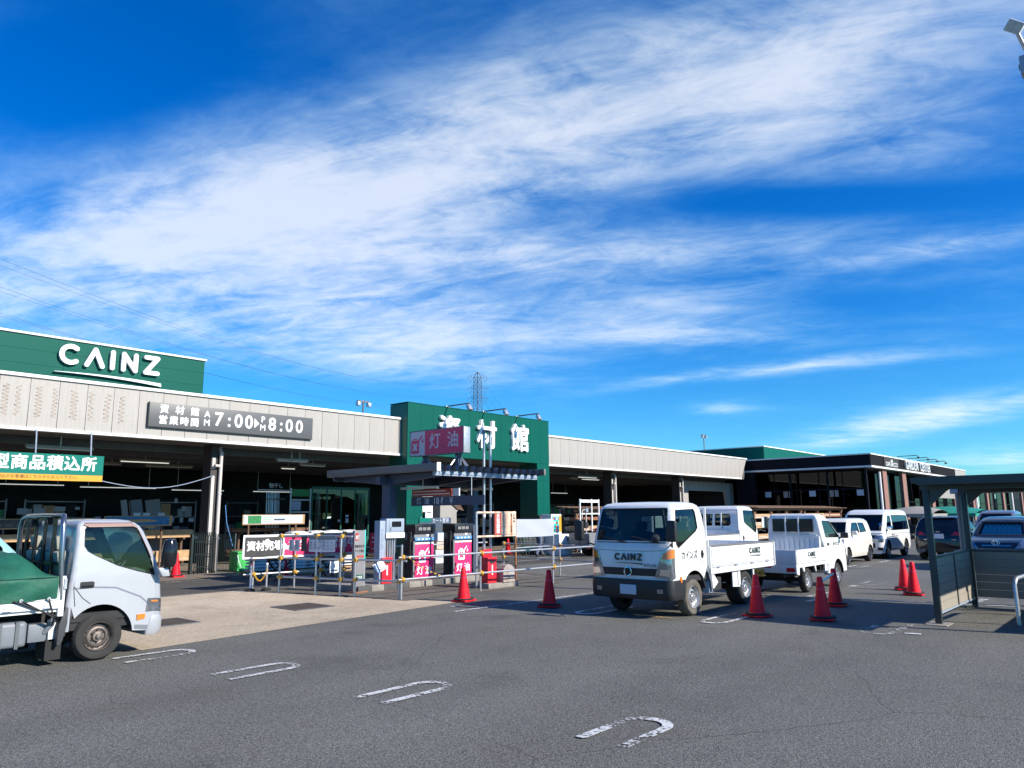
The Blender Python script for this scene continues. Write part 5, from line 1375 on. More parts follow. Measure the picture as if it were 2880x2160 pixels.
# roof sign box
rs = empty('kerosene_roof_sign', (13.6, 14.25, 3.05), 'crimson light-box sign with a jerry can symbol standing on the canopy roof', 'sign')
MB().box(-.11, .14, -.79, 1.24, .33, 1.0).build('box', 'galv', rs, bevel=.008)
MB().box(-.125, -.112, -.78, .65, .345, .985).build('face', 'crimson', rs)
MB().box(-.125, -.112, .655, 1.235, .345, .985).build('symbol_face', 'pink_pale', rs)
MB().box(-.13, -.10, -.80, 1.25, .318, .329).box(-.13, -.10, -.80, 1.25, 1.001, 1.012).box(-.13, -.10, -.802, -.791, .33, 1.0).box(-.13, -.10, 1.241, 1.252, .33, 1.0).build('frame', 'navy_steel', rs)
for ch, yy in (('灯', .26), ('油', -.42)): text('character', ch, .44, 'pink_pale', (-.128, yy, .665), '-x', rs, bold=.012)
def can_icon(parent, o, s, face, m, mb_, nm='can_symbol'):
    """jerry can pictogram; o = lower left corner, s = height"""
    M = Matrix.Translation(o) @ Matrix.Rotation(FACE[face][2], 4, 'Z') @ Matrix.Rotation(R(90), 4, 'X')
    mb = MB(); w = .62 * s
    mb.prism([(0, .05 * s), (.04 * s, 0), (w - .04 * s, 0), (w, .05 * s), (w, .62 * s), (w + .26 * s, .92 * s), (w + .2 * s, .97 * s), (w - .06 * s, .70 * s), (.05 * s, .70 * s), (0, .64 * s)], 0, .004, 'z')
    mb.prism([(.14 * s, .70 * s), (.14 * s, .80 * s), (.42 * s, .80 * s), (.42 * s, .70 * s), (.37 * s, .70 * s), (.37 * s, .755 * s), (.19 * s, .755 * s), (.19 * s, .70 * s)], 0, .0035, 'z')
    c = (w + .28 * s, .62 * s); mb.prism([(c[0] + .07 * s * math.cos(R(a)), c[1] + .07 * s * math.sin(R(a))) for a in range(-210, 31, 20)] + [(c[0], c[1] + .2 * s)], 0, .004, 'z')
    me = mb.mesh(nm, m); me.transform(M); link_mesh(nm, me, parent)
    mb = MB(); cx, cz = w / 2, .34 * s; r = .075 * s
    for k, (a, b) in enumerate((((-1, -1), (1, 1)), ((-1, 1), (1, -1)))):
        for c in stroke_poly([(cx + a[0] * .11 * s, cz + a[1] * .13 * s), (cx + b[0] * .11 * s, cz + b[1] * .13 * s)], r): mb.prism(c, .0042, .006 + k * .0005, 'z')
    me = mb.mesh(nm, mb_); me.transform(M); link_mesh(nm, me, parent)
can_icon(rs, (-.128, 1.19, .40), .50, '-x', 'crimson', 'pink_pale')
for yy in (-.50, .75):
    MB().box(-.06, .06, yy - .06, yy + .06, -.02, .33).build('leg', 'navy_steel', rs)
    for s in (-1, 1): MB().cyl((0, yy + s * .06, .25), (0, yy + s * .35, -.02), .018, n=6).build('brace', 'galv', rs)
    for s in (-1, 1): MB().cyl((s * .06, yy, .25), (s * .30, yy, -.02), .018, n=6).build('brace', 'galv', rs)
# hanging price board
pb = empty('price_board', (13.42, 14.0, 2.05), 'dark kerosene price board with crimson header hanging under the canopy', 'sign')
MB().box(-.02, .02, -1.35, 1.33, 0, .235).build('board', 'navy_steel', pb)
MB().box(-.025, .015, -.20, 1.30, .24, .43).build('header', 'rusty_red', pb)
MB().box(-.025, .015, -.48, -.26, .235, .43).build('label_card', 'paper', pb)
for i, zz in enumerate((.37, .295)): MB().box(-.028, -.0255, .0 if i == 0 else -.15, 1.25, zz - .012, zz + .018).build('text_line', 'pink_pale', pb)
for ch, yy, sz in (('灯', 1.02, .19), ('油', .72, .19), ('18', .36, .23), ('ℓ', .14, .21), ('¥', -.20, .21)): text('character', ch, sz, 'paper', (-.0225, yy, .115), '-x', pb, bold=.01)
for yy in (-.9, .9): MB().cyl((0, yy, .235 if yy < 0 else .43), (0, yy, .80), .012, n=6).build('hanger', 'galv', pb)
# island kerbs
isl = empty('pump_island', (13.6, 15.6, 0), 'low concrete island with dark and pale kerb blocks under the pumps', 'kerb')
MB().box(-2.3, 2.1, -.60, .9, 0, .145).build('slab', 'kerb', isl)
for i in range(11):
    MB().box(-2.3 + i * .4 + .004, -2.3 + i * .4 + .396, -.82, -.605, 0, .15).build('kerb_block', 'kerb_dark' if i in (0, 2, 3, 6) else 'kerb', isl, bevel=.015)
# pumps
def pump(x, label, shade):
    t = empty('kerosene_pump', (x, 15.25, .15), label, 'fuel pump', 'kerosene pumps')
    MB().box(-.35, .35, 0, .42, 0, 1.02).build('cabinet', 'pump_black', t, bevel=.01)
    MB().box(-.33, .33, -.02, -.001, .04, .90).build('front_panel', 'pink', t, bevel=.008)
    MB().box(-.335, .335, -.022, -.001, .90, .945).build('panel_header', 'vinyl_white', t)
    MB().box(-.335, .335, -.03, 0, .99, 1.07).build('price_strip', 'pump_blue', t)
    for i in range(4): MB().box(-.25 + i * .14, -.18 + i * .14, -.033, -.0305, 1.012, 1.048).build('price_digit', 'vinyl_white', t)
    MB().box(-.345, .345, 0, .42, 1.02, 1.18).build('neck', 'grey_mid', t)
    MB().box(-.37, .37, -.06, .45, 1.18, 1.42).build('head', 'pump_black', t, bevel=.02)
    MB().box(-.28, .22, -.064, -.0605, 1.24, 1.36).build('display', 'black_gloss', t)
    for i in range(3): MB().box(-.25 + i * .15, -.13 + i * .15, -.067, -.0645, 1.26, 1.34).build('display_window', 'grey_mid', t)
    MB().box(.08, .17, -.01, -.001, 1.10, 1.15).build('notice', 'vinyl_white', t)
    MB().box(-.42, -.352, .05, .20, .75, 1.22).build('nozzle_holder', 'pump_black', t, bevel=.015)
    MB().box(-.395, -.352, -.03, .03, .05, .98).build('side_trim', 'grey_mid', t)
    MB().tube([(-.41, .08, 1.12), (-.47, .02, .7), (-.45, -.04, .30), (-.37, -.03, .12), (-.30, -.04, .35)], .014, 6).build('hose', 'rubber', t, smooth=.8)
    MB().tube([(.36, .1, .7), (.42, .02, .4), (.38, 0, .15)], .014, 6).build('hose', 'rubber', t, smooth=.8)
    can_icon(t, (-.20, -.024, .42), .40, '-y', 'vinyl_white', 'pink')
    for ch, xx in (('灯', -.15), ('油', .15)): text('character', ch, .24, 'vinyl_white', (xx, -.023, .20), '-y', t, bold=.02)
pump(13.80, 'pink fronted kerosene pump beside the grey control cabinet', 0)
pump(15.27, 'pink fronted kerosene pump beside the rusty notice board frame', 1)
# grey control cabinet on a stand and tall panel
t = empty('control_cabinet', (12.5, 14.95, 0), 'pale grey control cabinet with an oval window on the pump island', 'cabinet')
MB().box(-.28, .30, -.05, .22, 1.25, 1.73).build('case', 'panel_blue', t, bevel=.012)
MB().box(-.20, .27, -.062, -.051, 1.40, 1.70).build('door', 'panel_blue', t, bevel=.005)
MB().prism([(-.12, 1.54), (-.10, 1.52), (.17, 1.52), (.19, 1.54), (.19, 1.64), (.17, 1.66), (-.10, 1.66), (-.12, 1.64)], -.066, -.063, 'y').build('window', 'black_gloss', t)
MB().box(-.29, .31, -.058, -.051, 1.25, 1.38).build('label_strip', 'vinyl_white', t)
MB().box(-.16, -.145, -.075, -.0625, 1.43, 1.52).build('handle', 'steel_dark', t)
MB().box(-.46, -.285, -.02, .2, .15, 1.68).build('side_cabinet', 'panel_blue', t, bevel=.01)
for i in range(10): MB().box(-.43, -.43 + random.uniform(.05, .11), -.0225, -.0205, 1.45 - i * .05, 1.462 - i * .05).build('text_line', 'sign_grey', t)
for i in range(5): MB().cyl((-.22 + i * .07, .05, .15), (-.22 + i * .07, .05, 1.25), .018, n=8).build('conduit', 'galv', t)
# card terminal pillar
t = empty('payment_terminal', (11.42, 14.85, 0), 'grey payment pillar with a teal lit edge and a keep-out notice', 'terminal')
MB().box(-.21, .10, 0, .09, .02, 1.46).build('body', 'grey_mid', t, bevel=.01)
MB().box(.101, .135, .01, .08, .75, 1.47).build('teal_edge', 'teal', t, bevel=.008)
MB().box(.101, .135, .01, .08, .02, .748).build('side_trim', 'galv', t)
MB().box(-.19, -.09, -.006, -.0005, 1.22, 1.40).build('symbol_plate', 'rusty_red', t)
can_icon(t, (-.175, -.008, 1.26), .10, '-y', 'vinyl_white', 'rusty_red')
text('notice', '関係者以外', .075, 'ink', (-.05, -.004, 1.08), '-y', t, xs=.78, bold=.01)
text('notice', '立入り禁止', .075, 'ink', (-.05, -.004, .97), '-y', t, xs=.78, bold=.01)
MB().box(-.20, .08, -.005, -.0005, .82, .87).build('red_label', 'rusty_red', t)
MB().box(-.19, .07, -.005, -.0005, .28, .42).build('logo_plate', 'green_dark', t)
logo(t, 'letter_white', (-.165, -.006, .345), .045, '-y', .003, gap=.1)
MB().box(-.26, .16, -.1, .28, 0, .035).build('base', 'rust', t)
# red extinguisher boxes
def ext_box(loc, label, rz=0):
    t = empty('extinguisher_box', loc, label, 'box', 'red extinguisher boxes', rz)
    MB().box(-.16, .16, -.12, .12, 0, .58).build('body', 'red_box', t, bevel=.012)
    MB().box(-.17, .17, -.13, .13, .581, .625).build('lid', 'red_box', t, bevel=.01)
    MB().box(-.16, .16, .04, .12, .626, .82).build('back_plate', 'red_box', t, bevel=.01)
    MB().box(-.09, .09, -.126, -.121, .48, .53).build('slot', 'ink', t)
    MB().box(-.09, .09, .035, .039, .71, .76).build('window', 'ink', t)
    MB().box(-.02, .02, -.125, -.121, .20, .44).build('label_strip', 'vinyl_white', t)
ext_box((14.06, 13.12, .13), 'red metal extinguisher box beside the rusty tank cover')
ext_box((12.25, 15.0, .15), 'red metal extinguisher box below the grey control cabinet')
t = empty('tank_cover', (14.55, 13.15, .13), 'rusty grey metal cover with curved top on a low kerb', 'cover')
MB().prism([(-.22, 0), (.22, 0), (.22, .22), (.19, .33), (.10, .41), (-.02, .44), (-.13, .41), (-.20, .33), (-.22, .22)], -.28, .26, 'y').build('shell', 'rusty_grey', t, smooth=.5)
MB().box(-.225, .225, -.286, -.281, .07, .10).build('slot', 'ink', t)
MB().box(-.03, .03, -.292, -.287, .10, .13).build('latch', 'steel_dark', t)
MB().box(13.82, 14.95, 12.9, 13.5, 0, .13).build('kerb', 'kerb', None, bevel=.015, label='short concrete plinth carrying red box and tank cover', cat='kerb')
# vent pipes
for i, xx in enumerate((14.42, 14.67)):
    t = empty('vent_pipe', (xx, 13.62, 0), ('tall steel vent pipe, left one of the pair at the pumps', 'tall steel vent pipe, right one of the pair at the pumps')[i], 'pipe', 'twin vent pipes')
    MB().cyl((0, 0, 0), (0, 0, 3.96), .035, n=12).build('pipe', 'galv', t, smooth=.7)
    MB().cyl((0, 0, 3.94), (0, 0, 4.04), .052, .045, n=12).build('cap', 'steel_dark', t, smooth=.7)
    MB().cyl((0, 0, 1.75), (0, 0, 1.9), .041, n=12).build('sleeve', 'vinyl_white', t, smooth=.7)
# rusty notice frame
t = empty('warning_notice_board', (14.5, 13.3, 0), 'rusty framed fire warning board beside the vent pipes', 'sign')
MB().cyl((-.70, 0, 0), (-.70, 0, 1.87), .03, n=10).build('post', 'galv', t, smooth=.7)
MB().cyl((.80, 0, 0), (.80, 0, 1.88), .025, n=10).build('post', 'rust', t, smooth=.7)
MB().cyl((-.70, 0, 1.86), (.80, 0, 1.86), .028, n=10).build('crossbar', 'rusty_white', t, smooth=.7)
MB().cyl((-.70, 0, 1.26), (.80, 0, 1.26), .028, n=10).build('crossbar', 'rusty_white', t, smooth=.7)
MB().box(-.06, .20, -.04, -.01, 1.29, 1.84).build('red_plate', 'rusty_red', t)
MB().box(.203, .50, -.04, -.01, 1.29, 1.84).build('middle_plate', 'rusty_white', t)
MB().box(.503, .77, -.04, -.01, 1.29, 1.84).build('plate', 'rusty_white', t)
for i, ch in enumerate('火気厳禁'): text('character', ch, .13, 'vinyl_white', (.07, -.044, 1.77 - i * .13), '-y', t, bold=.03)
for i, ch in enumerate('危険物'): text('character', ch, .075, 'ink', (.70, -.044, 1.78 - i * .08), '-y', t)
for i, ch in enumerate('地下タンク貯蔵所'): text('character', ch, .065, 'ink', (.59, -.044, 1.79 - i * .063), '-y', t)
for i in range(4): MB().box(.24 + i * .06, .25 + i * .06, -.0425, -.0405, 1.45, 1.80).build('text_line', 'ink_brown', t)

# ------------------------------------------------------------------ pipe rails round the stand
PM = MB().cyl((0, 0, 0), (0, 0, 1), .0243, n=10).mesh('post', 'galv', smooth=.7)
CMm = MB().box(-.045, .045, -.05, .05, -.045, .045).cyl((.05, 0, 0), (.085, 0, 0), .018, n=6).box(-.03, .03, -.07, -.05, -.03, .03).mesh('clamp', 'yellow_clamp', bevel=.012, seg=1)
def rail(name, label, posts, rails, group='steel pipe rails round the kerosene stand'):
    o = posts[0]
    t = empty('pipe_rail', (o[0], o[1], 0), label, 'railing', group)
    for x_, y_, h_ in posts:
        q = link_mesh('post', PM, t, (x_ - o[0], y_ - o[1], 0)); q.scale = (1, 1, h_)
    for a, b, z in rails:
        a = Vector((a[0] - o[0], a[1] - o[1], z)); b = Vector((b[0] - o[0], b[1] - o[1], z + .0))
        d = (b - a).normalized(); nrm = Vector((d.y, -d.x, 0)) * .05
        MB().cyl(a + nrm - d * .12, b + nrm + d * .12, .0243, n=10).build('rail', 'galv', t, smooth=.7)
        for x_, y_, h_ in posts:
            p_ = Vector((x_ - o[0], y_ - o[1], z)); s = (p_ - a).dot(d)
            if -.1 < s < (b - a).length + .1 and ((p_ - a) - d * s).length < .25:
                q = link_mesh('clamp', CMm, t, p_ + nrm * .5); q.rotation_euler = (random.uniform(-.3, .3), random.uniform(-.3, .3), math.atan2(d.y, d.x))
    return t
rail('r', 'galvanised pipe rail with yellow clamps in front of the pumps, facing the lot', [(11.0, 12.87, 1.17), (13.36, 12.74, .95), (16.0, 12.60, .98)], [((11.0, 12.87), (16.0, 12.60), .90), ((11.0, 12.87), (16.0, 12.60), .43), ((16.0, 12.6), (18.2, 12.48), .90), ((16.0, 12.6), (18.2, 12.48), .43)])
rail('r', 'galvanised pipe rail running back from the right front corner of the kerosene stand', [(18.25, 14.1, .95), (18.0, 12.49, .98), (18.5, 16.6, .95)], [((18.0, 12.5), (18.5, 16.6), .88), ((18.0, 12.5), (18.5, 16.6), .45)])
rail('r', 'galvanised pipe rail on the left side of the kerosene stand by the concrete pad', [(10.72, 14.15, 1.0), (11.0, 12.95, .9), (10.43, 15.25, 1.40), (10.16, 16.35, 1.40), (10.61, 14.55, 1.4)], [((11.0, 12.9), (10.16, 16.35), .82), ((11.0, 12.9), (10.16, 16.35), .38), ((10.65, 14.4), (10.16, 16.35), 1.34)])
rail('r', 'galvanised pipe rail behind the lettered banner', [(10.1, 17.45, 1.08), (11.15, 17.25, 1.1), (11.9, 17.2, 1.1), (12.6, 17.15, 1.1)], [((9.95, 17.47), (13.6, 17.1), .78), ((9.95, 17.47), (12.8, 17.15), .40), ((10.9, 17.3), (12.7, 17.15), 1.34)])
rail('r', 'galvanised pipe rail across the back of the kerosene stand', [(13.0, 17.9, 1.0), (18.5, 17.5, 1.0), (15.6, 17.75, 1.0)], [((13.0, 17.9), (18.5, 17.5), .9), ((13.0, 17.9), (18.5, 17.5), .5)])
mb = MB(); a = Vector((11.03, 12.82, .95)); b = Vector((12.0, 12.76, .46))
t = empty('striped_rope', (11.03, 12.80, 0), 'black and yellow striped rope sagging across the front rail', 'rope')
for i in range(16):
    f = lambda u: a.lerp(b, u) + Vector((-11.03, -12.80 - .06, -.06 * math.sin(math.pi * u)))
    MB().tube([f(i / 16), f((i + 1) / 16)], .012, 6).build('strand', 'rope_yellow' if i % 2 else 'ink', t)
# banners and posters on the rails
def cloth(name, x0, x1, z0, z1, y, m, parent, amp=.012, nx=14, nz=5, th=.0):
    g = MB()
    for i in range(nx + 1):
        for j in range(nz + 1):
            u, v = i / nx, j / nz
            g.v.append((x0 + (x1 - x0) * u, y + amp * math.sin(u * 9 + v * 4) * (.4 + math.sin(math.pi * v)) + amp * .5 * math.sin(u * 23 - v * 7), z0 + (z1 - z0) * v - .010 * math.sin(math.pi * u)))
    for i in range(nx):
        for j in range(nz): k = i * (nz + 1) + j; g.f.append((k, k + nz + 1, k + nz + 2, k + 1))
    return g.build(name, m, parent, smooth=1.2)
t = empty('store_banner', (9.72, 17.32, 0), 'long white edged banner with black and pink fields tied to the rail', 'banner')
cloth('sheet', 0, 3.75, .78, 1.36, 0, 'vinyl_white', t, .006, 24)
cloth('black_field', .05, 1.10, .83, 1.31, -.012, 'vinyl_black', t, .005)
cloth('pink_field', 1.15, 3.70, .83, 1.31, -.012, 'vinyl_pink', t, .005, 20)
for i, ch in enumerate('資材売場'): text('character', ch, .25, 'vinyl_white', (.205 + i * .25, -.026, 1.07), '-y', t, bold=.035)
for i, ch in enumerate('あさ'): text('character', ch, .25, 'vinyl_white', (1.35 + i * .26, -.026, 1.07), '-y', t, bold=.035)
for i, ch in enumerate('営業中'): text('character', ch, .27, 'vinyl_white', (2.65 + i * .29, -.026, 1.08), '-y', t, bold=.035)
RZ = math.atan2(-2.4, .58)
t = empty('notice_sheet', (10.20, 16.05, 0), 'two pale notice sheets hanging from the left rail in front of the pink banner', 'poster', rz=RZ)
MB().box(.39, .56, -.01, -.004, .99, 1.34).build('backing', 'vinyl_black', t)
for i, x0 in enumerate((.02, .20)):
    c = cloth('sheet', x0, x0 + .165, 1.0, 1.27, -.025, 'paper', t, .006, 4)
    for k in range(6): MB().box(x0 + .02, x0 + random.uniform(.08, .15), -.040, -.036, 1.22 - k * .035, 1.23 - k * .035).build('text_line', 'sign_grey', t)
t = empty('notice_sheet', (10.37, 15.46, 0), 'wide pale notice with columns of small print on the rail, right of the small sheets', 'poster', rz=RZ)
cloth('sheet', 0, .80, .99, 1.27, -.02, 'paper', t, .006, 10)
MB().box(0, .80, -.008, -.002, 1.26, 1.35).build('backing', 'grey_mid', t)
for cidx in range(6):
    for k in range(6):
        if cidx < 4 or k % 2: MB().box(.03 + cidx * .13, .03 + cidx * .13 + random.uniform(.05, .10), -.036, -.032, 1.23 - k * .037, 1.24 - k * .037).build('text_line', 'sign_grey', t)
t = empty('notice_sheet', (10.62, 14.85, 0), 'small pale notice hanging low on the left rail', 'poster')
cloth('sheet', -.12, .12, .52, .78, -.05, 'paper', t, .006, 4); MB().box(-.10, .08, -.066, -.063, .56, .585).build('text_line', 'ink', t)
t = empty('notice_sheet', (10.95, 13.6, 0), 'tilted white notice clipped to the rail by the payment pillar', 'poster')
mb = MB(); M = Matrix.Translation((0, -.05, .68)) @ Matrix.Rotation(R(-22), 4, 'Y') @ Matrix.Rotation(R(-30), 4, 'X'); mb.box(-.14, .14, -.004, .0, -.11, .11, M); mb.build('sheet', 'vinyl_white', t)
mb = MB(); mb.box(-.09, .07, -.007, -.0045, -.07, -.05, M); mb.build('text_line', 'ink', t)
t = empty('red_banner', (13.55, 17.0, 0), 'small red banner with white print behind the payment pillar', 'banner')
cloth('sheet', -.20, .42, .80, 1.34, 0, 'vinyl_red', t, .008)
for zz, x1 in ((1.2, .38), (1.08, .36), (.9, .3)): MB().box(-.14, x1, -.024, -.02, zz - .012, zz + .018).build('text_line', 'vinyl_white', t)
t = empty('white_banner', (20.7, 18.0, 0), 'large blank white banner on two poles beyond the pumps', 'banner')
cloth('sheet', 0, 2.2, 1.0, 1.64, -.03, 'banner_white', t, .012, 12)
for sx in (-.02, 2.22): MB().cyl((sx, 0, 0), (sx, 0, 1.7), .025, n=8).build('pole', 'rust' if sx < 0 else 'galv', t)
MB().cyl((-.02, 0, .62), (2.22, 0, .62), .024, n=8).build('crossbar', 'galv', t)
# ------------------------------------------------------------------ traffic cones
cone0 = empty('traffic_cone', (11.59, 11.54, 0.004), 'tmp', 'cone')
MB().lathe([(.145, .035), (.150, .06), (.135, .075), (.055, .60), (.048, .68), (.036, .70), (.001, .70)], n=24).build('cone', 'cone_red', cone0, smooth=.6)
MB().box(-.19, .19, -.19, .19, 0, .035).build('base', 'cone_red', cone0, bevel=.012)
MB().lathe([(.155, .036), (.21, .036), (.215, .05), (.205, .066), (.158, .068)], n=20).build('weight', 'rubber', cone0, smooth=.5)
MB().lathe([(.0735, .495), (.0725, .51)], n=20).build('ring_mark', 'crimson', cone0)
cones = [(11.59, 11.54, 'red traffic cone standing alone at the corner of the concrete pad', .1), (11.91, 9.48, 'shaded red traffic cone left of the white truck nose', .3),
         (13.03, 5.72, 'red traffic cone in front of the white truck rear wheel, half in sun', -.2), (13.27, 4.68, 'nearest shaded red cone of the pair before the shelter', .2),
         (15.38, 5.16, 'shaded red cone standing behind the pair mate beside the mini pickup wheel', .0), (19.39, 4.92, 'sunlit red cone, rear one of the pair left of the shelter post', .5),
         (18.36, 4.49, 'sunlit red cone, front one of the pair left of the shelter post', .1), (10.87, 23.26, 'red traffic cone on the pavement by the folded dark gate', .2), (26.16, 23.2, 'small red cone far back by the portal right leg', .4)]
for i, (x_, y_, lb, rz) in enumerate(cones):
    c = cone0 if i == 0 else copy_tree(cone0)
    c.location = (x_, y_, 0.012); c.rotation_euler = (R(random.uniform(-1.2, 1.2)), R(random.uniform(-1.2, 1.2)), rz); c.scale = (1, 1, random.uniform(.97, 1.03)); tag(c, lb, 'cone', 'red traffic cones')
# cone bar
a = Vector((13.27, 4.68, .62)); b = Vector((15.38, 5.16, .62)); d = b - a
tag(MB().cyl((0, 0, 0), tuple(d), .02, n=8).build('cone_bar', 'galv', None, tuple(a), smooth=.7), 'thin grey bar linking the two shaded cones by the pickup', 'bar')
t = empty('post_cone', (12.9, 20.4, 0.012), 'slim red post cone with white lettering behind the white poles', 'cone')
MB().lathe([(.10, .03), (.075, .05), (.045, .76), (.03, .80), (.001, .80)], n=16).build('cone', 'cone_red', t, smooth=.6)
MB().box(-.16, .16, -.16, .16, 0, .03).build('base', 'cone_red', t)
for k in range(5): MB().box(-.015, .015, -.074 + k * .005, -.068 + k * .005, .30 + k * .07, .345 + k * .07).build('mark', 'vinyl_white', t)
# chain posts
for i, (x_, y_) in enumerate(((9.96, 17.30), (10.32, 17.18))):
    t = empty('chain_post', (x_, y_, 0.008), ('white plastic chain post left of its grey mate in front of the banner', 'grey plastic chain post right of its white mate in front of the banner')[i], 'post', 'chain posts')
    MB().cyl((0, 0, .05), (0, 0, .62), .025, n=12).build('pole', ('vinyl_white', 'galv')[i], t, smooth=.7)
    MB().lathe([(.028, .62), (.030, .64), (.018, .66), (.001, .665)], n=12).build('cap', ('cone_red', 'vinyl_white')[i], t, smooth=.7)
    MB().lathe([(.12, 0), (.12, .035), (.09, .055), (.03, .07), (.03, .055)], n=18).build('base', 'rubber', t, smooth=.5)
mb = MB(); n = 26
for i in range(n):
    u = (i + .5) / n; c = Vector((9.96, 17.30, .58)).lerp(Vector((10.32, 17.18, .52)), u) + Vector((0, -.03, -.30 * math.sin(math.pi * u)))
    M = Matrix.Translation(c - Vector((9.96, 17.30, 0))) @ Matrix.Rotation(i * 1.57, 4, 'X'); pts = [tuple(M @ Vector((.022 * math.cos(a_), .012 * math.sin(a_), 0))) for a_ in [k * math.pi / 4 for k in range(9)]]
    mb.tube(pts, .0045, 4)
tag(mb.build('plastic_chain', 'rope_yellow', None, (9.96, 17.30, 0)), 'yellow plastic chain hanging between the two chain posts', 'chain')
# ------------------------------------------------------------------ garden centre
gc = empty('garden_centre_building', (66, 18, 0), 'dark fascia garden centre wing with brick piers and glazed walls', 'building')
GX, GY = 66.0, 18.0
def gp(mb, name, m, par=None, **k):
    o = mb.build(name, m, par or gc, **k)
    if par is None: o.location = (-GX, -GY, 0)
    return o
gp(MB().box(53.5, 84, 14.95, 26.5, 4.86, 5.60), 'fascia', 'gc_dark')
gp(MB().box(53.42, 84.1, 14.87, 26.6, 5.60, 5.68), 'coping', 'white_trim')
gp(MB().box(53.42, 84.1, 14.87, 26.6, 4.74, 4.858), 'drip_trim', 'white_trim')
gp(MB().box(53.48, 80, 14.93, 14.948, 4.87, 5.59), 'fascia_face', 'gc_grey')
gp(MB().box(79.5, 84.05, 14.925, 14.947, 4.87, 5.59), 'fascia_face', 'beige_panel')
gp(MB().box(84, 130, 15.2, 26, 4.2, 4.9), 'rear_fascia', 'beige_panel')
gp(MB().box(54, 130, 15.4, 26.4, 4.6, 4.735), 'ceiling', 'gc_dark')
gp(MB().box(55, 130, 25.8, 26.2, 0, 4.7), 'rear_wall', 'store_dark')
gp(MB().box(70, 70.2, 16.2, 25.8, 0, 4.6), 'partition', 'store_dark')
# glazed left wall (x = 54.6) with mullions, sill and posters
yy = 15.6
for i in range(6):
    y0 = 15.6 + i * 1.62; y1 = y0 + 1.56
    w_ = empty('window', (54.6 - GX, y0 - GY, 0), parent=gc)
    MB().box(0, .012, 0, 1.56, .55, 3.3).build('pane', 'window_dark', w_)
    MB().box(-.03, .05, -.06, 0, 0, 4.6).build('mullion', 'gc_dark', w_)
    MB().box(-.03, .05, 0, 1.56, 3.3, 3.42).build('transom', 'gc_dark', w_)
    MB().box(0, .012, 0, 1.56, 3.42, 4.6).build('upper_pane', 'window_dark', w_)
    MB().box(-.03, .05, 0, 1.56, 0, .55).build('sill', 'gc_dark', w_)
    if i % 2 == 0: MB().box(-.012, -.002, .25, .7, 2.9, 3.35).build('poster', 'paper', w_)
    else: MB().box(-.012, -.002, .3, .55, 2.85, 3.35).build('poster', 'beige_panel', w_); MB().box(-.012, -.002, .62, .95, 2.85, 3.35).build('poster', 'beige_panel', w_)
for yy in (15.35, 17.9, 20.5, 23.1): gp(MB().box(53.75, 53.9, yy, yy + .12, 0, 4.74), 'post', 'gc_dark')
gp(MB().cyl((55.5, 15.0, 0), (55.5, 15.0, 4.5), .09, n=10), 'downpipe', 'white_trim')
# entrance side details near the store
gp(MB().box(53.3, 53.45, 23.0, 24.4, 0, 4.7), 'return_wall', 'gc_dark')
bx = [56.7, 61.8, 70.4, 79.0, 87.5, 95.2, 105.6, 120.0]
for i, xx in enumerate(bx):
    pr = empty('brick_pier', (xx - GX, 15.1 - GY, 0), parent=gc)
    MB().box(.012, .988, .012, .25, 0, 4.74).build('core', 'joint_dark', pr)
    if i < 2:
        bme = MB().box(.004, .242, 0, .1, .004, .075).mesh('brick', 'brick', bevel=.006, seg=1)
        bm2 = MB().box(-.001, .1, .02, .56, .004, .075).mesh('brick', 'brick')
        for r in range(28):
            for c_ in range(4): link_mesh('brick', bme, pr, (c_ * .248 + (0 if r % 2 else .004), 0, r * .1667))
        # wide courses stand for pairs of thin ones, joints stay recessed
    MB().box(.003, .997, .004, .255, 0, 4.735).build('brick_face', 'brick', pr) if i >= 2 else MB().box(.003, .997, .008, .255, 0, 4.735).build('brick_bed', 'brick', pr)
    if i + 1 < len(bx):
        w_ = empty('window', (xx + 1.2 - GX, 16.0 - GY, 0), parent=gc); L_ = bx[i + 1] - xx - 1.4
        MB().box(0, L_, 0, .012, .1, 4.6).build('pane', 'window_dark', w_)
        for k in range(4): MB().box(k * L_ / 3 - .04, k * L_ / 3 + .04, -.03, .04, 0, 4.6).build('mullion', 'gc_dark', w_)
        MB().box(0, L_, -.03, -.001, 2.5, 2.58).build('transom', 'gc_dark', w_)
for xx in (88.5, 111.0): gp(MB().cyl((xx, 15.0, 0), (xx, 15.0, 4.2), .14, n=8), 'downpipe', 'white_trim')
gp(MB().box(72.5, 79.0, 15.0, 15.06, 2.9, 4.3), 'blank_board', 'canopy_grey')
t = empty('cafe_sign', (58.35, 14.88, 4.88), 'brown grey cafe sign panel at the corner of the dark fascia', 'sign')
MB().box(-1.85, 1.85, 0, .045, 0, .70).build('board', 'cafe_grey', t)
text('lettering', 'CAFE BRICCO', .42, 'letter_white', (0, -.01, .22), '-y', t, bold=.012, xs=1.15)
MB().prism([(-.30, .46), (0, .40), (.30, .46), (.15, .50), (.22, .60), (0, .54), (-.22, .60), (-.15, .50)], -.02, -.002, 'y').build('crown_mark', 'letter_white', t)
t = empty('garden_centre_sign', (65.75, 14.90, 5.22), 'tall narrow white lettering GARDEN CENTER on the dark fascia', 'sign')
text('lettering', 'GARDEN', .98, 'letter_white', (-1.9, -.02, .02), '-y', t, bold=.004, depth=.1, xs=.92)
text('lettering', 'CENTER', .98, 'letter_white', (2.2, -.02, .02), '-y', t, bold=.004, depth=.1, xs=.90)
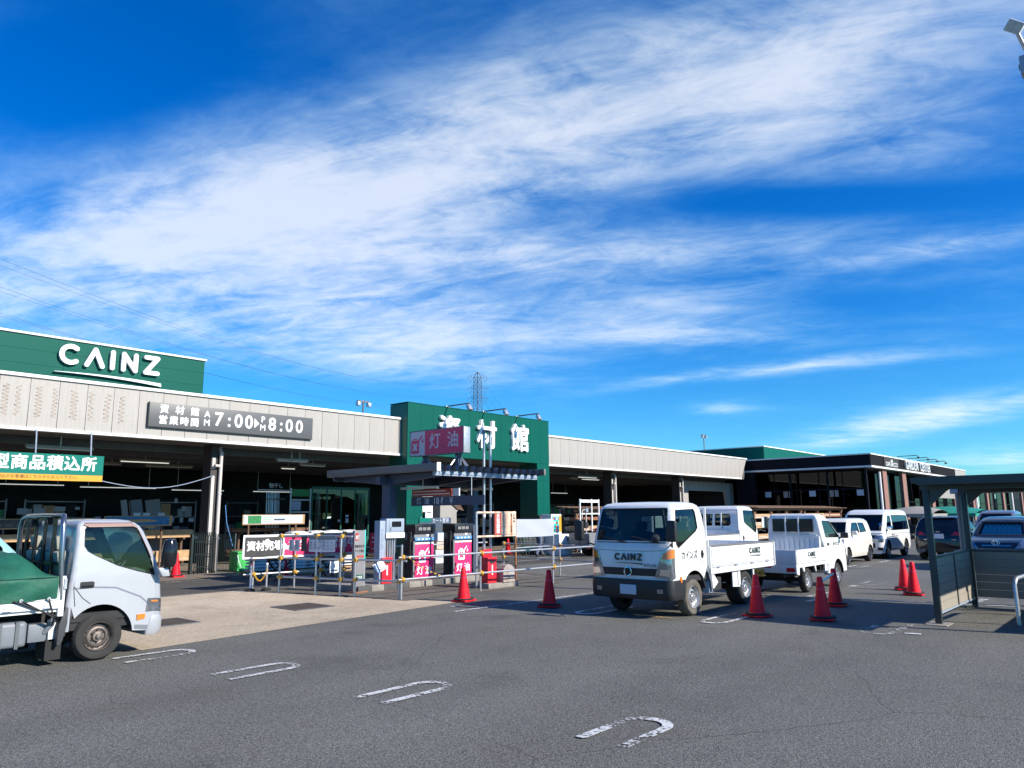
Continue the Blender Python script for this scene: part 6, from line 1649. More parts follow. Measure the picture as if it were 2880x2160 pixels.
for i, xx in enumerate((62.0, 65.0, 68.0, 71.0)):
    t = empty('sign_lamp', (xx, 15.1, 5.68), 'thin arm lamp on the garden centre roof edge, %s from the left' % ORD[i], 'lamp', 'arm lamps above the garden centre sign')
    MB().tube([(0, .3, 0), (0, .3, .22), (0, -1.1, .24), (0, -1.15, .12)], .03, 6).build('arm', 'steel_dark', t)
    MB().box(-.12, .12, -1.25, -1.08, .0, .12).build('lamp_head', 'steel_dark', t)
# green roof block behind
blk2 = empty('roof_block', (70, 26, 4.9), 'plain green roof block rising behind the garden centre', 'building')
MB().box(-7.4, 22, 0, 9, 0, 2.5).build('wall', 'green_panel', blk2); MB().box(-7.45, 22, -.05, 9.05, 2.505, 2.58).build('coping', 'white_trim', blk2)
for i in range(7): MB().box(-7.41 + i * 4, -7.39 + i * 4, -.006, -.001, 0, 2.5).build('joint', 'green_dark', blk2)
# domed tents in front
for x_, y_, r_, m, lb in ((55.5, 12.9, 2.4, 'canopy_grey', 'grey domed tent canopy behind the white van'), (60.8, 12.0, 3.6, 'canopy_green', 'green domed tent canopy behind the shelter post')):
    t = empty('tent', (x_, y_, 0), lb, 'tent', 'domed tents')
    g = MB(); n = 10
    for i in range(n + 1):
        for j in range(n + 1):
            u, v = -1 + 2 * i / n, -1 + 2 * j / n; g.v.append((u * r_, v * r_ * .6, 1.62 + .5 * (1 - u * u) * (1 - .5 * v * v) ))
    for i in range(n):
        for j in range(n): k = i * (n + 1) + j; g.f.append((k, k + n + 1, k + n + 2, k + 1))
    g.build('roof_sheet', m, t, smooth=1.0)
    for sx in (-.95, .95):
        for sy in (-.55, .55): MB().cyl((sx * r_, sy * r_, 0), (sx * r_, sy * r_, 1.66), .03, n=6).build('pole', 'galv', t)
    for sy in (-1, 1): MB().box(-r_, r_, sy * r_ * .6 - .01, sy * r_ * .6 + .01, 1.42, 1.64).build('valance', m, t)
    for sx in (-1, 1): MB().box(sx * r_ - .01, sx * r_ + .01, -r_ * .59, r_ * .59, 1.42, 1.64).build('valance', m, t)
    MB().box(-r_ * .8, r_ * .8, -.4, .4, .4, .9).build('display_table', 'store_dark', t)

# ------------------------------------------------------------------ timber racks before the store
def rack(loc, rz, L_, label, rows, roof=True):
    t = empty('timber_rack', loc, label, 'rack', 'roofed timber racks', rz)
    n = max(2, round(L_ / 1.9) + 1)
    for i in range(n):
        xx = L_ * i / (n - 1)
        for yy in (0, .8): MB().box(xx - .05, xx + .05, yy - .05, yy + .05, 0, 2.02).build('post', 'timber_dark', t)
        MB().prism([(xx + .05, 1.70), (xx + .35, 1.98), (xx + .42, 1.98), (xx + .05, 1.62)], -.03, .03, 'y').build('brace', 'timber_red', t)
        for z in (.45, 1.0, 1.5): MB().box(xx - .04, xx + .04, .05, .75, z - .06, z).build('bearer', 'timber_dark', t)
    if roof:
        for k in range(5): MB().box(-.25, L_ + .25, -.35 + k * .32, -.35 + k * .32 + .30, 2.02 + k * .03, 2.06 + k * .03).build('roof_board', 'timber_dark', t)
        MB().box(-.2, L_ + .2, -.08, -.02, 1.90, 2.0).build('beam', 'timber_red', t)
    for z, cnt in rows:
        for r in range(cnt):
            x0 = random.uniform(-.1, .2); seg = [x0, L_ * random.uniform(.45, .6), L_ + random.uniform(-.2, .1)]
            for a, b in zip(seg[:-1], seg[1:]):
                for k in range(2):
                    MB().box(a + .02, b - .02 - random.uniform(0, .15), -.03 + k * .36 + random.uniform(-.02, .02), .30 + k * .36, z + r * .075 + .004, z + r * .075 + .068).build('plank', random.choice(('timber_pale', 'timber', 'timber_pale', 'timber_red')), t)
    return t
rack((29.4, 21.7, .01), 0, 5.6, 'roofed timber rack right of the green portal with long planks', ((1.0, 3), (1.5, 2)))
rack((36.2, 21.7, .01), 0, 5.6, 'roofed timber rack behind the white truck cab', ((.45, 3), (1.0, 4), (1.5, 2)))
rack((43.0, 21.7, .01), 0, 5.4, 'roofed timber rack before the beige inner doorway', ((.45, 3), (1.0, 4), (1.5, 3)))
rack((37.4, 16.3, .01), 0, 6.4, 'roofed timber rack standing free behind the mini pickup cab', ((.45, 3), (1.0, 4), (1.5, 3)))
rack((44.4, 16.3, .01), 0, 6.4, 'roofed timber rack standing free behind the white van roof', ((.45, 3), (1.0, 4), (1.5, 3)))
# white frame rack top with pale boards
t = empty('board_frame', (29.1, 21.2, .01), 'white metal frame with two pale boards above the timber rack', 'rack')
for xx in (0, .95, 1.55): MB().box(xx - .03, xx + .03, 0, .05, 0, 2.5).build('post', 'white_paint', t)
MB().box(0, .95, -.02, -.001, 2.34, 2.47).build('board', 'white_paint', t); MB().box(.97, 1.55, -.02, -.001, 2.34, 2.47).build('board', 'white_paint', t)
MB().box(0, 1.5, -.02, -.001, 1.78, 1.84).build('board', 'white_paint', t)
# sacks
SK = MB()
for i in range(9):
    for j in range(7):
        u, v = -1 + 2 * i / 8, -1 + 2 * j / 6; SK.v.append((u * .31, v * .2, .085 + .045 * (1 - abs(u) ** 3) * (1 - abs(v) ** 3) + .006 * math.sin(i * 2.1 + j)))
for i in range(9):
    for j in range(7):
        u, v = -1 + 2 * i / 8, -1 + 2 * j / 6; SK.v.append((u * .31, v * .2, .04 - .035 * (1 - abs(u) ** 3) * (1 - abs(v) ** 3)))
for i in range(8):
    for j in range(6):
        k = i * 7 + j; SK.f.append((k, k + 7, k + 8, k + 1)); q = 63 + k; SK.f.append((q, q + 1, q + 8, q + 7))
for i in range(8): SK.f.append((i * 7, i * 7 + 7, 63 + i * 7 + 7, 63 + i * 7)); SK.f.append((i * 7 + 6, 63 + i * 7 + 6, 63 + i * 7 + 13, i * 7 + 13))
for j in range(6): SK.f.append((j, 63 + j, 64 + j, j + 1)); SK.f.append((56 + j, 57 + j, 120 + j, 119 + j))
SKM = {m: SK.mesh('sack', m, smooth=1.2) for m in ('sack', 'sack_red')}
def pallet(loc, label):
    t = empty('pallet', loc, label, 'pallet', 'wooden pallets under the sacks')
    for k in range(5): MB().box(-.62, .62, -.5 + k * .22, -.5 + k * .22 + .13, .10, .125).build('deck_board', 'timber', t)
    for yy in (-.48, -.04, .38): MB().box(-.62, .62, yy, yy + .09, 0, .098).build('runner', 'timber', t)
def sacks(x_, y_, rows, m, label, z0=.14, gr='cement sacks stacked on pallets'):
    for r in range(rows):
        for k in range(2):
            o = link_mesh('sack', SKM[m], None, (x_ - .32 + k * .64 + random.uniform(-.02, .02), y_ + random.uniform(-.03, .03), z0 + r * .098), (0, 0, random.uniform(-.06, .06)))
            tag(o, '%s, %s layer from the top, %s side' % (label, ORD[rows - 1 - r], ('left', 'right')[k]), 'sack', gr)
for i, x_ in enumerate((12.9, 14.25, 15.6)):
    pallet((x_, 21.55, .012), ('pallet at the left end of the grey sack row behind the banner', 'pallet in the middle of the grey sack row behind the banner', 'pallet at the right end of the grey sack row behind the banner')[i])
    sacks(x_, 21.45, 12 - (i == 0), 'sack', ('grey cement sack, left stack behind the banner', 'grey cement sack, middle stack behind the banner', 'grey cement sack, right stack behind the banner')[i])
for i, (x_, m) in enumerate(((30.4, 'sack_red'), (31.7, 'sack'), (33.0, 'sack'), (34.4, 'sack'))):
    pallet((x_, 20.9, .012), ('pallet under the red sacks by the vending machine', 'pallet under pale sacks next to the red sacks', 'pallet under pale sacks left of the truck mirror', 'pallet under pale sacks right of the truck mirror')[i])
    sacks(x_, 20.8, 10, m, ('red sack by the vending machine', 'pale sack next to the red sacks', 'pale sack left of truck mirror', 'pale sack right of truck mirror')[i], gr='sacks before the timber racks')
# vending machine, white freezer box
t = empty('vending_machine', (27.75, 21.6, .01), 'white drinks vending machine by the portal right leg', 'vending machine')
MB().box(-.38, .38, 0, .65, 0, 1.80).build('cabinet', 'white_paint', t, bevel=.02)
MB().box(-.32, .16, -.01, -.001, .95, 1.70).build('display_window', 'teal', t)
for r in range(4):
    for k in range(6): MB().cyl((-.28 + k * .08, -.02, 1.0 + r * .18), (-.28 + k * .08, -.02, 1.11 + r * .18), .025, n=8).build('bottle_dummy', random.choice(('pump_blue', 'vinyl_white', 'bin_green', 'cone_red')), t)
MB().box(.18, .36, -.012, -.001, 1.0, 1.72).build('button_panel', 'yellow_sign', t); MB().box(-.30, .10, -.012, -.001, .35, .55).build('dispensing_flap', 'ink', t)
t = empty('ice_freezer', (27.1, 20.6, .01), 'white metal chest with a small grey window before the vending machine', 'freezer')
MB().box(-.45, .45, 0, .6, 0, .92).build('cabinet', 'white_paint', t, bevel=.02); MB().box(.10, .34, -.008, -.001, .62, .80).build('window', 'grey_mid', t); MB().box(-.4, .4, -.006, -.001, .50, .51).build('door_gap', 'grey_mid', t)
t = empty('outdoor_tap_post', (28.15, 20.2, .01), 'slim post with a dark hose reel and curved pipe by the freezer', 'post')
MB().cyl((0, 0, 0), (0, 0, 1.95), .03, n=8).tube([(0, 0, 1.9), (-.1, 0, 2.0), (-.28, 0, 1.95), (-.32, 0, 1.6)], .025, 7).build('pole', 'pipe_beige', t, smooth=.8)
MB().cyl((0, -.05, 1.3), (0, .12, 1.3), .14, n=14).build('hose_reel', 'ink', t); MB().box(-.08, .08, -.08, .06, 1.88, 2.06).build('switch_box', 'galv', t)
# nested shopping carts
def cart(loc, rz, label):
    t = empty('shopping_cart', loc, label, 'cart', 'row of nested green carts', rz)
    g = MB(); z0, z1 = .38, .82
    for k in range(5):
        u = k / 4; zz = z0 + (z1 - z0) * u; a = .26 + .06 * u
        g.tube([(-.4, -a, zz), (.45 + .08 * u, -a * .8, zz), (.45 + .08 * u, a * .8, zz), (-.4, a, zz)], .006, 4)
    for k in range(8):
        xx = -.4 + k * .12
        for s in (-1, 1): g.tube([(xx, s * .26, z0), (xx + .02, s * .32, z1)], .004, 4)
    g.build('basket', 'galv', t)
    MB().tube([(-.55, -.28, .98), (-.55, .28, .98)], .02, 8).build('handle', 'wire_green', t)
    MB().tube([(-.55, -.28, .98), (-.4, -.26, .4), (.35, -.2, .12), (.35, .2, .12), (-.4, .26, .4), (-.55, .28, .98)], .013, 6).tube([(-.42, -.24, .38), (-.42, -.24, .1)], .013, 6).tube([(-.42, .24, .38), (-.42, .24, .1)], .013, 6).build('frame', 'wire_green', t)
    for xx, yy in ((-.42, -.24), (-.42, .24), (.35, -.2), (.35, .2)): MB().cyl((xx, yy - .015, .05), (xx, yy + .015, .05), .05, n=10).build('caster', 'rubber', t)
    return t
c0 = cart((25.9, 21.9, .012), 0, 'tmp')
for i in range(7):
    c = c0 if i == 0 else copy_tree(c0)
    c.location = (26.3 + i * .22, 22.3, .012); tag(c, ('leftmost green shopping cart of the nested row behind the white banner', 'second green shopping cart from the left in the nested row', 'third green shopping cart from the left in the nested row', 'middle green shopping cart of the nested row', 'third green shopping cart from the right in the nested row', 'second green shopping cart from the right in the nested row', 'rightmost green shopping cart of the nested row by the white chest')[i], 'cart', 'row of nested green carts')

# ------------------------------------------------------------------ cart shelter at the right
s_ = empty('cart_shelter', (15.4, 1.85, 0), 'dark steel cart shelter with slatted half walls and flat roof', 'shelter')
SX, SY = 15.4, 1.85
def sp(mb, name, m, par=None, **k):
    o = mb.build(name, m, par or s_, **k)
    if par is None: o.location = (-SX, -SY, 0)
    return o
for xx in (13.96, 16.92):
    for yy in (3.08, .56):
        sp(MB().box(xx - .048, xx + .048, yy - .048, yy + .048, 0, 2.26), 'post', 'shelter_steel', bevel=.006)
        if xx < 14: sp(MB().box(xx - .25, xx + .2, yy - .16, yy + .16, 0, .012), 'footing', 'kerb')
for xx in (13.96, 16.92):
    sp(MB().box(xx - .05, xx + .05, .2, 3.16, 2.15, 2.26), 'beam', 'shelter_steel')
    for yy, s in ((3.02, -1), (.62, 1)): sp(MB().prism([(yy, 1.90), (yy, 2.16), (yy + s * .30, 2.16), (yy + s * .24, 2.12), (yy + s * .08, 1.97)], xx - .03, xx + .03, 'x'), 'knee_brace', 'shelter_steel')
sp(MB().box(13.45, 17.42, .16, .26, 2.25, 2.34).box(13.45, 17.42, 3.10, 3.18, 2.25, 2.34).box(13.45, 13.53, .26, 3.10, 2.22, 2.345), 'roof_edge', 'shelter_steel')
for i in range(13): sp(MB().box(13.54 + i * .296, 13.54 + i * .296 + .29, .26, 3.10, 2.285, 2.315), 'roof_panel', 'shelter_gutter' if i % 5 == 3 else 'shelter_steel')
for yy in (.95, 1.7, 2.4): sp(MB().box(13.5, 17.4, yy, yy + .05, 2.22, 2.283), 'purlin', 'shelter_steel')
sp(MB().box(17.36, 17.50, .10, 3.40, 2.14, 2.24), 'gutter', 'shelter_gutter', bevel=.02)
sp(MB().cyl((17.3, 3.25, 0), (17.3, 3.25, 2.16), .05, n=10), 'downpipe', 'grey_mid', smooth=.7)
for yy in (3.08, .56):
    for xx in (15.43,): sp(MB().box(xx - .025, xx + .025, yy - .025, yy + .025, .16, 1.05), 'wall_post', 'shelter_steel')
    sp(MB().box(13.96, 16.92, yy - .03, yy + .03, 1.03, 1.07), 'top_rail', 'shelter_steel'); sp(MB().box(13.96, 16.92, yy - .025, yy + .025, .15, .18), 'bottom_rail', 'shelter_gutter')
    for k in range(6): sp(MB().box(14.02, 16.86, yy - .012, yy + .012, .185 + k * .141, .185 + k * .141 + .136), 'slat', 'shelter_board')
sp(MB().box(16.89, 16.95, .56, 3.08, 1.03, 1.07), 'top_rail', 'shelter_steel')
for k in range(6): sp(MB().box(16.908, 16.932, .62, 3.02, .185 + k * .141, .185 + k * .141 + .136), 'slat', 'shelter_board')
# bent pipe guard in front of the shelter
tag(MB().tube([(0, 0, 0), (0, 0, .62), (.03, -.01, .68), (.1, -.02, .72), (1.3, -.08, .72), (1.4, -.09, .66), (1.42, -.1, .58), (1.42, -.1, 0)], .032, 10).build('pipe_guard', 'galv', None, (14.60, 2.08, 0), smooth=.8), 'bent grey pipe guard standing inside the shelter mouth', 'guard rail')
g = MB(); random.seed(3)
for i in range(60):
    x_, y_ = random.uniform(-.25, .25), random.uniform(-.12, .12); a = random.uniform(0, 6.28); h = random.uniform(.04, .11)
    g.poly([(x_ - .008, y_, 0), (x_ + .008, y_, 0), (x_ + .04 * math.cos(a), y_ + .04 * math.sin(a), h)])
tag(g.build('dry_grass', 'weed', None, (16.3, 3.15, 0.002)), 'tuft of dry grass under the shelter side wall', 'grass', kind='stuff')

# ------------------------------------------------------------------ tall lamps and pylon
def flood(parent, pos, rz, tilt, s=1.0):
    f = empty('floodlight', pos, parent=parent); f.rotation_euler = (R(tilt), 0, rz)
    MB().box(-.2 * s, .2 * s, -.02, .22 * s, -.15 * s, .15 * s).build('housing', 'white_paint', f, bevel=.02)
    MB().box(-.18 * s, -.005, -.030, -.021, -.13 * s, .13 * s).build('lens', 'galv', f); MB().box(.005, .18 * s, -.030, -.021, -.13 * s, .13 * s).build('lens', 'galv', f)
    return f
t = empty('lamp_pole', (17.9, .80, 0), 'tall grey lamp pole rising out of frame at the right with box floodlights', 'lamp pole')
MB().cyl((0, 0, 0), (0, 0, 11.3), .11, .07, n=14).build('pole', 'steel_dark', t, smooth=.7)
MB().box(-.05, .05, -.7, .55, 10.95, 11.05).build('cross_arm', 'steel_dark', t)
f = flood(t, (-.53, .50, 11.66), R(-75), 20, .80); f.rotation_euler = (R(28), R(38), R(-75)); f2 = flood(t, (-.2, -.7, 11.3), R(200), 30, 1.15)
MB().tube([(-.48, .46, 11.5), (-.3, .38, 11.2), (0, .3, 11.0)], .04, 7).build('stay', 'galv', t)
MB().box(-.22, .08, .30, .52, 10.75, 11.15).build('ballast_box', 'panel_blue', t, bevel=.02)
for x_, y_, zt_, lb in ((25.25, 33, 8.0, 'twin headed lamp pole on the roof left of the green portal'), (65.5, 33, 9.1, 'twin headed lamp pole on the roof above the dark fascia corner')):
    t = empty('roof_lamp_pole', (x_, y_, 5.4), lb, 'lamp pole', 'roof lamp poles')
    MB().cyl((0, 0, 0), (0, 0, zt_ - 5.4), .05, n=8).build('pole', 'steel_dark', t)
    MB().box(-.42, .42, -.04, .04, zt_ - 5.42, zt_ - 5.32).build('cross_arm', 'steel_dark', t)
    for s in (-.36, .36): MB().box(s - .1, s + .1, -.16, .08, zt_ - 5.64, zt_ - 5.43).build('lamp_head', 'galv', t, bevel=.02)
# lattice pylon, 70 m tall, 430 m away
mat('pylon_steel', (0.10, 0.115, 0.135), 0.6)
py_ = empty('power_pylon', (312.4, 300.0, 0), 'tall steel lattice power pylon rising behind the green portal', 'pylon')
def seg(g, a, b, r): g.cyl(a, b, r, n=4, cap=False)
g = MB(); zs = [0, 10, 19, 27, 34, 40, 46, 51, 55, 59, 63, 67, 70, 73, 76, 79, 82, 85]
def hw(z): return 5.0 * (1 - z / 60) + 1.95 * (z / 60) if z < 60 else 1.95 - .45 * (z - 60) / 25
for a, b in zip(zs[:-1], zs[1:]):
    wa, wb = hw(a), hw(b) if b < 85 else .2
    ca = [(-wa, -wa), (wa, -wa), (wa, wa), (-wa, wa)]; cb = [(-wb, -wb), (wb, -wb), (wb, wb), (-wb, wb)]
    for i in range(4):
        j = (i + 1) % 4
        seg(g, (*ca[i], a), (*cb[i], b), .16); seg(g, (*ca[i], a), (*cb[j], b), .08); seg(g, (*ca[j], a), (*cb[i], b), .08); seg(g, (*ca[i], a), (*ca[j], a), .08)
g.build('lattice', 'pylon_steel', py_)
D_ = Vector((.73, -.68, 0)).normalized()
for z in (81.7, 75.1, 69.2):
    g = MB()
    for s in (-1, 1):
        e = D_ * (s * 5.9); q = hw(z)
        seg(g, (e.x * .2, e.y * .2, z + 2.4), (e.x, e.y, z), .09); seg(g, (e.x * .2, e.y * .2, z), (e.x, e.y, z), .09); seg(g, (e.x * .6, e.y * .6, z + 1.3), (e.x * .6, e.y * .6, z), .08)
        seg(g, (e.x, e.y, z), (e.x * .72, e.y * .72, z - 3), .09); seg(g, (e.x * .48, e.y * .48, z), (e.x * .72, e.y * .72, z - 3), .09)
    g.build('cross_arm', 'pylon_steel', py_)
# conductors from the pylon towards the upper left and down to the right
for z in (81.7, 75.1, 69.2):
    for s in (-1, 1):
        e = D_ * (s * 4.3); a = Vector((312.4 + e.x, 300 + e.y, z - 3)); b = Vector((312.4 + e.x - 500, 300 + e.y - 261, z - 3)); c2 = Vector((312.4 + e.x + 500, 300 + e.y + 261, z - 14))
        for (p0, p1, lb) in ((a, b, 'left'), (a, c2, 'right')):
            pts = []
            for i in range(25):
                u = i / 24; pts.append(tuple(p0.lerp(p1, u) - Vector((0, 0, ({81.7: 31.0, 75.1: 29.3, 69.2: 28.0}[z] + (1.1 if s > 0 else -1.1)) * 4 * u * (1 - u))) - a))
            tag(MB().tube(pts, .024, 4).build('power_line', 'ink', None, tuple(a)), 'thin overhead power line %s pylon, %s arm %s wire' % (('running left from the', 'running right from the')[lb == 'right'], {81.7: 'top', 75.1: 'middle', 69.2: 'lowest'}[z], ('near', 'far')[s > 0]), 'cable', 'overhead power lines')
tag(MB().lathe([(38, 0), (26, 7), (14, 12), (5, 15), (.1, 16)], n=20).build('hill', 'hill', None, (430, 40, 0)), kind='structure')
# ------------------------------------------------------------------ things under the left store front
random.seed(11)
# folded accordion gate
t = empty('folding_gate', (11.75, 24.0, .01), 'dark accordion gate folded up beside the left column', 'gate')
for i in range(11):
    xx = i * .068; MB().tube([(xx, -.10, .06), (xx, -.10, 1.24), (xx, -.02, 1.29), (xx, .10, 1.29)], .014, 6).build('bar', 'gate_green', t, smooth=.8)
    if i % 2 == 0: MB().cyl((xx - .01, -.12, .045), (xx + .01, -.12, .045), .04, n=10).build('caster', 'rubber', t)
for z in (.2, .6, 1.0): MB().box(0, .70, -.09, -.075, z, z + .03).build('link', 'gate_green', t)
MB().box(-.12, -.05, -.08, .06, 0, 1.26).build('end_post', 'gate_green', t)
# mesh fence by the column
t = empty('mesh_fence', (12.45, 23.8, .01), 'dark wire mesh fence panel between column and green crate', 'fence')
for xx in (0, .62): MB().cyl((xx, 0, 0), (xx, 0, 1.25), .022, n=8).build('post', 'steel_dark', t)
g = MB()
for k in range(11): g.cyl((.62 * k / 10, 0, .05), (.62 * k / 10, 0, 1.23), .0035, n=4, cap=False)
for k in range(16): g.cyl((0, 0, .05 + k * .078), (.62, 0, .05 + k * .078), .0035, n=4, cap=False)
g.build('wire_mesh', 'gate_green', t)
t = empty('plastic_crate', (13.25, 23.75, .012), 'bright green plastic crate beside the mesh fence', 'crate')
MB().box(-.20, .42, -.20, .35, .02, .60).build('body', 'bin_green', t, bevel=.02); MB().box(-.23, .45, -.23, .38, .60, .66).build('rim', 'bin_green', t, bevel=.012)
for k in range(5): MB().box(-.16 + k * .13, -.15 + k * .13, -.212, -.2005, .08, .55).build('rib', 'bin_green', t)
MB().tube([(-.24, -.25, .55), (-.22, -.30, .35), (-.1, -.28, .12), (.1, -.26, .04)], .014, 6).build('hose', 'vinyl_white', t, smooth=.8)
# wooden lumber display with posters
def lumber(name, loc, L_, zlist, label, m, gr='lumber stacks in the store front'):
    t = empty(name, loc, label, 'lumber', gr)
    for (z, rows, dep) in zlist:
        for r in range(rows):
            for k in range(int(dep / .1)):
                a = random.uniform(-.06, .06); MB().box(a, L_ + random.uniform(-.15, .05), k * .1, k * .1 + .094, z + r * .048 + .002, z + r * .048 + .045).build('plank', random.choice(m), t)
    for xx in (.4, L_ / 2, L_ - .4):
        for z, rows, dep in zlist: MB().box(xx - .04, xx + .04, -.02, dep, z - .07, z).build('bearer', 'timber_dark', t)
        MB().box(xx - .04, xx + .04, .18, .26, 0, zlist[-1][0]).build('stand', 'timber_dark', t)
lumber('lumber_stack', (9.2, 28.2, .011), 4.6, ((.20, 8, .4), (1.06, 6, .4)), 'two tiers of pale lumber behind the silver truck', ('timber', 'timber', 'timber_pale'))
lumber('lumber_stack', (5.0, 28.2, .011), 3.8, ((.20, 6, .4), (1.06, 5, .4)), 'lumber tiers at the far left of the store front', ('timber', 'timber_pale'))
lumber('lumber_stack', (15.0, 27.6, .011), 3.4, ((.30, 5, .4), (1.2, 3, .4)), 'brown lumber tiers below the white discount board', ('timber_red', 'timber_dark'))
def board(loc, w_, h_, m, label, frame='timber', extra=None, cat='sign'):
    t = empty('display_board', loc, label, cat, 'display boards in the store front')
    MB().box(-w_ / 2, w_ / 2, -.02, 0, 0, h_).build('panel', m, t); MB().box(-w_ / 2 - .03, w_ / 2 + .12, 0.001, .03, -.04, h_ + .03).build('backing', frame, t)
    for sx in (-w_ * .4, w_ * .4): MB().box(sx - .03, sx + .03, .03, .09, -loc[2] + .012, 0).build('leg', 'timber_dark', t)
    if extra: extra(t)
board((11.55, 27.9, 1.55), 2.2, .30, 'blue_poster', 'blue seascape display board above the lumber by the truck cab', extra=lambda t: [MB().prism([(-.55, .10), (.1, .09), (.6, .12), (.7, .16), (.3, .21), (-.5, .19)], -.024, -.0205, 'y').build('brown_band', 'timber', t), MB().box(.25, .60, -.03, -.02, -.12, -.03).build('card', 'card', t)])
board((16.35, 26.9, 1.54), 2.6, .32, 'paper', 'pale discount board with green corner above the brown lumber', 'card', extra=lambda t: [MB().box(-1.12, -.55, -.024, -.0205, .01, .31).build('green_corner', 'green_poster', t), MB().box(.0, .50, -.024, -.0205, .12, .19).build('dark_label', 'navy_steel', t)] + [MB().box(-.48, .5 * random.uniform(-.4, .2), -.024, -.0205, .08 + k * .07, .10 + k * .07).build('text_line', 'bin_green', t) for k in range(3)])
board((8.4, 28.0, 1.52), 3.2, .26, 'vinyl_black', 'dark printed board above the left lumber behind the truck guard', extra=lambda t: [MB().box(-1.2 + k * .3, -1.0 + k * .3, -.024, -.0205, .05, .12).build('text_mark', 'sign_grey', t) for k in range(7)])
# leaning sheets and cards at the back of the left bay
for i, (x_, w_, m) in enumerate(((11.9, .22, 'card_shaded'), (12.25, .42, 'trunk_grey'), (12.8, .55, 'grey_mid'))):
    t = empty('leaning_sheet', (x_, 29.3, .012), ('narrow pale sheet leaning at the back of the left bay', 'mid grey sheet leaning at the back of the left bay', 'wide dark sheet leaning next to the hanging cards')[i], 'sheet', 'leaning sheets')
    mb = MB(); mb.box(0, w_, 0, .03, 0, 2.5, Matrix.Rotation(R(-9), 4, 'X') @ Matrix.Rotation(R(-7), 4, 'Y')); mb.build('sheet', m, t)
    MB().box(0, .25, -.12, -.11, 1.85, 1.98).build('price_card', 'paper', t)
cards = [(8.0, 1.95, .30, .2), (8.5, 1.95, .32, .2), (9.1, 2.05, .34, .16), (9.75, 2.1, .14, .1), (13.2, 2.35, .12, .18), (13.5, 2.05, .12, .18), (13.1, 1.62, .13, .18), (13.45, 1.62, .13, .18), (13.8, 1.64, .2, .14), (13.2, .98, .16, .1), (14.0, .98, .2, .12), (14.9, .98, .2, .12), (7.6, 1.60, .4, .12), (8.6, 1.58, .4, .13), (9.3, 1.58, .25, .13), (10.4, 1.66, .2, .2)]
CARDS = []
for i, (x_, z, w_, h_) in enumerate(cards):
    CARDS.append(tag(MB().box(0, w_, 0, .006, 0, h_).build('price_card', 'card_shaded', None, (x_, 28.75, z)), 'x', 'card', 'price cards in the left bay'))
order_labels(CARDS, 'small pale price card in the dark left store bay, %s from the left')
# tall grey cabinets / shelving deep inside
for i, (x_, w_) in enumerate(((6.2, 2.2), (9.0, 2.0), (13.6, 1.8), (16.8, 1.5), (31, 3.2), (38.5, 4.0))):
    t = empty('shelving', (x_, 31.5, .012), ('dark shelving unit deep in the store above the silver truck bed', 'dark shelving unit deep in the store above the silver cab', 'dark shelving unit deep in the store just right of the left column', 'dark shelving unit deep in the store beside the glass entrance', 'dark shelving unit deep in the store right of the green portal', 'dark shelving unit deep in the store between the far columns')[i], 'shelf', 'shelving inside the store')
    for sx in (0, w_): MB().box(sx - .03, sx + .03, 0, .6, 0, 2.5).build('upright', 'steel_dark', t)
    for z in (.4, 1.1, 1.8, 2.4): MB().box(0, w_, 0, .6, z, z + .04).build('shelf_board', 'steel_dark', t)
    for z in (.44, 1.14, 1.84):
        xx = .06
        while xx < w_ - .3:
            ww = random.uniform(.18, .4); MB().box(xx, xx + ww, .05, .5, z + .002, z + random.uniform(.25, .55)).build('carton', random.choice(('card', 'grey_mid', 'navy_steel', 'card_shaded', 'green_poster', 'store_dark', 'store_dark')), t); xx += ww + .04
# metal poles in a rack and steel frame
t = empty('pole_rack', (16.75, 28.0, .012), 'rack of thin steel poles standing upright inside the store', 'rack')
for i in range(14): MB().cyl((i * .045, random.uniform(0, .12), 0), (i * .045 + random.uniform(-.02, .02), .2, 2.8), .014, n=6).build('pole', 'galv', t)
for z in (1.9, 2.5): MB().box(-.1, .75, -.03, -.005, z, z + .04).build('crossbar', 'steel_dark', t)
text('sign_lettering', '物干し', .22, 'paper', (.3, -.02, 3.05), '-y', t, bold=.01); MB().box(-.5, 1.4, -.01, .01, 2.86, 2.90).build('sign_bar', 'paper', t)
t = empty('steel_frame_rack', (17.4, 27.4, .012), 'open steel frame with green header by the glass doors', 'rack')
for xx in (0, .95): MB().box(xx - .025, xx + .025, 0, .05, 0, 2.95).build('upright', 'galv', t)
for z in (1.95, 2.45): MB().box(0, .95, -.01, .05, z, z + .05).build('shelf_bar', 'galv', t)
MB().box(.05, .92, .01, .03, 2.62, 2.92).build('header', 'green_poster', t); MB().box(.05, .5, .02, .04, 2.05, 2.42).build('product', 'panel_blue', t)
# glazed green entrance screen
t = empty('glass_entrance', (18.5, 27.5, .012), 'green framed glass entrance screen with plastic strip curtains', 'door')
for xx in (0, .75, 1.5, 2.25, 3.0): MB().box(xx - .03, xx + .03, 0, .06, 0, 3.0).build('frame_post', 'green_dark', t)
for z in (.05, 2.95): MB().box(-.03, 3.03, .001, .059, z, z + .1).build('frame_rail', 'green_dark', t)
MB().box(-.03, 3.03, -.01, .07, .16, .9).build('kick_panel', 'green_dark', t)
for k in range(4): MB().box(.035 + k * .75, .715 + k * .75, .02, .03, .9, 2.94).build('pane', 'window_green', t)
for x0 in (.1, 2.3, 2.5):
    cloth('strip_curtain', x0, x0 + .22, .4, 2.8, -.1, 'curtain_green', t, .03, 6)
for xx, zz in ((1.35, 1.55), (1.75, 1.75), (1.75, 1.6), (1.75, 1.5)): MB().box(xx, xx + .16, .012, .018, zz, zz + .1).build('door_sticker', 'paper', t)
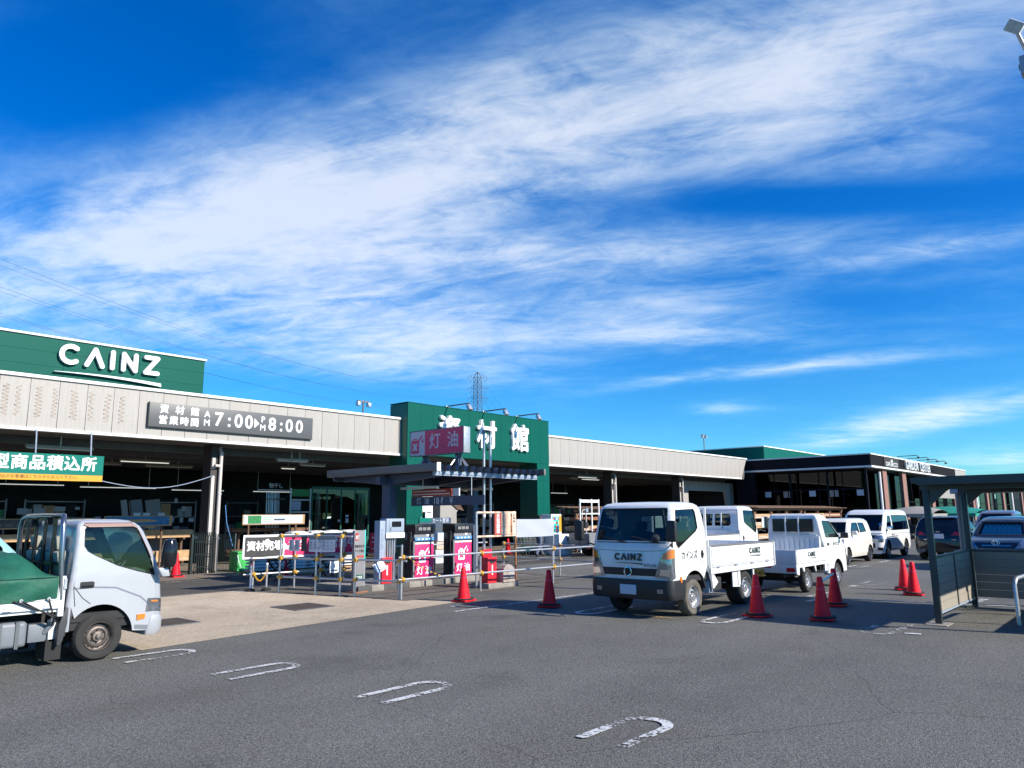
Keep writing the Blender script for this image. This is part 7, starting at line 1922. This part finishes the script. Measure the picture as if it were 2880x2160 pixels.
# inside the portal: timber posts with price tags, dark sheet and white glazed unit
POSTS = []
for i in range(9):
    x_ = 22.9 + i * .36 + random.uniform(-.06, .06); h_ = random.choice((2.3, 2.6, 3.1, 1.7))
    t = empty('timber_post', (x_, 26.2, .012), 'brown round timber post leaning inside the green portal', 'timber', 'timber posts inside the portal'); POSTS.append(t)
    MB().cyl((0, 0, 0), (random.uniform(-.12, .2), .3, h_), random.uniform(.06, .09), n=10).build('shaft', random.choice(('timber', 'timber_red', 'timber_dark')), t, smooth=.7)
order_labels(POSTS, 'brown round timber post leaning inside the portal, %s from the left')
for i, (x_, z) in enumerate(((23.3, 2.52), (24.2, 2.52), (25.1, 2.5), (25.5, 2.5))):
    t = empty('price_tag', (x_, 26.0, z), ('leftmost red price tag inside the portal', 'second red price tag from the left inside the portal', 'third red price tag from the left inside the portal', 'rightmost red price tag inside the portal')[i], 'price tag', 'red price tags')
    MB().box(-.14, .14, -.01, 0, 0, .26).build('card', 'rusty_red', t); MB().box(-.10, .10, -.014, -.0105, .04, .16).build('price_mark', 'pink_pale', t)
t = empty('rail_bar', (22.8, 26.05, 2.5), 'thin bar carrying the red price tags', 'bar'); MB().box(0, 3.4, 0, .02, .27, .29).build('bar', 'galv', t)
t = empty('porch_unit', (20.75, 23.5, .012), 'white glazed porch unit with lit panels behind the left portal leg', 'shed')
MB().box(0, 1.15, 0, .9, 2.75, 2.85).build('roof', 'white_paint', t); MB().box(.02, .95, .05, .9, 1.95, 2.6).build('upper_panel', 'white_paint', t)
for xx in (.02, .30, .62, .95): MB().box(xx, xx + .07, .04, .11, 0, 2.75).build('frame_post', 'white_paint', t)
for xx in (.09, .37): MB().box(xx, xx + .21, .06, .07, .1, 1.9).build('pane', 'window_dark', t)
MB().box(.72, .93, .06, .08, .1, 1.9).build('door_leaf', 'white_paint', t)
t = empty('sheeted_pile', (22.25, 23.6, .012), 'brown sheeted pile with a sloping cap beside the white porch unit', 'pile')
MB().prism([(0, 0), (1.05, 0), (1.0, 1.9), (1.25, 2.15), (.85, 2.55), (.35, 2.75), (.02, 2.72)], 0, .8, 'y').build('cover', 'canopy_grey', t, bevel=.03)
MB().prism([(-.02, 2.45), (.45, 2.40), (1.0, 2.05), (1.38, 1.98), (1.0, 2.45), (.5, 2.80), (.0, 2.85)], -.06, -.01, 'y').build('cap_flap', 'timber_dark', t)
t = empty('cart_return_sign', (16.9, 18.8, 0), 'dark green cart return sign behind the pumps', 'sign')
MB().box(-.1, 1.35, 0, .05, 1.22, 1.72).build('board', 'navy_steel', t); MB().box(-.1, .40, -.01, -.001, 1.58, 1.72).build('green_tab', 'green_sign', t)
text('lettering', 'カート置場', .17, 'paper', (.85, -.006, 1.62), '-y', t, xs=.9)
for k in range(2): MB().box(.5, 1.2, -.006, -.001, 1.34 + k * .1, 1.38 + k * .1).build('text_line', 'sign_grey', t)
for xx in (0, 1.25): MB().cyl((xx, .03, 0), (xx, .03, 1.75), .025, n=8).build('post', 'galv', t)
# goods beneath: parcels between the pumps
for i, (x_, z, w_, h_, m) in enumerate(((19.6, .02, .7, .5, 'sack'), (19.65, .54, .6, .28, 'timber_pale'), (19.7, .84, .5, .35, 'paper'), (20.4, .02, .5, .42, 'vinyl_white'))):
    tag(MB().box(0, w_, 0, .4, 0, h_).build('parcel', m, None, (x_, 21.0, z), bevel=.02), ('grey sack bundle at the bottom of the pile seen between the pumps', 'pale wooden box in the pile seen between the pumps', 'pale carton on top of the pile seen between the pumps', 'white parcel right of the pile seen between the pumps')[i], 'parcel', 'goods seen between the pumps')
# blue and white rope under the loading sign
mb = MB(); pts = []
for i in range(15):
    u = i / 14; pts.append((8.5 + (12.28 - 8.5) * u, 23.2 + .8 * u, 2.86 + .32 * u - .30 * math.sin(math.pi * u)))
tag(MB().tube(pts, .012, 6).build('rope', 'panel_blue', None), 'pale blue rope slung from the green hanging sign to the column', 'rope')
tag(MB().tube([(12.72, 23.95, 2.2), (12.78, 23.9, 1.6), (12.98, 23.8, .85)], .011, 6).build('rope', 'pump_blue', None), 'blue rope hanging down beside the column downpipe', 'rope')
# trestle stretchers behind the banner
t = empty('trestle', (12.9, 19.6, .008), 'dark folding trestle with a plank behind the chain posts', 'trestle')
for xx in (-.75, .75):
    for s in (-1, 1): MB().cyl((xx - .25, s * .2, 0), (xx + .25, s * .2, .55), .022, n=6).cyl((xx + .25, s * .2, 0), (xx - .25, s * .2, .55), .022, n=6).build('leg', 'ink', t)
    MB().box(xx - .28, xx + .28, -.22, .22, .55, .60).build('head', 'ink', t)
MB().box(-1.0, 1.0, -.15, .15, .601, .64).build('plank', 'timber', t)

# ------------------------------------------------------------------ person walking behind the white banner
mat('trousers', (0.10, 0.13, 0.20), 0.8, var=0.15); mat('shirt', (0.30, 0.33, 0.38), 0.8, var=0.1); mat('skin', (0.50, 0.30, 0.21), 0.55); mat('hair', (0.015, 0.013, 0.012), 0.7); mat('shoe', (0.02, 0.02, 0.022), 0.6)
def skin(name, verts, edges, radii, m, parent, root=0, lev=2):
    me = bpy.data.meshes.new(name); me.from_pydata(verts, edges, [])
    o = bpy.data.objects.new(name, me); COL.objects.link(o)
    md = o.modifiers.new('s', 'SKIN'); sv = me.skin_vertices[0].data
    for i, r in enumerate(radii):
        sv[i].radius = (r, r) if not isinstance(r, tuple) else r
        sv[i].use_root = (i == root)
    sb = o.modifiers.new('d', 'SUBSURF'); sb.levels = lev; sb.render_levels = lev
    dg = bpy.context.evaluated_depsgraph_get(); dg.update()
    m2 = bpy.data.meshes.new_from_object(o.evaluated_get(dg)); bpy.data.objects.remove(o)
    for p in m2.polygons: p.use_smooth = True
    m2.materials.clear(); m2.materials.append(MATS[m])
    return link_mesh(name, m2, parent)
pe = empty('person', (25.9, 21.15, .005), 'person in dark trousers walking behind the white banner', 'person')
V = [(0, 0, .92), (0, 0, 1.05), (.02, 0, 1.25), (.04, 0, 1.42), (.05, 0, 1.50), (.06, 0, 1.58), (.07, 0, 1.66), (.06, 0, 1.73),
     (.02, .09, .88), (.12, .10, .50), (.32, .10, .13), (.38, .10, .06), (.52, .10, .045),
     (-.02, -.09, .88), (-.02, -.10, .50), (-.30, -.10, .13), (-.31, -.10, .06), (-.17, -.10, .04),
     (.04, .19, 1.42), (-.05, .24, 1.16), (.08, .25, .93), (.04, -.19, 1.42), (.12, -.24, 1.17), (.30, -.22, 1.0)]
Eg = [(0, 1), (1, 2), (2, 3), (3, 4), (4, 5), (5, 6), (6, 7), (0, 8), (8, 9), (9, 10), (10, 11), (11, 12), (0, 13), (13, 14), (14, 15), (15, 16), (16, 17), (3, 18), (18, 19), (19, 20), (3, 21), (21, 22), (22, 23)]
RR = [(.14, .11), (.13, .10), (.14, .11), (.13, .09), .055, .06, .085, .07, .09, .065, .045, .045, .035, .09, .065, .045, .045, .035, .06, .045, .035, .06, .045, .035]
body = skin('body', V, Eg, RR, 'skin', pe)
skin('trousers', [V[0], V[8], V[9], V[10], V[13], V[14], V[15], (0, 0, 1.0), (.35, .10, .085), (-.31, -.10, .085)], [(0, 1), (1, 2), (2, 3), (0, 4), (4, 5), (5, 6), (0, 7), (3, 8), (6, 9)], [(.155, .125), .105, .085, .075, .105, .085, .075, (.15, .12), .07, .07], 'trousers', pe)
skin('shirt', [V[1], V[2], V[3], V[18], V[19], V[21], V[22], (0, 0, .98)], [(0, 1), (1, 2), (2, 3), (3, 4), (2, 5), (5, 6), (0, 7)], [(.15, .12), (.155, .125), (.145, .105), .072, .058, .072, .058, (.155, .125)], 'shirt', pe)
for a, b in ((11, 12), (16, 17)): skin('shoe', [(V[a][0] - .05, V[a][1], .06), (V[a][0] + .06, V[a][1], .062), (V[b][0] + .05, V[b][1], .052)], [(0, 1), (1, 2)], [.062, .068, .054], 'shoe', pe)
MB().lathe([(.001, .135), (.05, .125), (.088, .09), (.098, .03), (.09, -.02), (.001, -.02)], c=(.062, 0, 1.64), n=14).build('hair', 'hair', pe, smooth=1.2)
def hand(o, d):
    o = Vector(o)
    palm = MB().box(-.012, .012, -.035, .035, -.085, 0); 
    for k, ln in enumerate((.065, .075, .07, .055)):
        y_ = -.027 + k * .018; palm.tube([(0, y_, -.08), (.006, y_, -.08 - ln * .5), (.022, y_, -.08 - ln)], .0075, 6)
    palm.tube([(0, -.03, -.02), (.02, -.05, -.05), (.03, -.052, -.08)], .009, 6)
    q = palm.build('hand', 'skin', pe, tuple(o), smooth=.8)
hand((.09, .25, .92), 1); hand((.31, -.22, .99), 1)
for s in (-1, 1): MB().lathe([(.001, -.006), (.01, -.004), (.011, .003), (.001, .006)], c=(.148, s * .03, 1.685), axis='x', n=8).build('eye', 'ink', pe)
MB().lathe([(.001, .03), (.013, .0), (.001, -.01)], c=(.158, 0, 1.65), n=8).build('nose', 'skin', pe)
MB().box(.143, .150, -.022, .022, 1.615, 1.622).build('mouth', 'rusty_red', pe)
for s in (-1, 1): MB().lathe([(.001, -.012), (.02, -.008), (.022, .004), (.001, .01)], c=(.06, s * .088, 1.66), axis='y', n=8).build('ear', 'skin', pe)
